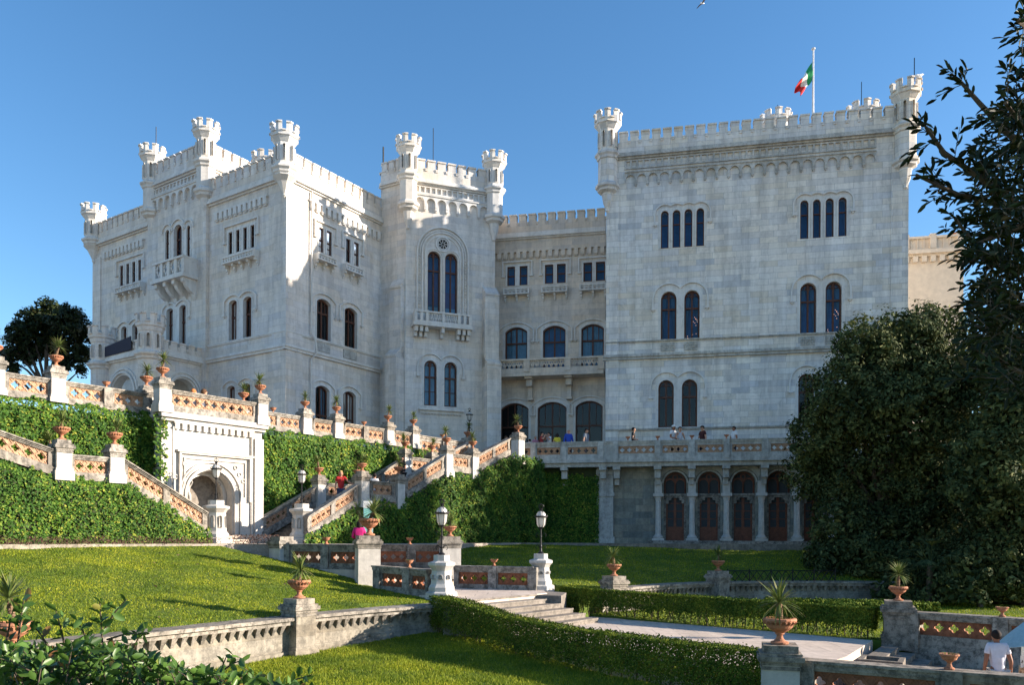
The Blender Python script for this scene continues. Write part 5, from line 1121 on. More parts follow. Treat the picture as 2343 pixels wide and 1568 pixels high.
# ---- mid-garden balustrades and lamp piers
HB = .85
balustrade((-8.05, 28.1), (-5.0, 27.0), -1.2, -1.2, [(.10, .47, 3), (.58, .93, 3)], 'shaded balustrade left of the big central palm pier, above the lawn', posts=[.03, .52], h=.92, wall=.9, mat='bal', tm='terra3', tv=(.26, .66))
balustrade((-5.1, 28.6), (-2.4, 29.1), -1.2, -1.2, [(.12, .45, 3), (.58, .92, 3)], 'balustrade between the two piers of the middle landing', posts=[.52], h=.92, wall=.4, tm='terra3', tv=(.26, .66))
balustrade((-4.35, 25.1), (-2.45, 23.55), -1.78, -1.84, [(.18, .58, 3), (.72, .96, 2)], 'low balustrade left of the front lamp pier', posts=[.1, .65], h=.86, wall=.5, tm='terra3', tv=(.24, .64))
balustrade((-1.95, 27.0), (.75, 26.1), -1.84, -1.84, [(.06, .44, 3), (.56, .93, 3)], 'balustrade between the two lamp piers at the head of the steps', posts=[.5, .99], h=.86, wall=.5, tm='terra3', tv=(.24, .64))
small((-6.5, 27.55, -.28), 'small urn left of the woman in pink', 1.0); small((-3.75, 28.85, -.28), 'small urn on the middle landing balustrade', 1.0)
small((-3.15, 24.15, -.95), 'small urn left of the front lamp pier', .95); small((-.6, 26.55, -.98), 'small urn between the two lamp piers', .95)
pier(-8.25, 28.2, -1.5, -.02, .62, 'low sunlit pier at the foot of the plaza', group=GP)
pier(-4.75, 25.9, -1.9, .03, .72, 'big central pier with double palm urn', ang=.35, group=GP); pp = palm((-4.7, 25.9, .03), 'large ornate urn with two palms on central pier', 1.5, 2, 0.0); 
mb = MB(); r_ = random.Random(9)
for k in range(50): strap(mb, (-.30, .05, .62), r_.uniform(0, 6.3), r_.uniform(-.5, 1.4), r_.uniform(.28, .42), .013, .6)
mb.build('fronds', 'palm', None, fixn=False).parent = pp
mb = MB(); mb.tube([(-.05, 0, .38), (-.2, .03, .45), (-.30, .05, .62)], [.05, .045, .05], 8); mb.build('trunk', 'palmtrunk', None).parent = pp
pier(-2.25, 28.6, -1.5, .02, .66, 'pier with palm urn just behind the front lamp', ang=.3, group=GP); palm((-2.25, 28.6, .02), 'urn with palm right behind the front lantern', 1.0, 0)
def lantern(p, label, sc=1.0, lit=True):
    t = thing('lantern_post', p, label, 'lamp', 'iron lanterns with crowned opal glass heads'); c = Vector(p); X = lambda a, b, z: (c.x + a * sc, c.y + b * sc, c.z + z * sc)
    mb = MB(); mb.lathe(tuple(c), [(r * sc, z * sc) for r, z in ((.10, 0), (.11, .03), (.05, .08), (.035, .2), (.045, .25), (.03, .3), (.026, .55), (.04, .58), (.026, .62), (.024, .84), (.06, .88), (.10, .92))], 10)
    for s_ in (-1, 1):
        for k_ in (0, 1):
            pts = []
            for j in range(12): a = j / 11 * 4.6; rr = .085 * (1 - j / 15); pts.append(X(s_ * (.03 + .10 + rr * cos(pi - a) * 1.0), 0, .14 + .42 * k_ + .06 + rr * sin(a) * 1.5))
            mb.tube(pts, .010 * sc, 5)
    mb.build('post', 'iron', t)
    mb = MB(); mb.lathe(tuple(c), [(r * sc, z * sc) for r, z in ((.09, .915), (.145, 1.0), (.17, 1.2), (.175, 1.26))], 6); mb.build('glass', 'lampglass', t)
    mb = MB(); mb.lathe(tuple(c), [(r * sc, z * sc) for r, z in ((.17, 1.30), (.155, 1.38), (.11, 1.44), (.05, 1.47))], 12); mb.build('dome', 'lampglass', t)
    mb = MB(); mb.lathe(tuple(c), [(r * sc, z * sc) for r, z in ((.19, 1.25), (.235, 1.27), (.235, 1.29), (.18, 1.31))], 12)
    for k in range(6):
        a = 2 * pi * k / 6; mb.tube([X(.095 * cos(a), .095 * sin(a), .91), X(.15 * cos(a), .15 * sin(a), 1.0), X(.178 * cos(a), .178 * sin(a), 1.27)], .010 * sc, 4); mb.tube([X(.175 * cos(a), .175 * sin(a), 1.30), X(.115 * cos(a), .115 * sin(a), 1.44), X(.03 * cos(a), .03 * sin(a), 1.49)], .008 * sc, 4)
    for k in range(16): a = 2 * pi * k / 16; mb.lathe(X(.215 * cos(a), .215 * sin(a), 1.28), [(.008 * sc, 0), (.014 * sc, .03 * sc), (.002, .055 * sc)], 4)
    mb.build('frame', 'iron', t)
    mb = MB(); mb.lathe(tuple(c), [(r * sc, z * sc) for r, z in ((.05, 1.46), (.035, 1.50), (.06, 1.54), (.065, 1.56), (.05, 1.57))], 10)
    for k in range(6): a = 2 * pi * k / 6; mb.tube([X(.055 * cos(a), .055 * sin(a), 1.56), X(.095 * cos(a), .095 * sin(a), 1.64), X(.07 * cos(a), .07 * sin(a), 1.70), X(.01 * cos(a), .01 * sin(a), 1.68)], .009 * sc, 4)
    mb.lathe(X(0, 0, 1.68), [(.005, 0), (.02 * sc, .03 * sc), (.005, .06 * sc)], 6); mb.build('crown', 'iron', t)
    return t
def lamp_pier(x, y, z0, z1, label, w_=.50, mat='pier'):
    t = thing('lamp_pier', (x, y, z0), label, 'pier', 'pale lamp piers with octagonal caps'); c = (x, y, 0); k = 1.08
    mb = MB(); mb.lathe(c, [(w_ * k * .62, z0 + .35), (w_ * k * .60, z0 + .4), (w_ * k * .56, z1 - .46), (w_ * k * .62, z1 - .42)], 8, pi / 8); mb.build('shaft', mat, t)
    mb = MB(); mb.lathe(c, [(w_ * .98, z0 - .25), (w_ * .98, z0 + .10), (w_ * .80, z0 + .14), (w_ * .80, z0 + .26), (w_ * .66, z0 + .36)], 8, pi / 8); mb.build('base', mat, t)
    mb = MB(); mb.lathe(c, [(w_ * .62, z1 - .42), (w_ * .72, z1 - .36), (w_ * .84, z1 - .30), (w_ * .84, z1 - .22), (w_ * .58, z1 - .18), (w_ * .50, z1 - .17), (w_ * .50, z1)], 8, pi / 8); mb.build('cap', mat, t)
    mb = MB()
    for j in range(8):
        a = pi / 8 + 2 * pi * j / 8; b = a + 2 * pi / 8; R = w_ * k * .60; F = Frame((x + R * cos(b), y + R * sin(b)), (x + R * cos(a), y + R * sin(a)))
        if (F.pt(0, 0, 1).xy - Vector((x, y))).length < R: F = Frame((x + R * cos(a), y + R * sin(a)), (x + R * cos(b), y + R * sin(b)))
        L = F.L; ol = outline(L * .27, L * .73, z0 + .5, z1 - .58, 'r', 8); mb.ribbon(F, ol + [ol[0]], -.022, -.03, .012)
    mb.build('panel_moulding', mat, t)
for x, y, z0, z1, lb in ((-2.08, 23.3, -1.75, -.54, 'front left at the head of the garden steps'), (.97, 26.4, -1.72, -.55, 'right side at the head of the garden steps')):
    lamp_pier(x, y, z0, z1, 'pale octagonal lamp pier, ' + lb, .50); lantern((x, y, z1), 'crowned iron lantern on the pier ' + lb, .97)
for x, d, z1, lb in ((494, 29.4, 1.32, 'in front of the white niche'), (690, 31.6, 1.30, 'at the foot of the long staircase')):
    p = at(x, 1200, d); lamp_pier(p.x, p.y, PLZ + .1, z1, 'tall pale pier ' + lb, .58); lantern((p.x, p.y, z1), 'crowned iron lantern ' + lb, .92)
p = at(1074, 995, 44.8); lamp_pier(p.x, p.y, T - .2, p.z, 'lamp pier at the head of the stairs beside the middle tower', .45, 'bal'); lantern(p, 'black iron lantern against the middle tower wall', .88)
# ---- retaining wall on the left, curved wall on the right
def retwall(pts, z0s, z1s, label, piece=.42, name='retaining_wall'):
    t = thing(name, (*pts[len(pts) // 2], z0s[0]), label, 'wall'); wb, cp, cb = MB(), MB(), MB()
    for k in range(len(pts) - 1):
        F = Frame(pts[k], pts[k + 1], z1s[k], z1s[k + 1]); L = F.L; dz0 = z0s[k] - z1s[k] - .5
        wb.box(F, -.02, L + .02, dz0, -.18, -.35, 0); wb.box(F, -.02, L + .02, dz0, dz0 + .85, -.35, .06)
        cp.box(F, -.02, L + .02, -.18, -.08, -.4, .16); cp.box(F, -.02, L + .02, -.08, 0, -.45, .24)
        n = max(1, round(L / .24)); P = F.pt
        for j in range(n):
            a = L * (j + .2) / n; b = L * (j + .8) / n; m_ = (a + b) / 2   # tapering corbels
            cb.hexa([P(m_ - .025, -.40, .02), P(m_ + .025, -.40, .02), P(m_ + .025, -.40, -.02), P(m_ - .025, -.40, -.02), P(a, -.18, .15), P(b, -.18, .15), P(b, -.18, -.02), P(a, -.18, -.02)])
    wb.build('wall', 'ret', t); cp.build('coping', 'bal', t); cb.build('corbel_row', 'bal', t); return t
retwall([(-12.5, 9.8), (-9.6, 12.8), (-7.2, 15.9), (-5.25, 18.8)], [-3.1] * 4, [-1.95, -1.95, -1.93, -1.93], 'weathered retaining wall with corbels, left of the palm pier')
retwall([(-4.95, 19.2), (-3.7, 20.6), (-2.35, 21.6), (-1.4, 22.1)], [-3.0, -2.9, -2.8, -2.8], [-1.91, -1.90, -1.87, -1.86], 'weathered retaining wall with corbels between the palm pier and the hedge')
pier(-5.12, 18.95, -3.0, -1.50, .56, 'weathered pier with palm urn in the middle of the left retaining wall', ang=.9, mat='ret', group=GP); palm((-5.12, 18.95, -1.50), 'terracotta urn with spiky palm on the retaining wall pier in the lawn', 1.2, 0)
p = at(32, 1440, 12.2); pier(p.x, p.y, -3.0, -1.80, .56, 'pier at the left end of the retaining wall, behind the shrubs', ang=.9, mat='ret', group=GP); palm((p.x, p.y, -1.80), 'urn with tall palm at the left edge, behind the shrubs', 1.2, 1)
cw = [(3.0, 26.2), (4.1, 27.5), (6.0, 29.6), (8.1, 31.0), (10.4, 31.7), (13.5, 31.9), (17, 31.6)]
retwall(cw, [-2.6] * 7, [-1.72] * 7, 'curved shaded retaining wall with corbels across the right lawn')
for x, d, zt, lb in ((1405, 26.9, -1.31, 'at the left end of the curved wall'), (1643, 30.8, -1.28, 'in the middle of the curved wall')):
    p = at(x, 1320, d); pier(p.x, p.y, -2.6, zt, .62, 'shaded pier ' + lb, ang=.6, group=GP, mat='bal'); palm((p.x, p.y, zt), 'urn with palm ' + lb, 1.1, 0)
fz_ = thing('wire_fence', (10.5, 31.7, -1.7), 'low zigzag wire fence on top of the curved wall', 'fence'); mb = MB()
F = Frame((8.6, 31.35), (13.2, 32.1)); n = 15
for k in range(n):
    a, b = F.L * k / n, F.L * (k + 1) / n; 
    for s_ in ((a, -1.72, b, -1.30), (a, -1.30, b, -1.72)): mb.tube([F.pt(s_[0], s_[1]), F.pt(s_[2], s_[3])], .018, 4)
mb.tube([F.pt(0, -1.30), F.pt(F.L, -1.30)], .02, 4); mb.build('mesh', 'iron', fz_); mb = MB()
for k in range(6): mb.tube([F.pt(F.L * k / 5, -1.75), F.pt(F.L * k / 5, -1.22)], .025, 5)
mb.build('stakes', 'iron', fz_)
# ---- right foreground balustrades
nr0 = at(1826, 1505, 13.9); nr1 = at(2343, 1535, 12.3); ex = nr1 + (nr1 - nr0) * .35
LNR = (Vector(ex[:2]) - Vector(nr0[:2])).length; zb_ = -3.15
def fr(x): F = Frame(nr0[:2], ex[:2]); return F.uz(x, 1530)[0] / F.L
balustrade(nr0[:2], ex[:2], zb_, zb_, [(fr(1853), fr(2140), 6), (fr(2218), fr(2218) + fr(2140) - fr(1853), 6)], 'dark foreground balustrade with openwork terracotta tiles at the lower right', h=1.03, posts=[0.03, fr(2178)], wall=.3, tm='terra3', tv=(.45, .84))
F = Frame(nr0[:2], ex[:2]); p = F.pt(fr(2172) * F.L, -2.12); small(p, 'planted terracotta urn on the foreground balustrade at the lower right', 1.05)
p = at(1784, 1468, 14.0); pier(p.x, p.y, -3.3, -1.88, .62, 'foreground pier with palm urn at the end of the near hedge', ang=-.25, group=GP); palm((p.x, p.y, -1.88), 'large terracotta urn with spiky palm on the foreground pier', 1.26, 0, 1.0)
rr0 = at(2092, 1395, 19.6); rr1 = at(2343, 1411, 18.0); ex2 = rr1 + (rr1 - rr0) * 1.2
Fr = Frame(rr0[:2], ex2[:2])
def fr2(x): return Fr.uz(x, 1430)[0] / Fr.L
balustrade(rr0[:2], ex2[:2], -2.80, -2.80, [(fr2(2100), fr2(2272), 5), (fr2(2316), fr2(2316) + .28, 5)], 'back balustrade of the lower terrace with five openwork tiles', h=1.0, posts=[0.0, fr2(2293)], wall=.6, tm='terra3', tv=(.44, .84))
small(Fr.pt(fr2(2293) * Fr.L, -1.80), 'small planted urn on the back balustrade of the lower terrace', .95)
p = at(2055, 1372, 19.9); pier(p.x, p.y, -2.75, -1.56, .66, 'pier with palm urn at the top of the terrace steps', ang=-.4, group=GP, mat='bal'); palm((p.x, p.y, -1.56), 'urn with palm in front of the dark trees at the right', .98, 1)
for x, lb in ((2079, 'left'), (2144, 'middle'), (2192, 'right')):
    p = at(x, 560, 55.3 if x > 2150 else 56.5); small((p.x, p.y + .3, FWZ), f'{lb} urn on the parapet of the sunlit wing', 1.3)
# sign board
p = at(842, 1200, 28.6); sg = thing('information_sign', (p.x, p.y, PLZ - .1), 'white and turquoise information sign behind the central pier', 'sign'); F = Frame((p.x - .17, p.y), (p.x + .17, p.y + .06)); zt = at(842, 1147, 28.6).z
mb = MB(); mb.box(F, 0, F.L, zt - .26, zt, -.1, 0.0); mb.box(F, 0, F.L, PLZ - 1, zt - .26, -.09, -.01); mb.build('board', cloth('white_panel', (.75, .75, .75)), sg); mb = MB(); mb.box(F, .015, F.L - .015, PLZ - .4, zt - .27, -.005, .004); mb.build('turquoise_panel', cloth('turquoise_panel', (.25, .58, .52)), sg)
o = BANNER.build('banner', cloth('dark_banner', (.035, .035, .055))); tag(o, 'dark printed banner hung on the porch parapet', 'banner')
# ================================================================ FOLIAGE
NR = np.random.default_rng(11)
def leafmesh(name, C, N, S, mat, parent=None, asp=.5, fold=False, T_=None):
    """one small leaf per centre: rhombus (4 corners) or folded leaf (6 corners)"""
    C = np.asarray(C, float); n = len(C); N = N / np.maximum(np.linalg.norm(N, axis=1, keepdims=True), 1e-6)
    R = NR.normal(size=(n, 3)) if T_ is None else T_
    t = R - (R * N).sum(1, keepdims=True) * N; t /= np.maximum(np.linalg.norm(t, axis=1, keepdims=True), 1e-6); b = np.cross(N, t); S = np.asarray(S).reshape(-1, 1)
    if not fold:
        V = np.stack([C - t * S, C + b * S * asp - N * S * .12, C + t * S, C - b * S * asp - N * S * .12], 1); k = 4
        F = np.arange(n * 4).reshape(-1, 4)
    else:
        V = np.stack([C - t * S, C - t * S * .15 + b * S * asp + N * S * .15, C + t * S * .55 + b * S * asp * .8 + N * S * .12, C + t * S - N * S * .1, C + t * S * .55 - b * S * asp * .8 + N * S * .12, C - t * S * .15 - b * S * asp + N * S * .15], 1); k = 6
        b0 = np.arange(n)[:, None] * 6; F = np.concatenate([b0 + [0, 1, 2, 3], b0 + [0, 3, 4, 5]], 1).reshape(-1, 4)
    me = bpy.data.meshes.new(name); me.vertices.add(n * k); me.vertices.foreach_set('co', V.astype('f').ravel())
    nf_ = len(F); me.loops.add(nf_ * 4); me.loops.foreach_set('vertex_index', F.astype('i').ravel()); me.polygons.add(nf_)
    me.polygons.foreach_set('loop_start', np.arange(nf_, dtype='i') * 4); me.polygons.foreach_set('loop_total', np.full(nf_, 4, 'i')); me.update(calc_edges=True)
    return finish(me, name, mat, parent, uv=False)
def noise2(u, v, s=1.0):
    return (np.sin(u * 2.1 * s + 1.3 * np.sin(v * 1.7 * s)) + np.sin(v * 2.9 * s + 1.1 * np.sin(u * 3.3 * s + 1)) + .7 * np.sin(u * 6.1 * s + v * 4.7 * s) + .5 * np.sin(u * 11 * s - v * 9 * s)) / 3.2
def ivy(F, u0, u1, zb, top, wall, dens=170, size=.075, label=None, o0=.04, amp=.22, edge=.35):
    """ivy sheet hung on a wall frame; top = callable(u)"""
    n = int((u1 - u0) * 4.9 * dens); u = NR.uniform(u0, u1, n); z = NR.uniform(zb, T + .5, n)
    tp = top(u) + .16 * noise2(u * 3, u * 1.3) ; keep = z < tp; u, z, tp = u[keep], z[keep], tp[keep]; n = len(u)
    o = o0 + amp * (.5 + .5 * noise2(u * 1.2 + 3, z * 1.1)) + .10 * (.5 + .5 * noise2(u * 4, z * 3.5)) + NR.uniform(-.07, .05, n)
    o *= np.clip((tp - z) / edge, .35, 1)
    P0 = np.array([F.P.x, F.P.y]); d = np.array([F.d.x, F.d.y]); nn = np.array([F.n.x, F.n.y])
    xy = P0 + u[:, None] * d + o[:, None] * nn; C = np.concatenate([xy, z[:, None]], 1)
    N = np.concatenate([np.tile(nn, (n, 1)), np.full((n, 1), .35)], 1) + NR.normal(size=(n, 3)) * .42
    lo = leafmesh('ivy_leaves', C, N, size * NR.uniform(.6, 1.25, n), 'ivy', wall, .62)
    return lo
bpy.context.view_layer.update()
def obj_lab(txt): return next(o for o in bpy.data.objects if o.get('label', '').startswith(txt))
FL = Frame(SP(-22, 3.55), SP(-3.6, 3.55)); w1 = obj_lab('tall retaining wall under ivy on the left'); w2 = obj_lab('tall retaining wall under ivy right')
ivy(FL, 9.5, 18.2, -.4, lambda u: np.full_like(u, 4.62), w1, 620, .060, amp=.16)
ivy(FL, 17.0, 17.6, -.2, lambda u: np.full_like(u, 4.6), w1, 600, .06, amp=.6)
FR2 = Frame(SP(-1.5, 3.55), SP(13.2, 3.55)); ivy(FR2, .0, 14.6, -.3, lambda u: np.full_like(u, 4.60) - .25 * np.clip((u - 12) / 2, 0, 1), w2, 560, .064, amp=.18)
# leaves creeping over the niche corner
ivy(Frame(NF.xy(-.05, 0), NF.xy(.5, 0)), -.25, .22, .9, lambda u: np.full_like(u, 4.6), w1, 220, .07, o0=.0, amp=.10)
FS = Frame(SP(-.3, -.16), SP(13.4, -.16)); w3 = obj_lab('sloping ivy-covered')
ivy(FS, .0, 13.7, -.35, lambda u: np.interp(u, [0, 3.1, 5.2, 8.3, 10.2, 13.3, 13.7], [.0, 1.5, 1.6, 3.1, 3.2, 4.45, 4.4]) - .05, w3, 560, .062, amp=.22)
FQ = Frame(SQ(12, -.16), SQ(0, -.16)); w4 = obj_lab('ivy-covered side wall of the left')
ivy(FQ, 0, 12, -.45, lambda u: np.interp(u, [0, 3, 7.0, 8.8, 11.9, 12], [3.55, 2.60, 1.84, 1.84, .22, .1]), w4, 720, .048, amp=.17)
ivy(Frame((.45, 42.35), TRF.xy(u1236, .35)), -.35, Frame((.45, 42.35), TRF.xy(u1236, .35)).L + .2, -.4, lambda u: np.full_like(u, 4.35), obj_lab('ivy wall below the stair head'), 560, .066, amp=.4)
ivy(Frame(TRF.xy(u1236, .4), TRF.xy(u1236, -.7)), 0, 1.0, -.4, lambda u: np.full_like(u, 4.0), obj_lab('ivy wall below the stair head'), 520, .068)
Fi = Frame(AR.xy(AR.uz(1236, 1100)[0], .25), AR.xy(pa0 - .02, .25)); ivy(Fi, 0, Fi.L + .15, -.4, lambda u: np.full_like(u, 3.7) - .1 * u, obj_lab('dark recessed ivy'), 560, .066, amp=.18)
# ---- hedges
def hedge(pts, tops, bots, th, name, label, dens=900, size=.035, gap=.38):
    t = thing('hedge', (*pts[len(pts) // 2], bots[len(pts) // 2]), label, 'hedge', 'clipped hedges along the path'); P = np.array(pts, float); seg_ = np.diff(P, axis=0); L = np.hypot(seg_[:, 0], seg_[:, 1]); cum = np.concatenate([[0], np.cumsum(L)]); LT = cum[-1]
    def pos(s, o):
        x = np.interp(s, cum, P[:, 0]); y = np.interp(s, cum, P[:, 1]); k = np.clip(np.searchsorted(cum, s, 'right') - 1, 0, len(L) - 1)
        # smoothed normals
        nx = seg_[:, 1] / L; ny = -seg_[:, 0] / L; mid = (cum[:-1] + cum[1:]) / 2; nx_ = np.interp(s, mid, nx); ny_ = np.interp(s, mid, ny); h = np.hypot(nx_, ny_)
        return x + nx_ / h * o, y + ny_ / h * o
    tz = lambda s: np.interp(s, cum, tops); bz_ = lambda s: np.interp(s, cum, bots); H = np.mean(tops) - np.mean(bots)
    Cs, Ns = [], []
    def add(s, o, z, nrm_o, nz, jit=.028):
        x, y = pos(s, o); x2, y2 = pos(s, o + 1); n = len(s); nv = np.stack([(x2 - x) * nrm_o, (y2 - y) * nrm_o, np.full(n, nz)], 1) + NR.normal(size=(n, 3)) * .45
        Cs.append(np.stack([x, y, z], 1) + NR.normal(size=(n, 3)) * jit * np.array([1, 1, .6])); Ns.append(nv)
    n = int(LT * th * dens); s = NR.uniform(0, LT, n); add(s, NR.uniform(-th / 2, th / 2, n), tz(s) - .03 + .02 * noise2(s * 3, s), 0, 1, .014)
    for sd_ in (-1, 1):
        n = int(LT * H * dens); s = NR.uniform(0, LT, n); f = NR.uniform(0, 1, n); z = bz_(s) + (tz(s) - bz_(s)) * f
        clump = noise2(s * 3.2 + sd_, z * .8); keep = (f > gap * (.75 + .5 * clump)) | (NR.random(n) < .22); s, z = s[keep], z[keep]; add(s, np.full(len(s), sd_ * (th / 2 - .04)) + .03 * noise2(s * 5, z * 5), z, sd_, .25)
    for e in (0, LT):
        n = int(th * H * dens); s = np.full(n, float(e)); z = NR.uniform(bots[0] + .25, tops[0 if e == 0 else -1], n) if e == 0 else NR.uniform(bots[-1] + .2, tops[-1], n); add(s, NR.uniform(-th / 2, th / 2, n), z, 0, .2)
    n = int(LT * H * dens * .85); s = NR.uniform(0, LT, n); add(s, NR.uniform(-th / 2.4, th / 2.4, n), bz_(s) + (tz(s) - bz_(s)) * NR.uniform(gap * .9, .95, n), 0, 0)
    C = np.concatenate(Cs); leafmesh('foliage', C, np.concatenate(Ns), size * NR.uniform(.7, 1.4, len(C)), 'hedge', t, .6)
    mb = MB(); m = int(LT / .16); r = random.Random(len(pts))
    for k in range(m):
        s = np.array([LT * (k + r.random()) / m]); o = r.uniform(-th * .3, th * .3); x, y = pos(s, o); b = float(bz_(s)[0]); hh = float(tz(s)[0]) - b
        for j in range(2): mb.tube([(x[0], y[0], b - .05), (x[0] + r.uniform(-.06, .06), y[0] + r.uniform(-.06, .06), b + hh * .3), (x[0] + r.uniform(-.18, .18), y[0] + r.uniform(-.15, .15), b + hh * .75)], [.014, .011, .005], 4)
    mb.build('stems', 'bark', t)
hedge([(-2.0, 21.75), (-1.2, 20.6), (-.2, 19.0), (1.2, 17.5), (2.9, 16.0), (4.75, 14.3)], [-1.62, -1.68, -1.85, -1.98, -2.03, -2.04], [-2.62, -2.64, -2.75, -2.88, -2.98, -3.05], .62, 'hedge', 'near clipped hedge curving from the front lamp pier to the foreground palm pier', 2400, .022, .22)
hedge([(1.75, 26.1), (3.2, 25.0), (4.6, 24.0), (6.4, 22.6), (8.1, 21.3), (9.3, 20.2)], [-1.60, -1.66, -1.70, -1.72, -1.74, -1.76], [-2.5] * 6, .6, 'hedge', 'far clipped hedge along the back of the curved path', 1900, .027, .40)
hedge([(9.9, 24.6), (13.3, 24.9)], [-2.0, -2.0], [-2.5, -2.5], .8, 'hedge', 'low clipped hedge behind the terrace steps pier, before the trees', 700, .045, .1)
hedge([(8.8, 27.0), (12.5, 26.3)], [-2.05, -2.05], [-2.5, -2.5], .8, 'hedge', 'low clipped hedge at the edge of the dark trees', 700, .045, .1)
# ---- grass blades
def grass(tris, per, name, label, hmin, hmax, lim=None, wid=.010):
    A = np.array([[list(v) for v in t] for t in tris]); ar = .5 * np.linalg.norm(np.cross(A[:, 1] - A[:, 0], A[:, 2] - A[:, 0]), axis=1)
    n = int(ar.sum() * per); k = NR.choice(len(A), n, p=ar / ar.sum()); a, b = NR.random(n), NR.random(n); m = a + b > 1; a[m], b[m] = 1 - a[m], 1 - b[m]
    p = A[k, 0] + a[:, None] * (A[k, 1] - A[k, 0]) + b[:, None] * (A[k, 2] - A[k, 0])
    if lim is not None: p = p[lim(p)]
    n = len(p); h = NR.uniform(hmin, hmax, n) * (1 + .35 * noise2(p[:, 0] * 1.3, p[:, 1] * 1.7)); an = NR.uniform(0, 2 * pi, n); wv = np.stack([np.cos(an), np.sin(an), np.zeros(n)], 1) * wid
    tip = p + np.stack([NR.normal(size=n) * .022, NR.normal(size=n) * .022, h], 1); V = np.stack([p - wv, p + wv, tip], 1).reshape(-1, 3)
    me = bpy.data.meshes.new(name); me.vertices.add(n * 3); me.vertices.foreach_set('co', V.astype('f').ravel()); me.loops.add(n * 3); me.loops.foreach_set('vertex_index', np.arange(n * 3, dtype='i')); me.polygons.add(n)
    me.polygons.foreach_set('loop_start', np.arange(n, dtype='i') * 3); me.polygons.foreach_set('loop_total', np.full(n, 3, 'i')); me.update(calc_edges=True)
    tag(finish(me, name, 'grass', uv=False), label, 'grass', kind='stuff')
vis = lambda p: (p[:, 1] > 9) & (np.abs(p[:, 0]) < p[:, 1] * .68 + .5)
grass(UL_T, 750, 'grass', 'sunlit grass of the sloping upper lawn on the left', .025, .05, vis)
grass(LL_T, 1500, 'grass', 'grass of the lower lawn in front of the near hedge', .03, .07, lambda p: vis(p) & (p[:, 1] > 13), .008)
grass(RL_T, 320, 'grass', 'shaded grass of the right lawn below the arcade', .03, .06, vis, .014)
grass(SL_T, 250, 'grass', 'grass of the sunken lawn behind the far hedge', .03, .06, vis, .014)
fl = []
for T3, m_ in ((UL_T, 110), (LL_T, 90), (RL_T, 50)):
    for k in range(m_): t3 = random.choice(T3); fl.append(t3[0] + (t3[1] - t3[0]) * random.random() * .9 + (t3[2] - t3[0]) * random.random() * .45 + Vector((0, 0, .05)))
tag(leafmesh('fallen_leaves', np.array([list(v) for v in fl]), NR.normal(size=(len(fl), 3)) * .4 + np.array([0, 0, 1]), NR.uniform(.025, .05, len(fl)), 'red', None, .6), 'scattered brown fallen leaves on the lawns', 'leaves', kind='stuff')
# ---- trees
def tree(loc, lobes, label, name='tree', mat='darkleaf', n=30000, size=.11, trunk_r=.3, clump=.55, fill=.35, limbs=True, asp=.5, group=None):
    """lobes: (x, y, z, r) in metres; crown leaves sit in clumps spread over and through the lobes"""
    t = thing(name, loc, label, 'tree', group); L = np.array(lobes, float); wgt = L[:, 3] ** 2.2; wgt /= wgt.sum(); nc = max(20, int(n / 60)); k = NR.choice(len(L), nc, p=wgt)
    d = NR.normal(size=(nc, 3)); d /= np.linalg.norm(d, axis=1, keepdims=True); rr = L[k, 3] * (.55 + .5 * NR.random(nc) ** .6); cc = L[k, :3] + d * rr[:, None] * np.array([1, 1, .9])
    j = NR.integers(0, nc, n); cr = clump * (.6 + .8 * NR.random(nc)); dd = NR.normal(size=(n, 3)); dd /= np.linalg.norm(dd, axis=1, keepdims=True)
    C = cc[j] + dd * (cr[j] * NR.random(n) ** .45)[:, None]; N = dd + d[j] * .7 + np.array([0, 0, .45]) + NR.normal(size=(n, 3)) * .35
    m = int(n * fill); k2 = NR.choice(len(L), m, p=wgt); d2 = NR.normal(size=(m, 3)); d2 /= np.linalg.norm(d2, axis=1, keepdims=True); C2 = L[k2, :3] + d2 * (L[k2, 3] * .92 * NR.random(m) ** .5)[:, None]
    C = np.concatenate([C, C2]); N = np.concatenate([N, NR.normal(size=(m, 3))]); S = np.concatenate([size * NR.uniform(.6, 1.3, n), size * 1.7 * NR.uniform(.7, 1.3, m)])
    ok = C[:, 2] > loc[2] + .05; leafmesh('crown', C[ok], N[ok], S[ok], mat, t, asp)
    mb = MB(); top = max(l[2] for l in lobes); b = Vector(loc); ctr = Vector(L[:, :3].mean(0)); mb.tube([b - Vector((0, 0, .4)), b.lerp(ctr, .25) , b.lerp(ctr, .6), ctr], [trunk_r * 1.2, trunk_r * .85, trunk_r * .6, trunk_r * .35], 9)
    for l in lobes:
        s_ = b.lerp(ctr, random.uniform(.35, .7)); e = Vector(l[:3]); mb.tube([s_, s_.lerp(e, .5) + Vector((random.uniform(-.2, .2), random.uniform(-.2, .2), .2)), e], [trunk_r * .4, trunk_r * .25, trunk_r * .08], 6)
    mb.build('trunk', 'bark', t); return t
def lob(lst, d, dj=1.5):
    out = []
    for x, y, r in lst: dd = d + random.uniform(-dj, dj); p = at(x, y, dd); out.append((p.x, p.y, p.z, r * d / 1800))
    return out
random.seed(4)
g = at(2030, 1300, 35.5)
tree((g.x, g.y, -1.4), lob([(2060, 800, 95), (1985, 805, 85), (2130, 775, 85), (1950, 920, 110), (2070, 930, 130), (1880, 1000, 80), (1870, 1080, 75), (1960, 1090, 120), (2090, 1110, 140), (1935, 1220, 85), (2040, 1250, 120), (1985, 1330, 75), (2170, 900, 110), (2170, 1080, 120), (2150, 1250, 120), (2090, 1350, 80)], 35.0),
    'large dense rounded evergreen tree in front of the right end of the castle', 'evergreen_tree', n=95000, size=.078, trunk_r=.4, clump=.40)
g = at(2290, 1300, 31.0)
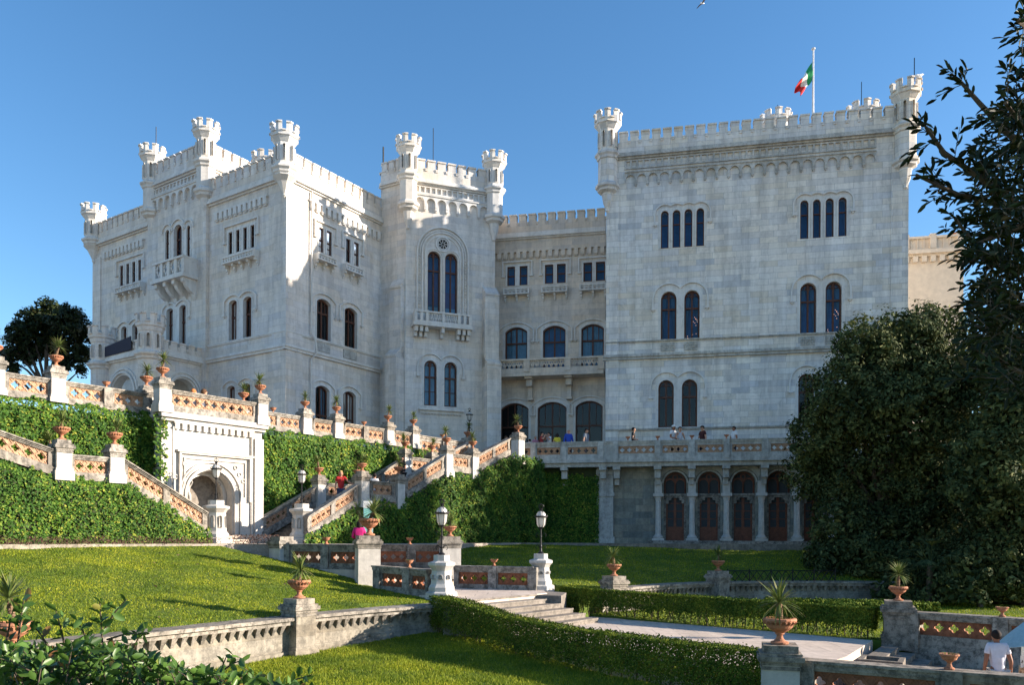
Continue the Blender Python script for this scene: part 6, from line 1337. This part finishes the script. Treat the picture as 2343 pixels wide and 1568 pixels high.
tree((g.x, g.y, -1.6), lob([(2280, 850, 100), (2340, 990, 120), (2270, 1080, 110), (2340, 1200, 130), (2260, 1290, 90), (2330, 1340, 80), (2410, 900, 120), (2430, 1100, 140)], 31.0, 1.2), 'dark evergreen tree at the right edge behind the lower terrace', 'evergreen_tree', n=36000, size=.085, trunk_r=.35, clump=.42)
g = at(2400, 1300, 40); tree((g.x, g.y, -1.4), lob([(2350, 800, 130), (2450, 900, 170), (2300, 1000, 150), (2420, 1150, 170), (2250, 1200, 140)], 42, 2), 'tall dark tree standing behind the other trees at the right', 'evergreen_tree', n=16000, size=.16, trunk_r=.4, clump=.7)
tree((17.4, 29.0, -2.4), [(16.6, 29.2, -1.6, 1.2), (18.2, 29.6, -1.2, 1.5), (15.6, 30.2, -1.9, .9), (20.0, 29.8, -1.2, 1.6), (14.6, 30.6, -2.1, .7)], 'dark undergrowth shrub at the foot of the evergreen trees', 'shrub', n=9000, size=.08, trunk_r=.1, clump=.35)
tree((14.2, 34.0, -1.6), [(13.7, 34.0, -1.0, 1.1), (15, 33.0, -1.0, 1.2), (16.5, 32.6, -1.2, 1.2), (18, 32.4, -1.2, 1.2)], 'dark shrub below the big evergreen at the end of the right lawn', 'shrub', n=7000, size=.08, trunk_r=.1, clump=.35)
g = at(105, 860, 62)
tree((g.x, g.y, T), lob([(110, 722, 38), (70, 735, 34), (155, 735, 38), (45, 765, 30), (190, 760, 28), (100, 775, 42), (150, 790, 40), (35, 800, 24), (70, 810, 30), (185, 810, 26), (150, 835, 22), (15, 815, 20), (25, 840, 18), (185, 845, 14)], 62, 1.5), 'dark rounded tree beyond the upper terrace, left of the castle', 'oak_tree', n=15000, size=.13, trunk_r=.35, clump=.42, fill=.2, mat='bigleaf')
# unseen tree added right of the frame to shade the laurel and the shrub
tree((12.5, 7.2, -2.8), [(11.5, 7.2, 1.5, 2.4), (12.5, 6.8, 4.0, 2.6), (13.5, 7.6, 0.5, 2.2), (12.0, 8.4, 2.5, 1.9), (13, 5.4, 2.4, 2.0), (11.6, 5.2, .6, 1.8)], 'unseen tree added beyond the right edge to shade the overhanging branches', 'tree', n=16000, size=.11, trunk_r=.3, clump=.6, fill=.5)
# fan palm
p = at(2125, 1365, 29.5); fp_ = thing('fan_palm', (p.x, p.y, -2.5), 'drooping fan palm in the dark below the evergreen trees', 'palm'); mb = MB(); mb.tube([(p.x, p.y, -2.6), (p.x + .05, p.y, -1.0)], [.12, .10], 8); mb.build('trunk', 'bark', fp_); mb = MB(); r_ = random.Random(8)
for k in range(26):
    ya = r_.uniform(0, 2 * pi); pi_ = r_.uniform(-.6, 1.3); c = Vector((p.x + .05, p.y, -.95)); dr = Vector((cos(ya) * cos(pi_), sin(ya) * cos(pi_), sin(pi_))); e = c + dr * .75; mb.tube([c, e], .012, 4)
    for j in range(18): strap(mb, e, ya + (j - 8.5) * .17, pi_ - .5, .62, .024, .9)
mb.build('fronds', 'darkleaf', fp_, fixn=False)
# ---- near laurel branches, upper right
def sprig(C, N, TT, S, mb, a, b, nl, sz, rad, spread=.5, two=True):
    """leaves set alternately along a twig from a to b"""
    a, b = Vector(a), Vector(b); d = (b - a); L = d.length; dn = d.normalized(); mid = a.lerp(b, .5) + Vector((0, 0, .06 * L)); mb.tube([a, mid, b], [rad, rad * .7, rad * .35], 5)
    for k in range(nl):
        f = .15 + .85 * (k + random.random() * .6) / nl; p = a.lerp(b, f) + Vector((0, 0, .06 * L * 4 * f * (1 - f))); ph = k * 2.4 + random.uniform(-.5, .5)
        s_ = dn.cross(Vector((0, 0, 1))); s_ = s_.normalized() if s_.length > .01 else Vector((1, 0, 0)); u_ = s_.cross(dn); side = s_ * cos(ph) + u_ * sin(ph)
        td = (dn * (.75 if f < .93 else 1.5) + side * spread + Vector((0, 0, -.08))).normalized(); l = sz * random.uniform(.75, 1.2); C.append(tuple(p + td * l)); TT.append(tuple(td)); nn_ = side.cross(td) + Vector((random.uniform(-.6, .6), random.uniform(-.6, .6), random.uniform(0, .9))); N.append(tuple(nn_)); S.append(l)
random.seed(21)
C, N, TT, S = [], [], [], []; mb = MB(); near = thing('laurel_tree', (6.4, 7.2, -2.6), 'overhanging tree at the right edge with dark pointed leaves against the sky', 'tree')
trk = at(2560, 900, 7.0); mb.tube([(6.3, 7.3, -2.8), tuple(trk), tuple(at(2540, 300, 7.2)), tuple(at(2520, -100, 7.3))], [.16, .12, .08, .04], 8)
main = [((2540, 560), [(2420, 500), (2300, 470), (2190, 445), (2095, 400)]), ((2540, 600), [(2400, 520), (2290, 440), (2160, 350), (2118, 290)]), ((2540, 420), [(2400, 380), (2300, 300), (2240, 235), (2192, 180)]), ((2540, 480), [(2420, 460), (2330, 520), (2230, 560), (2185, 500)]),
        ((2540, 650), [(2400, 640), (2300, 600), (2240, 590), (2200, 605)]), ((2540, 720), [(2420, 700), (2300, 700), (2240, 690), (2195, 700)]), ((2540, 300), [(2430, 250), (2370, 200), (2330, 165)]), ((2540, 100), [(2420, 90), (2360, 70), (2328, 45)]), ((2540, 820), [(2420, 780), (2320, 770), (2230, 745)]),
        ((2540, 900), [(2440, 860), (2330, 850), (2270, 820)]), ((2540, 350), [(2430, 330), (2350, 300), (2300, 235)])]
for st0, pts in main:
    st0 = (2540 + random.uniform(-10, 15), st0[1] + random.uniform(20, 150)); d0 = random.uniform(5.8, 7.4); px_ = [st0] + pts; W3 = [at(x, y, 7.0 + (d0 - 7.0) * k / (len(px_) - 1)) for k, (x, y) in enumerate(px_)]; mb.tube(W3, [.035 * (1 - k / len(px_)) + .006 for k in range(len(px_))], 5)
    for k in range(len(W3) - 1):
        a, b = W3[k], W3[k + 1]; L = (b - a).length
        for j in range(max(3, int(L / .08))):
            f = random.random(); p = a.lerp(b, f); dr = (b - a).normalized() * .7 + Vector((random.uniform(-.8, .5), random.uniform(-.9, .9), random.uniform(-.9, .9))); ln = random.uniform(.12, .34) * (1 if k < 3 else .75); sprig(C, N, TT, S, mb, p, p + dr.normalized() * ln, random.randint(6, 9), .050, .004)
    a, b = W3[-2], W3[-1]; sprig(C, N, TT, S, mb, a, b, 9, .052, .005)
for k in range(320):   # dense body of the crown beyond x = 2240
    y = random.uniform(230, 900); lim_ = np.interp(y, [230, 300, 420, 560, 700, 800, 900], [2320, 2290, 2235, 2260, 2235, 2250, 2290]); x = lim_ + abs(random.gauss(0, 80)) + 8; p = at(x, y, random.uniform(5.8, 7.6)); dr = Vector((random.uniform(-1, .4), random.uniform(-.8, .8), random.uniform(-.7, .9))).normalized()
    sprig(C, N, TT, S, mb, p, p + dr * random.uniform(.15, .35), 9, .052, .004)
for k in range(420):   # the rest of the crown, round the trunk beyond the frame
    c_ = Vector((6.6, 7.3, random.uniform(.2, 5.6))); rr_ = 1.9 * (1 - abs(c_.z - 2.6) / 4.2); a_ = random.uniform(-1.9, 1.9); o_ = Vector((cos(a_), sin(a_), random.uniform(-.2, .3))) * rr_ * random.uniform(.35, 1.0)
    if (c_ + o_).x / (c_ + o_).y < .70: continue
    if k % 14 == 0: mb.tube([c_ - Vector((.1, 0, .5)), c_ + o_ * .5, c_ + o_], [.03, .018, .006], 5)
    sprig(C, N, TT, S, mb, c_ + o_, c_ + o_ + (o_.normalized() + Vector((random.uniform(-.8, .8), random.uniform(-.8, .8), random.uniform(-.5, .8)))).normalized() * random.uniform(.2, .4), 10, .052, .004)
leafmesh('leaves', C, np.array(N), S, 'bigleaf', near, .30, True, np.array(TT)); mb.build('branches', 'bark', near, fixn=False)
# ---- foreground shrub, lower left
C, N, TT, S = [], [], [], []; mb = MB(); shb = thing('shrub', (-1.9, 4.2, -1.62), 'dark green broad-leaved shrub filling the lower left corner of the foreground', 'shrub')
def ytop(x): return float(np.interp(x, [-200, 0, 120, 200, 300, 420, 560, 640, 720, 800], [1455, 1462, 1470, 1452, 1470, 1515, 1535, 1545, 1562, 1600]))
for k in range(1050):
    x = random.uniform(-160, 720); y = ytop(x) + 25 + random.random() ** 1.6 * 190; d = random.uniform(3.4, 4.9); p = at(x, y, d); dr = Vector((random.uniform(-.6, .6), random.uniform(-.6, .6), random.uniform(.3, 1.0))).normalized(); sprig(C, N, TT, S, mb, p - dr * .14, p + dr * .02, 8, .031, .0035, .8)
for (x0, y0), (x1, y1), nl in (((40, 1480), (55, 1372), 16), ((150, 1490), (128, 1400), 9), ((235, 1490), (228, 1378), 13), ((240, 1440), (290, 1372), 8), ((245, 1465), (335, 1452), 9), ((110, 1480), (75, 1432), 8), ((205, 1480), (175, 1420), 9), ((300, 1500), (330, 1440), 8),
        ((500, 1560), (520, 1498), 8), ((505, 1540), (560, 1510), 6), ((420, 1560), (405, 1520), 6), ((640, 1580), (715, 1545), 7), ((600, 1585), (560, 1530), 6), ((15, 1470), (30, 1395), 8)):
    d = 4.1; a, b = at(x0, y0, d), at(x1, y1, d - .1); sprig(C, N, TT, S, mb, a, b, nl, .034, .006, .9)
leafmesh('leaves', C, np.array(N), S, 'bush', shb, .46, True, np.array(TT)); 
for k in range(30): x = random.uniform(-100, 600); a = at(x, 1700, 4.2); b = at(x + random.uniform(-60, 60), ytop(x) + 40, 4.2); mb.tube([(a.x, a.y, -1.7), b], [.012, .005], 5)
mb.build('stems', 'bark', shb, fixn=False)
# ---- reddish twiggy bed along the left ivy wall
n = 5200; s = NR.uniform(.3, 11.5, n); o = -.16 - NR.uniform(.35, 1.25, n); hmax = .36 * (.55 + .45 * noise2(s * 2.2, s)); base = np.array([Q0.x, Q0.y]) - np.outer(s, [U.x, U.y]) + np.outer(o, [Mv.x, Mv.y]); z = PLZ + NR.random(n) * np.clip(hmax, .02, 1)
tag(leafmesh('red_twigs', np.concatenate([base, z[:, None]], 1), NR.normal(size=(n, 3)), NR.uniform(.02, .05, n), 'red', None, .25), 'low reddish twiggy planting along the foot of the left ivy wall', 'plants', kind='stuff')
n = 1400; x = NR.uniform(-10.2, -8.4, n); y = 28.0 + NR.uniform(0, .9, n); z = PLZ + NR.random(n) * .35
tag(leafmesh('red_twigs', np.stack([x, y, z], 1), NR.normal(size=(n, 3)), NR.uniform(.02, .05, n), 'red', None, .25), 'reddish twigs before the niche and the low plaza pier', 'plants', kind='stuff')
kb = MB(); F = Frame(SQ(12, -1.25), SQ(-.6, -1.25)); kb.box(F, 0, F.L, -.6, PLZ + .02, -.14, .06); tag(kb.build('kerb', 'ret'), kind='structure')
kb = MB(); F = Frame(TRF.xy(-1, 3.6), TRF.xy(TRF.L, 2.9)); kb.box(F, 0, F.L, -.8 - T + T, PLZ + .02, -.12, .12); tag(kb.build('kerb', 'step'), kind='structure')
# ================================================================ PEOPLE
def skinned(verts, edges, rads, name, mat, parent, root=0, sub=2):
    me = bpy.data.meshes.new(name + '_cage'); me.from_pydata([tuple(v) for v in verts], edges, []); me.update()
    bm = bmesh.new(); bm.from_mesh(me); sk = bm.verts.layers.skin.verify()
    for v, r in zip(bm.verts, rads): v[sk].radius = (r, r) if not hasattr(r, '__len__') else r; v[sk].use_root = (v.index == root)
    bm.to_mesh(me); bm.free(); o = bpy.data.objects.new('tmp', me); COL.objects.link(o)
    m = o.modifiers.new('k', 'SKIN'); m.use_smooth_shade = True; m2 = o.modifiers.new('s', 'SUBSURF'); m2.levels = sub; m2.render_levels = sub
    dg = bpy.context.evaluated_depsgraph_get(); nm = bpy.data.meshes.new_from_object(o.evaluated_get(dg)); bpy.data.objects.remove(o); bpy.data.meshes.remove(me)
    nm.name = name; nm.polygons.foreach_set('use_smooth', [True] * len(nm.polygons)); nm.materials.clear(); nm.materials.append(M[mat] if isinstance(mat, str) else mat)
    ob = bpy.data.objects.new(name, nm); COL.objects.link(ob); ob.parent = parent; return ob
ARM = {'down': ((.135, .015, .625), (.145, -.02, .485), (.145, -.035, .445)), 'rail': ((.145, .0, .64), (.10, -.13, .60), (.08, -.155, .60)), 'cam': ((.15, -.09, .73), (.06, -.13, .88), (.03, -.145, .91)),
       'fold': ((.14, -.01, .64), (.04, -.10, .63), (.0, -.115, .63)), 'out': ((.19, -.05, .70), (.29, -.10, .64), (.33, -.11, .63)), 'hip': ((.19, .03, .66), (.11, -.02, .56), (.09, -.03, .545))}
def person(loc, yaw, H, top, bottom, hair, label, arms=('down', 'down'), walk=0.0, tilt=0.0, long=False, cap=None, skin='skin', sleeve=.6, legs=True, fingers=False, bald=False, extra=None, stoop=0.0):
    t = bpy.data.objects.new('person', None); COL.objects.link(t); tag(t, label, 'person'); t.location = loc; t.rotation_euler = (0, 0, yaw); t.scale = (H, H, H)
    def bend(p):     # forward stoop of the upper body
        if p[2] < .55 or not stoop: return Vector(p)
        a = stoop * min(1, (p[2] - .55) / .25); q_ = Vector(p) - Vector((0, 0, .55)); return Vector((q_.x, q_.y * cos(a) - q_.z * sin(a), q_.z * cos(a) + q_.y * sin(a))) + Vector((0, 0, .55))
    V = [(0, 0, .52), (0, .003, .60), (0, .006, .73), (0, .008, .828), (0, -.002, .870), (0, -.010, .912), (0, -.006, .958)]; R = [(.072, .056), (.058, .044), (.066, .042), (.036, .032), (.030, .031), (.044, .050), (.046, .052)]
    E = [(0, 1), (1, 2), (2, 3), (3, 4), (4, 5), (5, 6)]
    V.append((0, -.066, .903)); R.append(.007); E.append((5, 7))
    for s_ in (-1, 1): V.append((s_ * .050, .002, .905)); R.append(.008); E.append((5, len(V) - 1))
    wr = {}
    for s_, ar in ((-1, arms[0]), (1, arms[1])):
        e, w_, h = [Vector((p[0] * s_, p[1], p[2])) for p in ARM[ar]]; i = len(V); V += [(s_ * .090, .008, .812), tuple(e), tuple(w_), tuple(h)]; R += [(.034, .034), .025, .0165, (.021, .014)]; E += [(2, i), (i, i + 1), (i + 1, i + 2), (i + 2, i + 3)]; wr[s_] = (w_, h, i + 3)
    for s_ in (-1, 1):
        sw = s_ * walk; i = len(V); V += [(s_ * .052, 0, .49), (s_ * .057, -.004 - sw * .10, .275), (s_ * .058, .012 - sw * .17 + (abs(sw) * .05), .045), (s_ * .064, -.075 - sw * .17, .018)]; R += [(.058, .060), .036, .022, (.024, .014)]; E += [(0, i), (i, i + 1), (i + 1, i + 2), (i + 2, i + 3)]
    if fingers:
        for s_ in (-1, 1):
            w_, h, hi = wr[s_]; d = (h - w_).normalized(); side = Vector((0, 1, 0)) - d * d.y; side.normalize()
            for k, (off, ln) in enumerate(((-.014, .034), (-.005, .040), (.005, .037), (.013, .029))):
                b0 = h + side * off + d * .010; i = len(V); curl = Vector((-s_ * .010, 0, 0)); V += [tuple(b0), tuple(b0 + d * ln * .55 + curl * .3), tuple(b0 + d * ln + curl)]; R += [.0058, .0050, .0042]; E += [(hi, i), (i, i + 1), (i + 1, i + 2)]
            i = len(V); b0 = w_.lerp(h, .55) - side * .016; V += [tuple(b0), tuple(b0 - side * .012 + d * .018)]; R += [.0062, .0050]; E += [(hi, i), (i, i + 1)]
    V = [bend(v) for v in V]; skinned(V, E, R, 'body', skin, t)
    # shirt
    V = [(0, .004, .50), (0, .006, .60), (0, .010, .73), (0, .010, .838)]; R = [(.084, .076), (.075, .066), (.085, .080), (.044, .044)]; E = [(0, 1), (1, 2), (2, 3)]
    for s_, ar in ((-1, arms[0]), (1, arms[1])):
        e = Vector((ARM[ar][0][0] * s_, *ARM[ar][0][1:])); sh = Vector((s_ * .092, .008, .812)); w_ = Vector((ARM[ar][1][0] * s_, *ARM[ar][1][1:])); i = len(V)
        if sleeve > 1: V += [tuple(sh), tuple(e), tuple(e.lerp(w_, .9))]; R += [.042, .030, .024]; E += [(2, i), (i, i + 1), (i + 1, i + 2)]
        elif sleeve > 0: V += [tuple(sh), tuple(sh.lerp(e, sleeve))]; R += [.042, .036]; E += [(2, i), (i, i + 1)]
    V = [bend(v) for v in V]; skinned(V, E, R, 'shirt', cloth(*top), t, 1)
    V = [(0, .004, .525)]; R = [(.084, .074)]; E = []
    for s_ in (-1, 1):
        sw = s_ * walk; i = len(V); V += [(s_ * .052, 0, .485), (s_ * .057, -.004 - sw * .10, .275)]; R += [(.064, .066), .047]; E += [(0, i), (i, i + 1)]
        if legs: V += [(s_ * .058, .012 - sw * .17 + abs(sw) * .05, .06)]; R += [.036]; E += [(i + 1, i + 2)]
    skinned(V, E, R, 'trousers', cloth(*bottom), t)
    def blob(nm, c, r, mat, cut=None, n=14, m=10):
        mb = MB(); g_ = [[Vector((c[0] + r[0] * sin(pi * j / m) * cos(2 * pi * i / n), c[1] + r[1] * sin(pi * j / m) * sin(2 * pi * i / n), c[2] + r[2] * cos(pi * j / m))) for i in range(n)] for j in range(m + 1)]
        for j in range(m):
            for i in range(n):
                f = [g_[j][i], g_[j][(i + 1) % n], g_[j + 1][(i + 1) % n], g_[j + 1][i]]; ce = sum(f, Vector()) / 4
                if cut and cut(ce): continue
                mb.quad(*[bend(v) for v in f])
        me = bpy.data.meshes.new(nm); me.from_pydata(mb.v, [], mb.f); bm = bmesh.new(); bm.from_mesh(me); bmesh.ops.remove_doubles(bm, verts=bm.verts, dist=1e-5); bmesh.ops.dissolve_degenerate(bm, edges=bm.edges, dist=1e-6); bm.to_mesh(me); bm.free(); me.polygons.foreach_set('use_smooth', [True] * len(me.polygons))
        me.materials.append(M[mat] if isinstance(mat, str) else mat); o = bpy.data.objects.new(nm, me); COL.objects.link(o); o.parent = t; return o
    if not bald:
        cut = lambda p: p.y < -.012 and p.z < .955 - (p.y + .012) * .15
        if long: blob('hair', (0, .016, .905), (.062, .058, .095), cloth('hair_' + hair[0], hair[1]), lambda p: p.y < -.014 and p.z < .955)
        else: blob('hair', (0, .006, .938), (.054, .062, .062), cloth('hair_' + hair[0], hair[1]), cut)
    blob('eyes', (-.018, -.058, .925), (.006, .004, .005), 'dark', None, 6, 4); 
    bpy.data.objects[-1:] if False else None
    if cap: blob('cap', (0, -.002, .958), (.058, .066, .045), cloth(*cap), lambda p: p.z < .945); mbb = MB(); mbb.hexa([bend(v) for v in ((-.04, -.10, .945), (.04, -.10, .945), (.045, -.045, .95), (-.045, -.045, .95), (-.04, -.10, .95), (.04, -.10, .95), (.045, -.045, .96), (-.045, -.045, .96))]); o = mbb.build('cap_peak', cloth(*cap), None); o.parent = t
    return t
def onter(x, back=.75, k=.38):
    back = .12 + back * k; p = TRF.pt(ut(x), 0, -back + .1); a, _ = ray(x, 1000); Y = p.y; return (a * Y, Y, T)
WH = ('white_cotton', (.68, .68, .70)); BK = ('black_cotton', (.02, .02, .022)); NV = ('navy_cotton', (.02, .025, .06)); DN = ('denim', (.05, .07, .13)); KH = ('khaki', (.30, .24, .16))
dk = ('dark', (.018, .012, .010)); br = ('brown', (.10, .05, .025)); gy = ('grey', (.35, .33, .30)); bl = ('blond', (.55, .36, .14))
rad_ = radians
person(onter(1158, 2.4), rad_(60), 1.55, NV, DN, br, 'boy in a navy shirt behind the stair head pier', ('rail', 'down'))
person(onter(1212, .7), rad_(200), 1.28, WH, DN, dk, 'child in a white shirt at the left end of the terrace crowd')
person(onter(1225, 1.6), rad_(20), 1.50, ('pink_cotton', (.60, .25, .32)), KH, gy, 'person in pink at the left of the terrace crowd')
person(onter(1240, .7), rad_(70), 1.66, ('red_cotton', (.26, .025, .03)), DN, dk, 'person in a dark red shirt raising a camera on the terrace', ('cam', 'cam'))
person(onter(1256, 1.3), rad_(-60), 1.66, WH, DN, dk, 'person in white with a backpack photographing on the terrace', ('cam', 'cam'))
person(onter(1275, .9), rad_(190), 1.58, ('yellow_cotton', (.62, .50, .05)), DN, dk, 'person in yellow with long black hair on the terrace', long=True)
person(onter(1301, .8), rad_(10), 1.80, ('blue_cotton', (.02, .06, .36)), NV, gy, 'bald man in a royal blue long-sleeved shirt on the terrace', sleeve=1.2, bald=True)
person(onter(1342, 1.0), rad_(50), 1.80, ('grey_cotton', (.16, .19, .24)), DN, dk, 'man in a grey-blue T-shirt on the terrace right of the man in blue', walk=.5)
person(onter(1450, .7), rad_(70), 1.80, BK, BK, dk, 'bearded man in a black shirt leaning by the terrace rail', ('rail', 'fold'))
person(onter(1541, .9), rad_(40), 1.88, WH, BK, dk, 'man in a white shirt and white cap on the terrace', ('rail', 'down'), cap=('white_cap', (.7, .7, .7)), skin='tan')
person(onter(1556, .7), rad_(10), 1.78, ('pale_grey_print', (.45, .45, .48)), DN, dk, 'person in a pale sleeveless shirt leaning beside the capped man', ('rail', 'rail'), sleeve=0)
person(onter(1607, .7), rad_(-60), 1.80, ('dark_brown_cotton', (.06, .02, .02)), DN, dk, 'person in dark brown with a dark hat turning towards the left', ('fold', 'down'), cap=('dark_hat', (.02, .015, .015)))
person(onter(1679, .8), rad_(-70), 1.74, WH, DN, dk, 'dark-haired man in a white T-shirt near the big tree', ('hip', 'down'), skin='tan')
def onst(x, s, off): a, _ = ray(x, 1100); return None
def stairp(x, off):   # stair line at lateral offset, seen in pixel column x
    F = Frame(SP(-.3, off), SP(13.4, off)); u = F.uz(x, 1100)[0]; return (*F.xy(u), floorz(u - .3))
p = stairp(780, 1.0); person((p[0], p[1], p[2]), rad_(20), 1.66, ('red_cardigan', (.50, .03, .03)), DN, bl, 'blond woman in a red cardigan coming down the first flight', ('down', 'out'), long=True)
p = stairp(921, 1.3); person((p[0], p[1], p[2]), rad_(-40), 1.66, BK, BK, dk, 'dark-haired woman in black with a bag on the second flight', ('hip', 'fold'), long=True)
p = stairp(857, 1.5); person((p[0], p[1], p[2] - .05), rad_(190), 1.60, WH, DN, dk, 'person in white mostly hidden behind the urn of the first landing')
p = at(822, 1205, 27.9); person((p.x, p.y, -1.1), rad_(190), 1.68, ('magenta_cotton', (.52, .02, .17)), BK, dk, 'woman in a magenta shirt behind the central palm pier', ('fold', 'fold'), sleeve=1.2, long=True)
for x, d, c, lb in ((443, 34.5, ('auburn', (.45, .16, .05)), 'auburn-haired visitor seen over the niche balustrade'), (467, 35.0, ('brown', (.10, .05, .025)), 'brown-haired visitor seen over the niche balustrade')):
    p = at(x, 898, d); person((p.x, p.y, T), rad_(150), (at(x, 890, d).z - T), WH, DN, c, lb)
p = at(2284, 1440, 14.2); man = person((p.x, p.y, -3.15), rad_(168), 1.52, ('pale_cotton', (.62, .62, .70)), ('cream_trousers', (.55, .50, .45)), dk, 'dark-haired man in a white T-shirt seen from behind on the lower terrace', ('down', 'down'), sleeve=.62, skin='tan', fingers=True, stoop=.16)
p = at(2350, 1450, 14.5); person((p.x, p.y, -3.15), rad_(60), 1.50, WH, ('tan_trousers', (.40, .30, .22)), dk, 'person in white at the right edge holding a pale blue parasol', ('out', 'fold'), sleeve=.6, fingers=True)
um = thing('parasol', (p.x + .05, p.y, -1.9), 'pale blue parasol at the right edge', 'parasol'); mb = MB(); c = Vector((p.x + .02, p.y - .05, -1.72)); nseg = 8; tip = c + Vector((.18, 0, .32))
ring = [c + Vector((.50 * cos(2 * pi * k / nseg) - .05 * sin(2 * pi * k / nseg) * 0, .50 * sin(2 * pi * k / nseg), -.28 * cos(2 * pi * k / nseg) * -1)) for k in range(nseg)]
for k in range(nseg): a, b = ring[k], ring[(k + 1) % nseg]; m1 = a.lerp(tip, .5) + Vector((0, 0, .05)); m2 = b.lerp(tip, .5) + Vector((0, 0, .05)); mb.quad(a, b, m2, m1); mb.poly([m1, m2, tip])
o = mb.build('canopy', cloth('pale_blue_canopy', (.32, .48, .52)), um); so = o.modifiers.new('s', 'SOLIDIFY'); so.thickness = .004
mb = MB(); mb.tube([tip + Vector((.01, 0, .05)), c + Vector((-.15, 0, -.55))], .008, 6); mb.build('shaft', 'iron', um)
# statue in the niche
sp_ = NF.pt(uc_n - .52, 0, -.75); stt = thing('statue', (sp_.x, sp_.y, .95), 'pale stone statue with a raised arm standing inside the niche recess', 'statue')
Hs = 1.28; V = [(0, 0, .52), (.01, 0, .60), (0, .006, .73), (-.01, .008, .828), (-.01, 0, .87), (-.01, -.01, .912), (-.01, -.006, .958), (-.09, .008, .812), (-.15, 0, .66), (-.08, -.08, .60), (-.06, -.10, .58), (.085, .008, .815), (.15, -.02, .90), (.08, -.04, .97), (.05, -.05, .99), (-.05, 0, .49), (-.055, 0, .27), (-.05, .01, .04), (-.06, -.06, .02), (.06, 0, .49), (.08, -.04, .29), (.05, .02, .05), (.06, -.05, .02)]
R = [(.085, .07), (.062, .05), (.075, .05), (.036, .034), .03, .046, .05, .034, .026, .018, .018, .034, .026, .018, .018, .062, .042, .03, .026, .062, .042, .03, .026]; E = [(0, 1), (1, 2), (2, 3), (3, 4), (4, 5), (5, 6), (2, 7), (7, 8), (8, 9), (9, 10), (2, 11), (11, 12), (12, 13), (13, 14), (0, 15), (15, 16), (16, 17), (17, 18), (0, 19), (19, 20), (20, 21), (21, 22)]
skinned([Vector(v) * Hs for v in V], E, [tuple(x * Hs for x in r) if hasattr(r, '__len__') else r * Hs for r in R], 'figure', 'trimg', stt); mb = MB(); mb.lathe((sp_.x, sp_.y, 0), [(.26, 0), (.26, .12), (.21, .2), (.21, .82), (.25, .88), (.25, .95)], 12); mb.build('plinth', 'trimg', stt)
# bird and gull
def bird(loc, label, yaw, sc=1.0, fly=False):
    t = thing('gull', loc, label, 'bird'); c = Vector(loc); dx, dy = cos(yaw), sin(yaw); f = Vector((dx, dy, 0)); s_ = Vector((-dy, dx, 0))
    V = [c - f * .20 * sc, c - f * .08 * sc, c + f * .06 * sc + Vector((0, 0, .02 * sc)), c + f * .14 * sc + Vector((0, 0, .09 * sc if not fly else .03)), c + f * .21 * sc + Vector((0, 0, .08 * sc if not fly else .02))]
    V = [v - c for v in V]; o = skinned(V, [(0, 1), (1, 2), (2, 3), (3, 4)], [.02 * sc, .06 * sc, .065 * sc, .035 * sc, .010 * sc], 'body', cloth('white_feathers', (.75, .75, .75)), t, 1)
    mb = MB()
    for sd in (-1, 1):
        if fly: mb.quad(c + s_ * .05 * sd + f * .06, c + s_ * .40 * sd + f * .10 + Vector((0, 0, .16)), c + s_ * .42 * sd - f * .02 + Vector((0, 0, .16)), c + s_ * .05 * sd - f * .08); mb.quad(c + s_ * .40 * sd + f * .10 + Vector((0, 0, .16)), c + s_ * .75 * sd - f * .05 + Vector((0, 0, .05)), c + s_ * .72 * sd - f * .08 + Vector((0, 0, .05)), c + s_ * .42 * sd - f * .02 + Vector((0, 0, .16)))
        else: mb.quad(c + s_ * .066 * sd + f * .08, c + s_ * .075 * sd + Vector((0, 0, .05)), c + s_ * .03 * sd - f * .27, c + s_ * .06 * sd - Vector((0, 0, .03)))
    o = mb.build('wing', cloth('grey_feathers', (.12, .12, .13)), t, fixn=False); so = o.modifiers.new('s', 'SOLIDIFY'); so.thickness = .012
    if not fly:
        mb = MB()
        for sd in (-.03, .03): mb.tube([c + s_ * sd - Vector((0, 0, .04)), c + s_ * sd - Vector((0, 0, .16))], .007, 5)
        mb.build('legs', 'gold', t)
bt = BF.xy(BF.L + .35, .3); bird((bt[0] + .15, bt[1], 25.24), 'gull perched on the crown of the right corner turret', 0.2, 1.5)
bird(tuple(at(1607, 7, 60)), 'gull flying high above the middle of the castle', .3, 1.0, True)
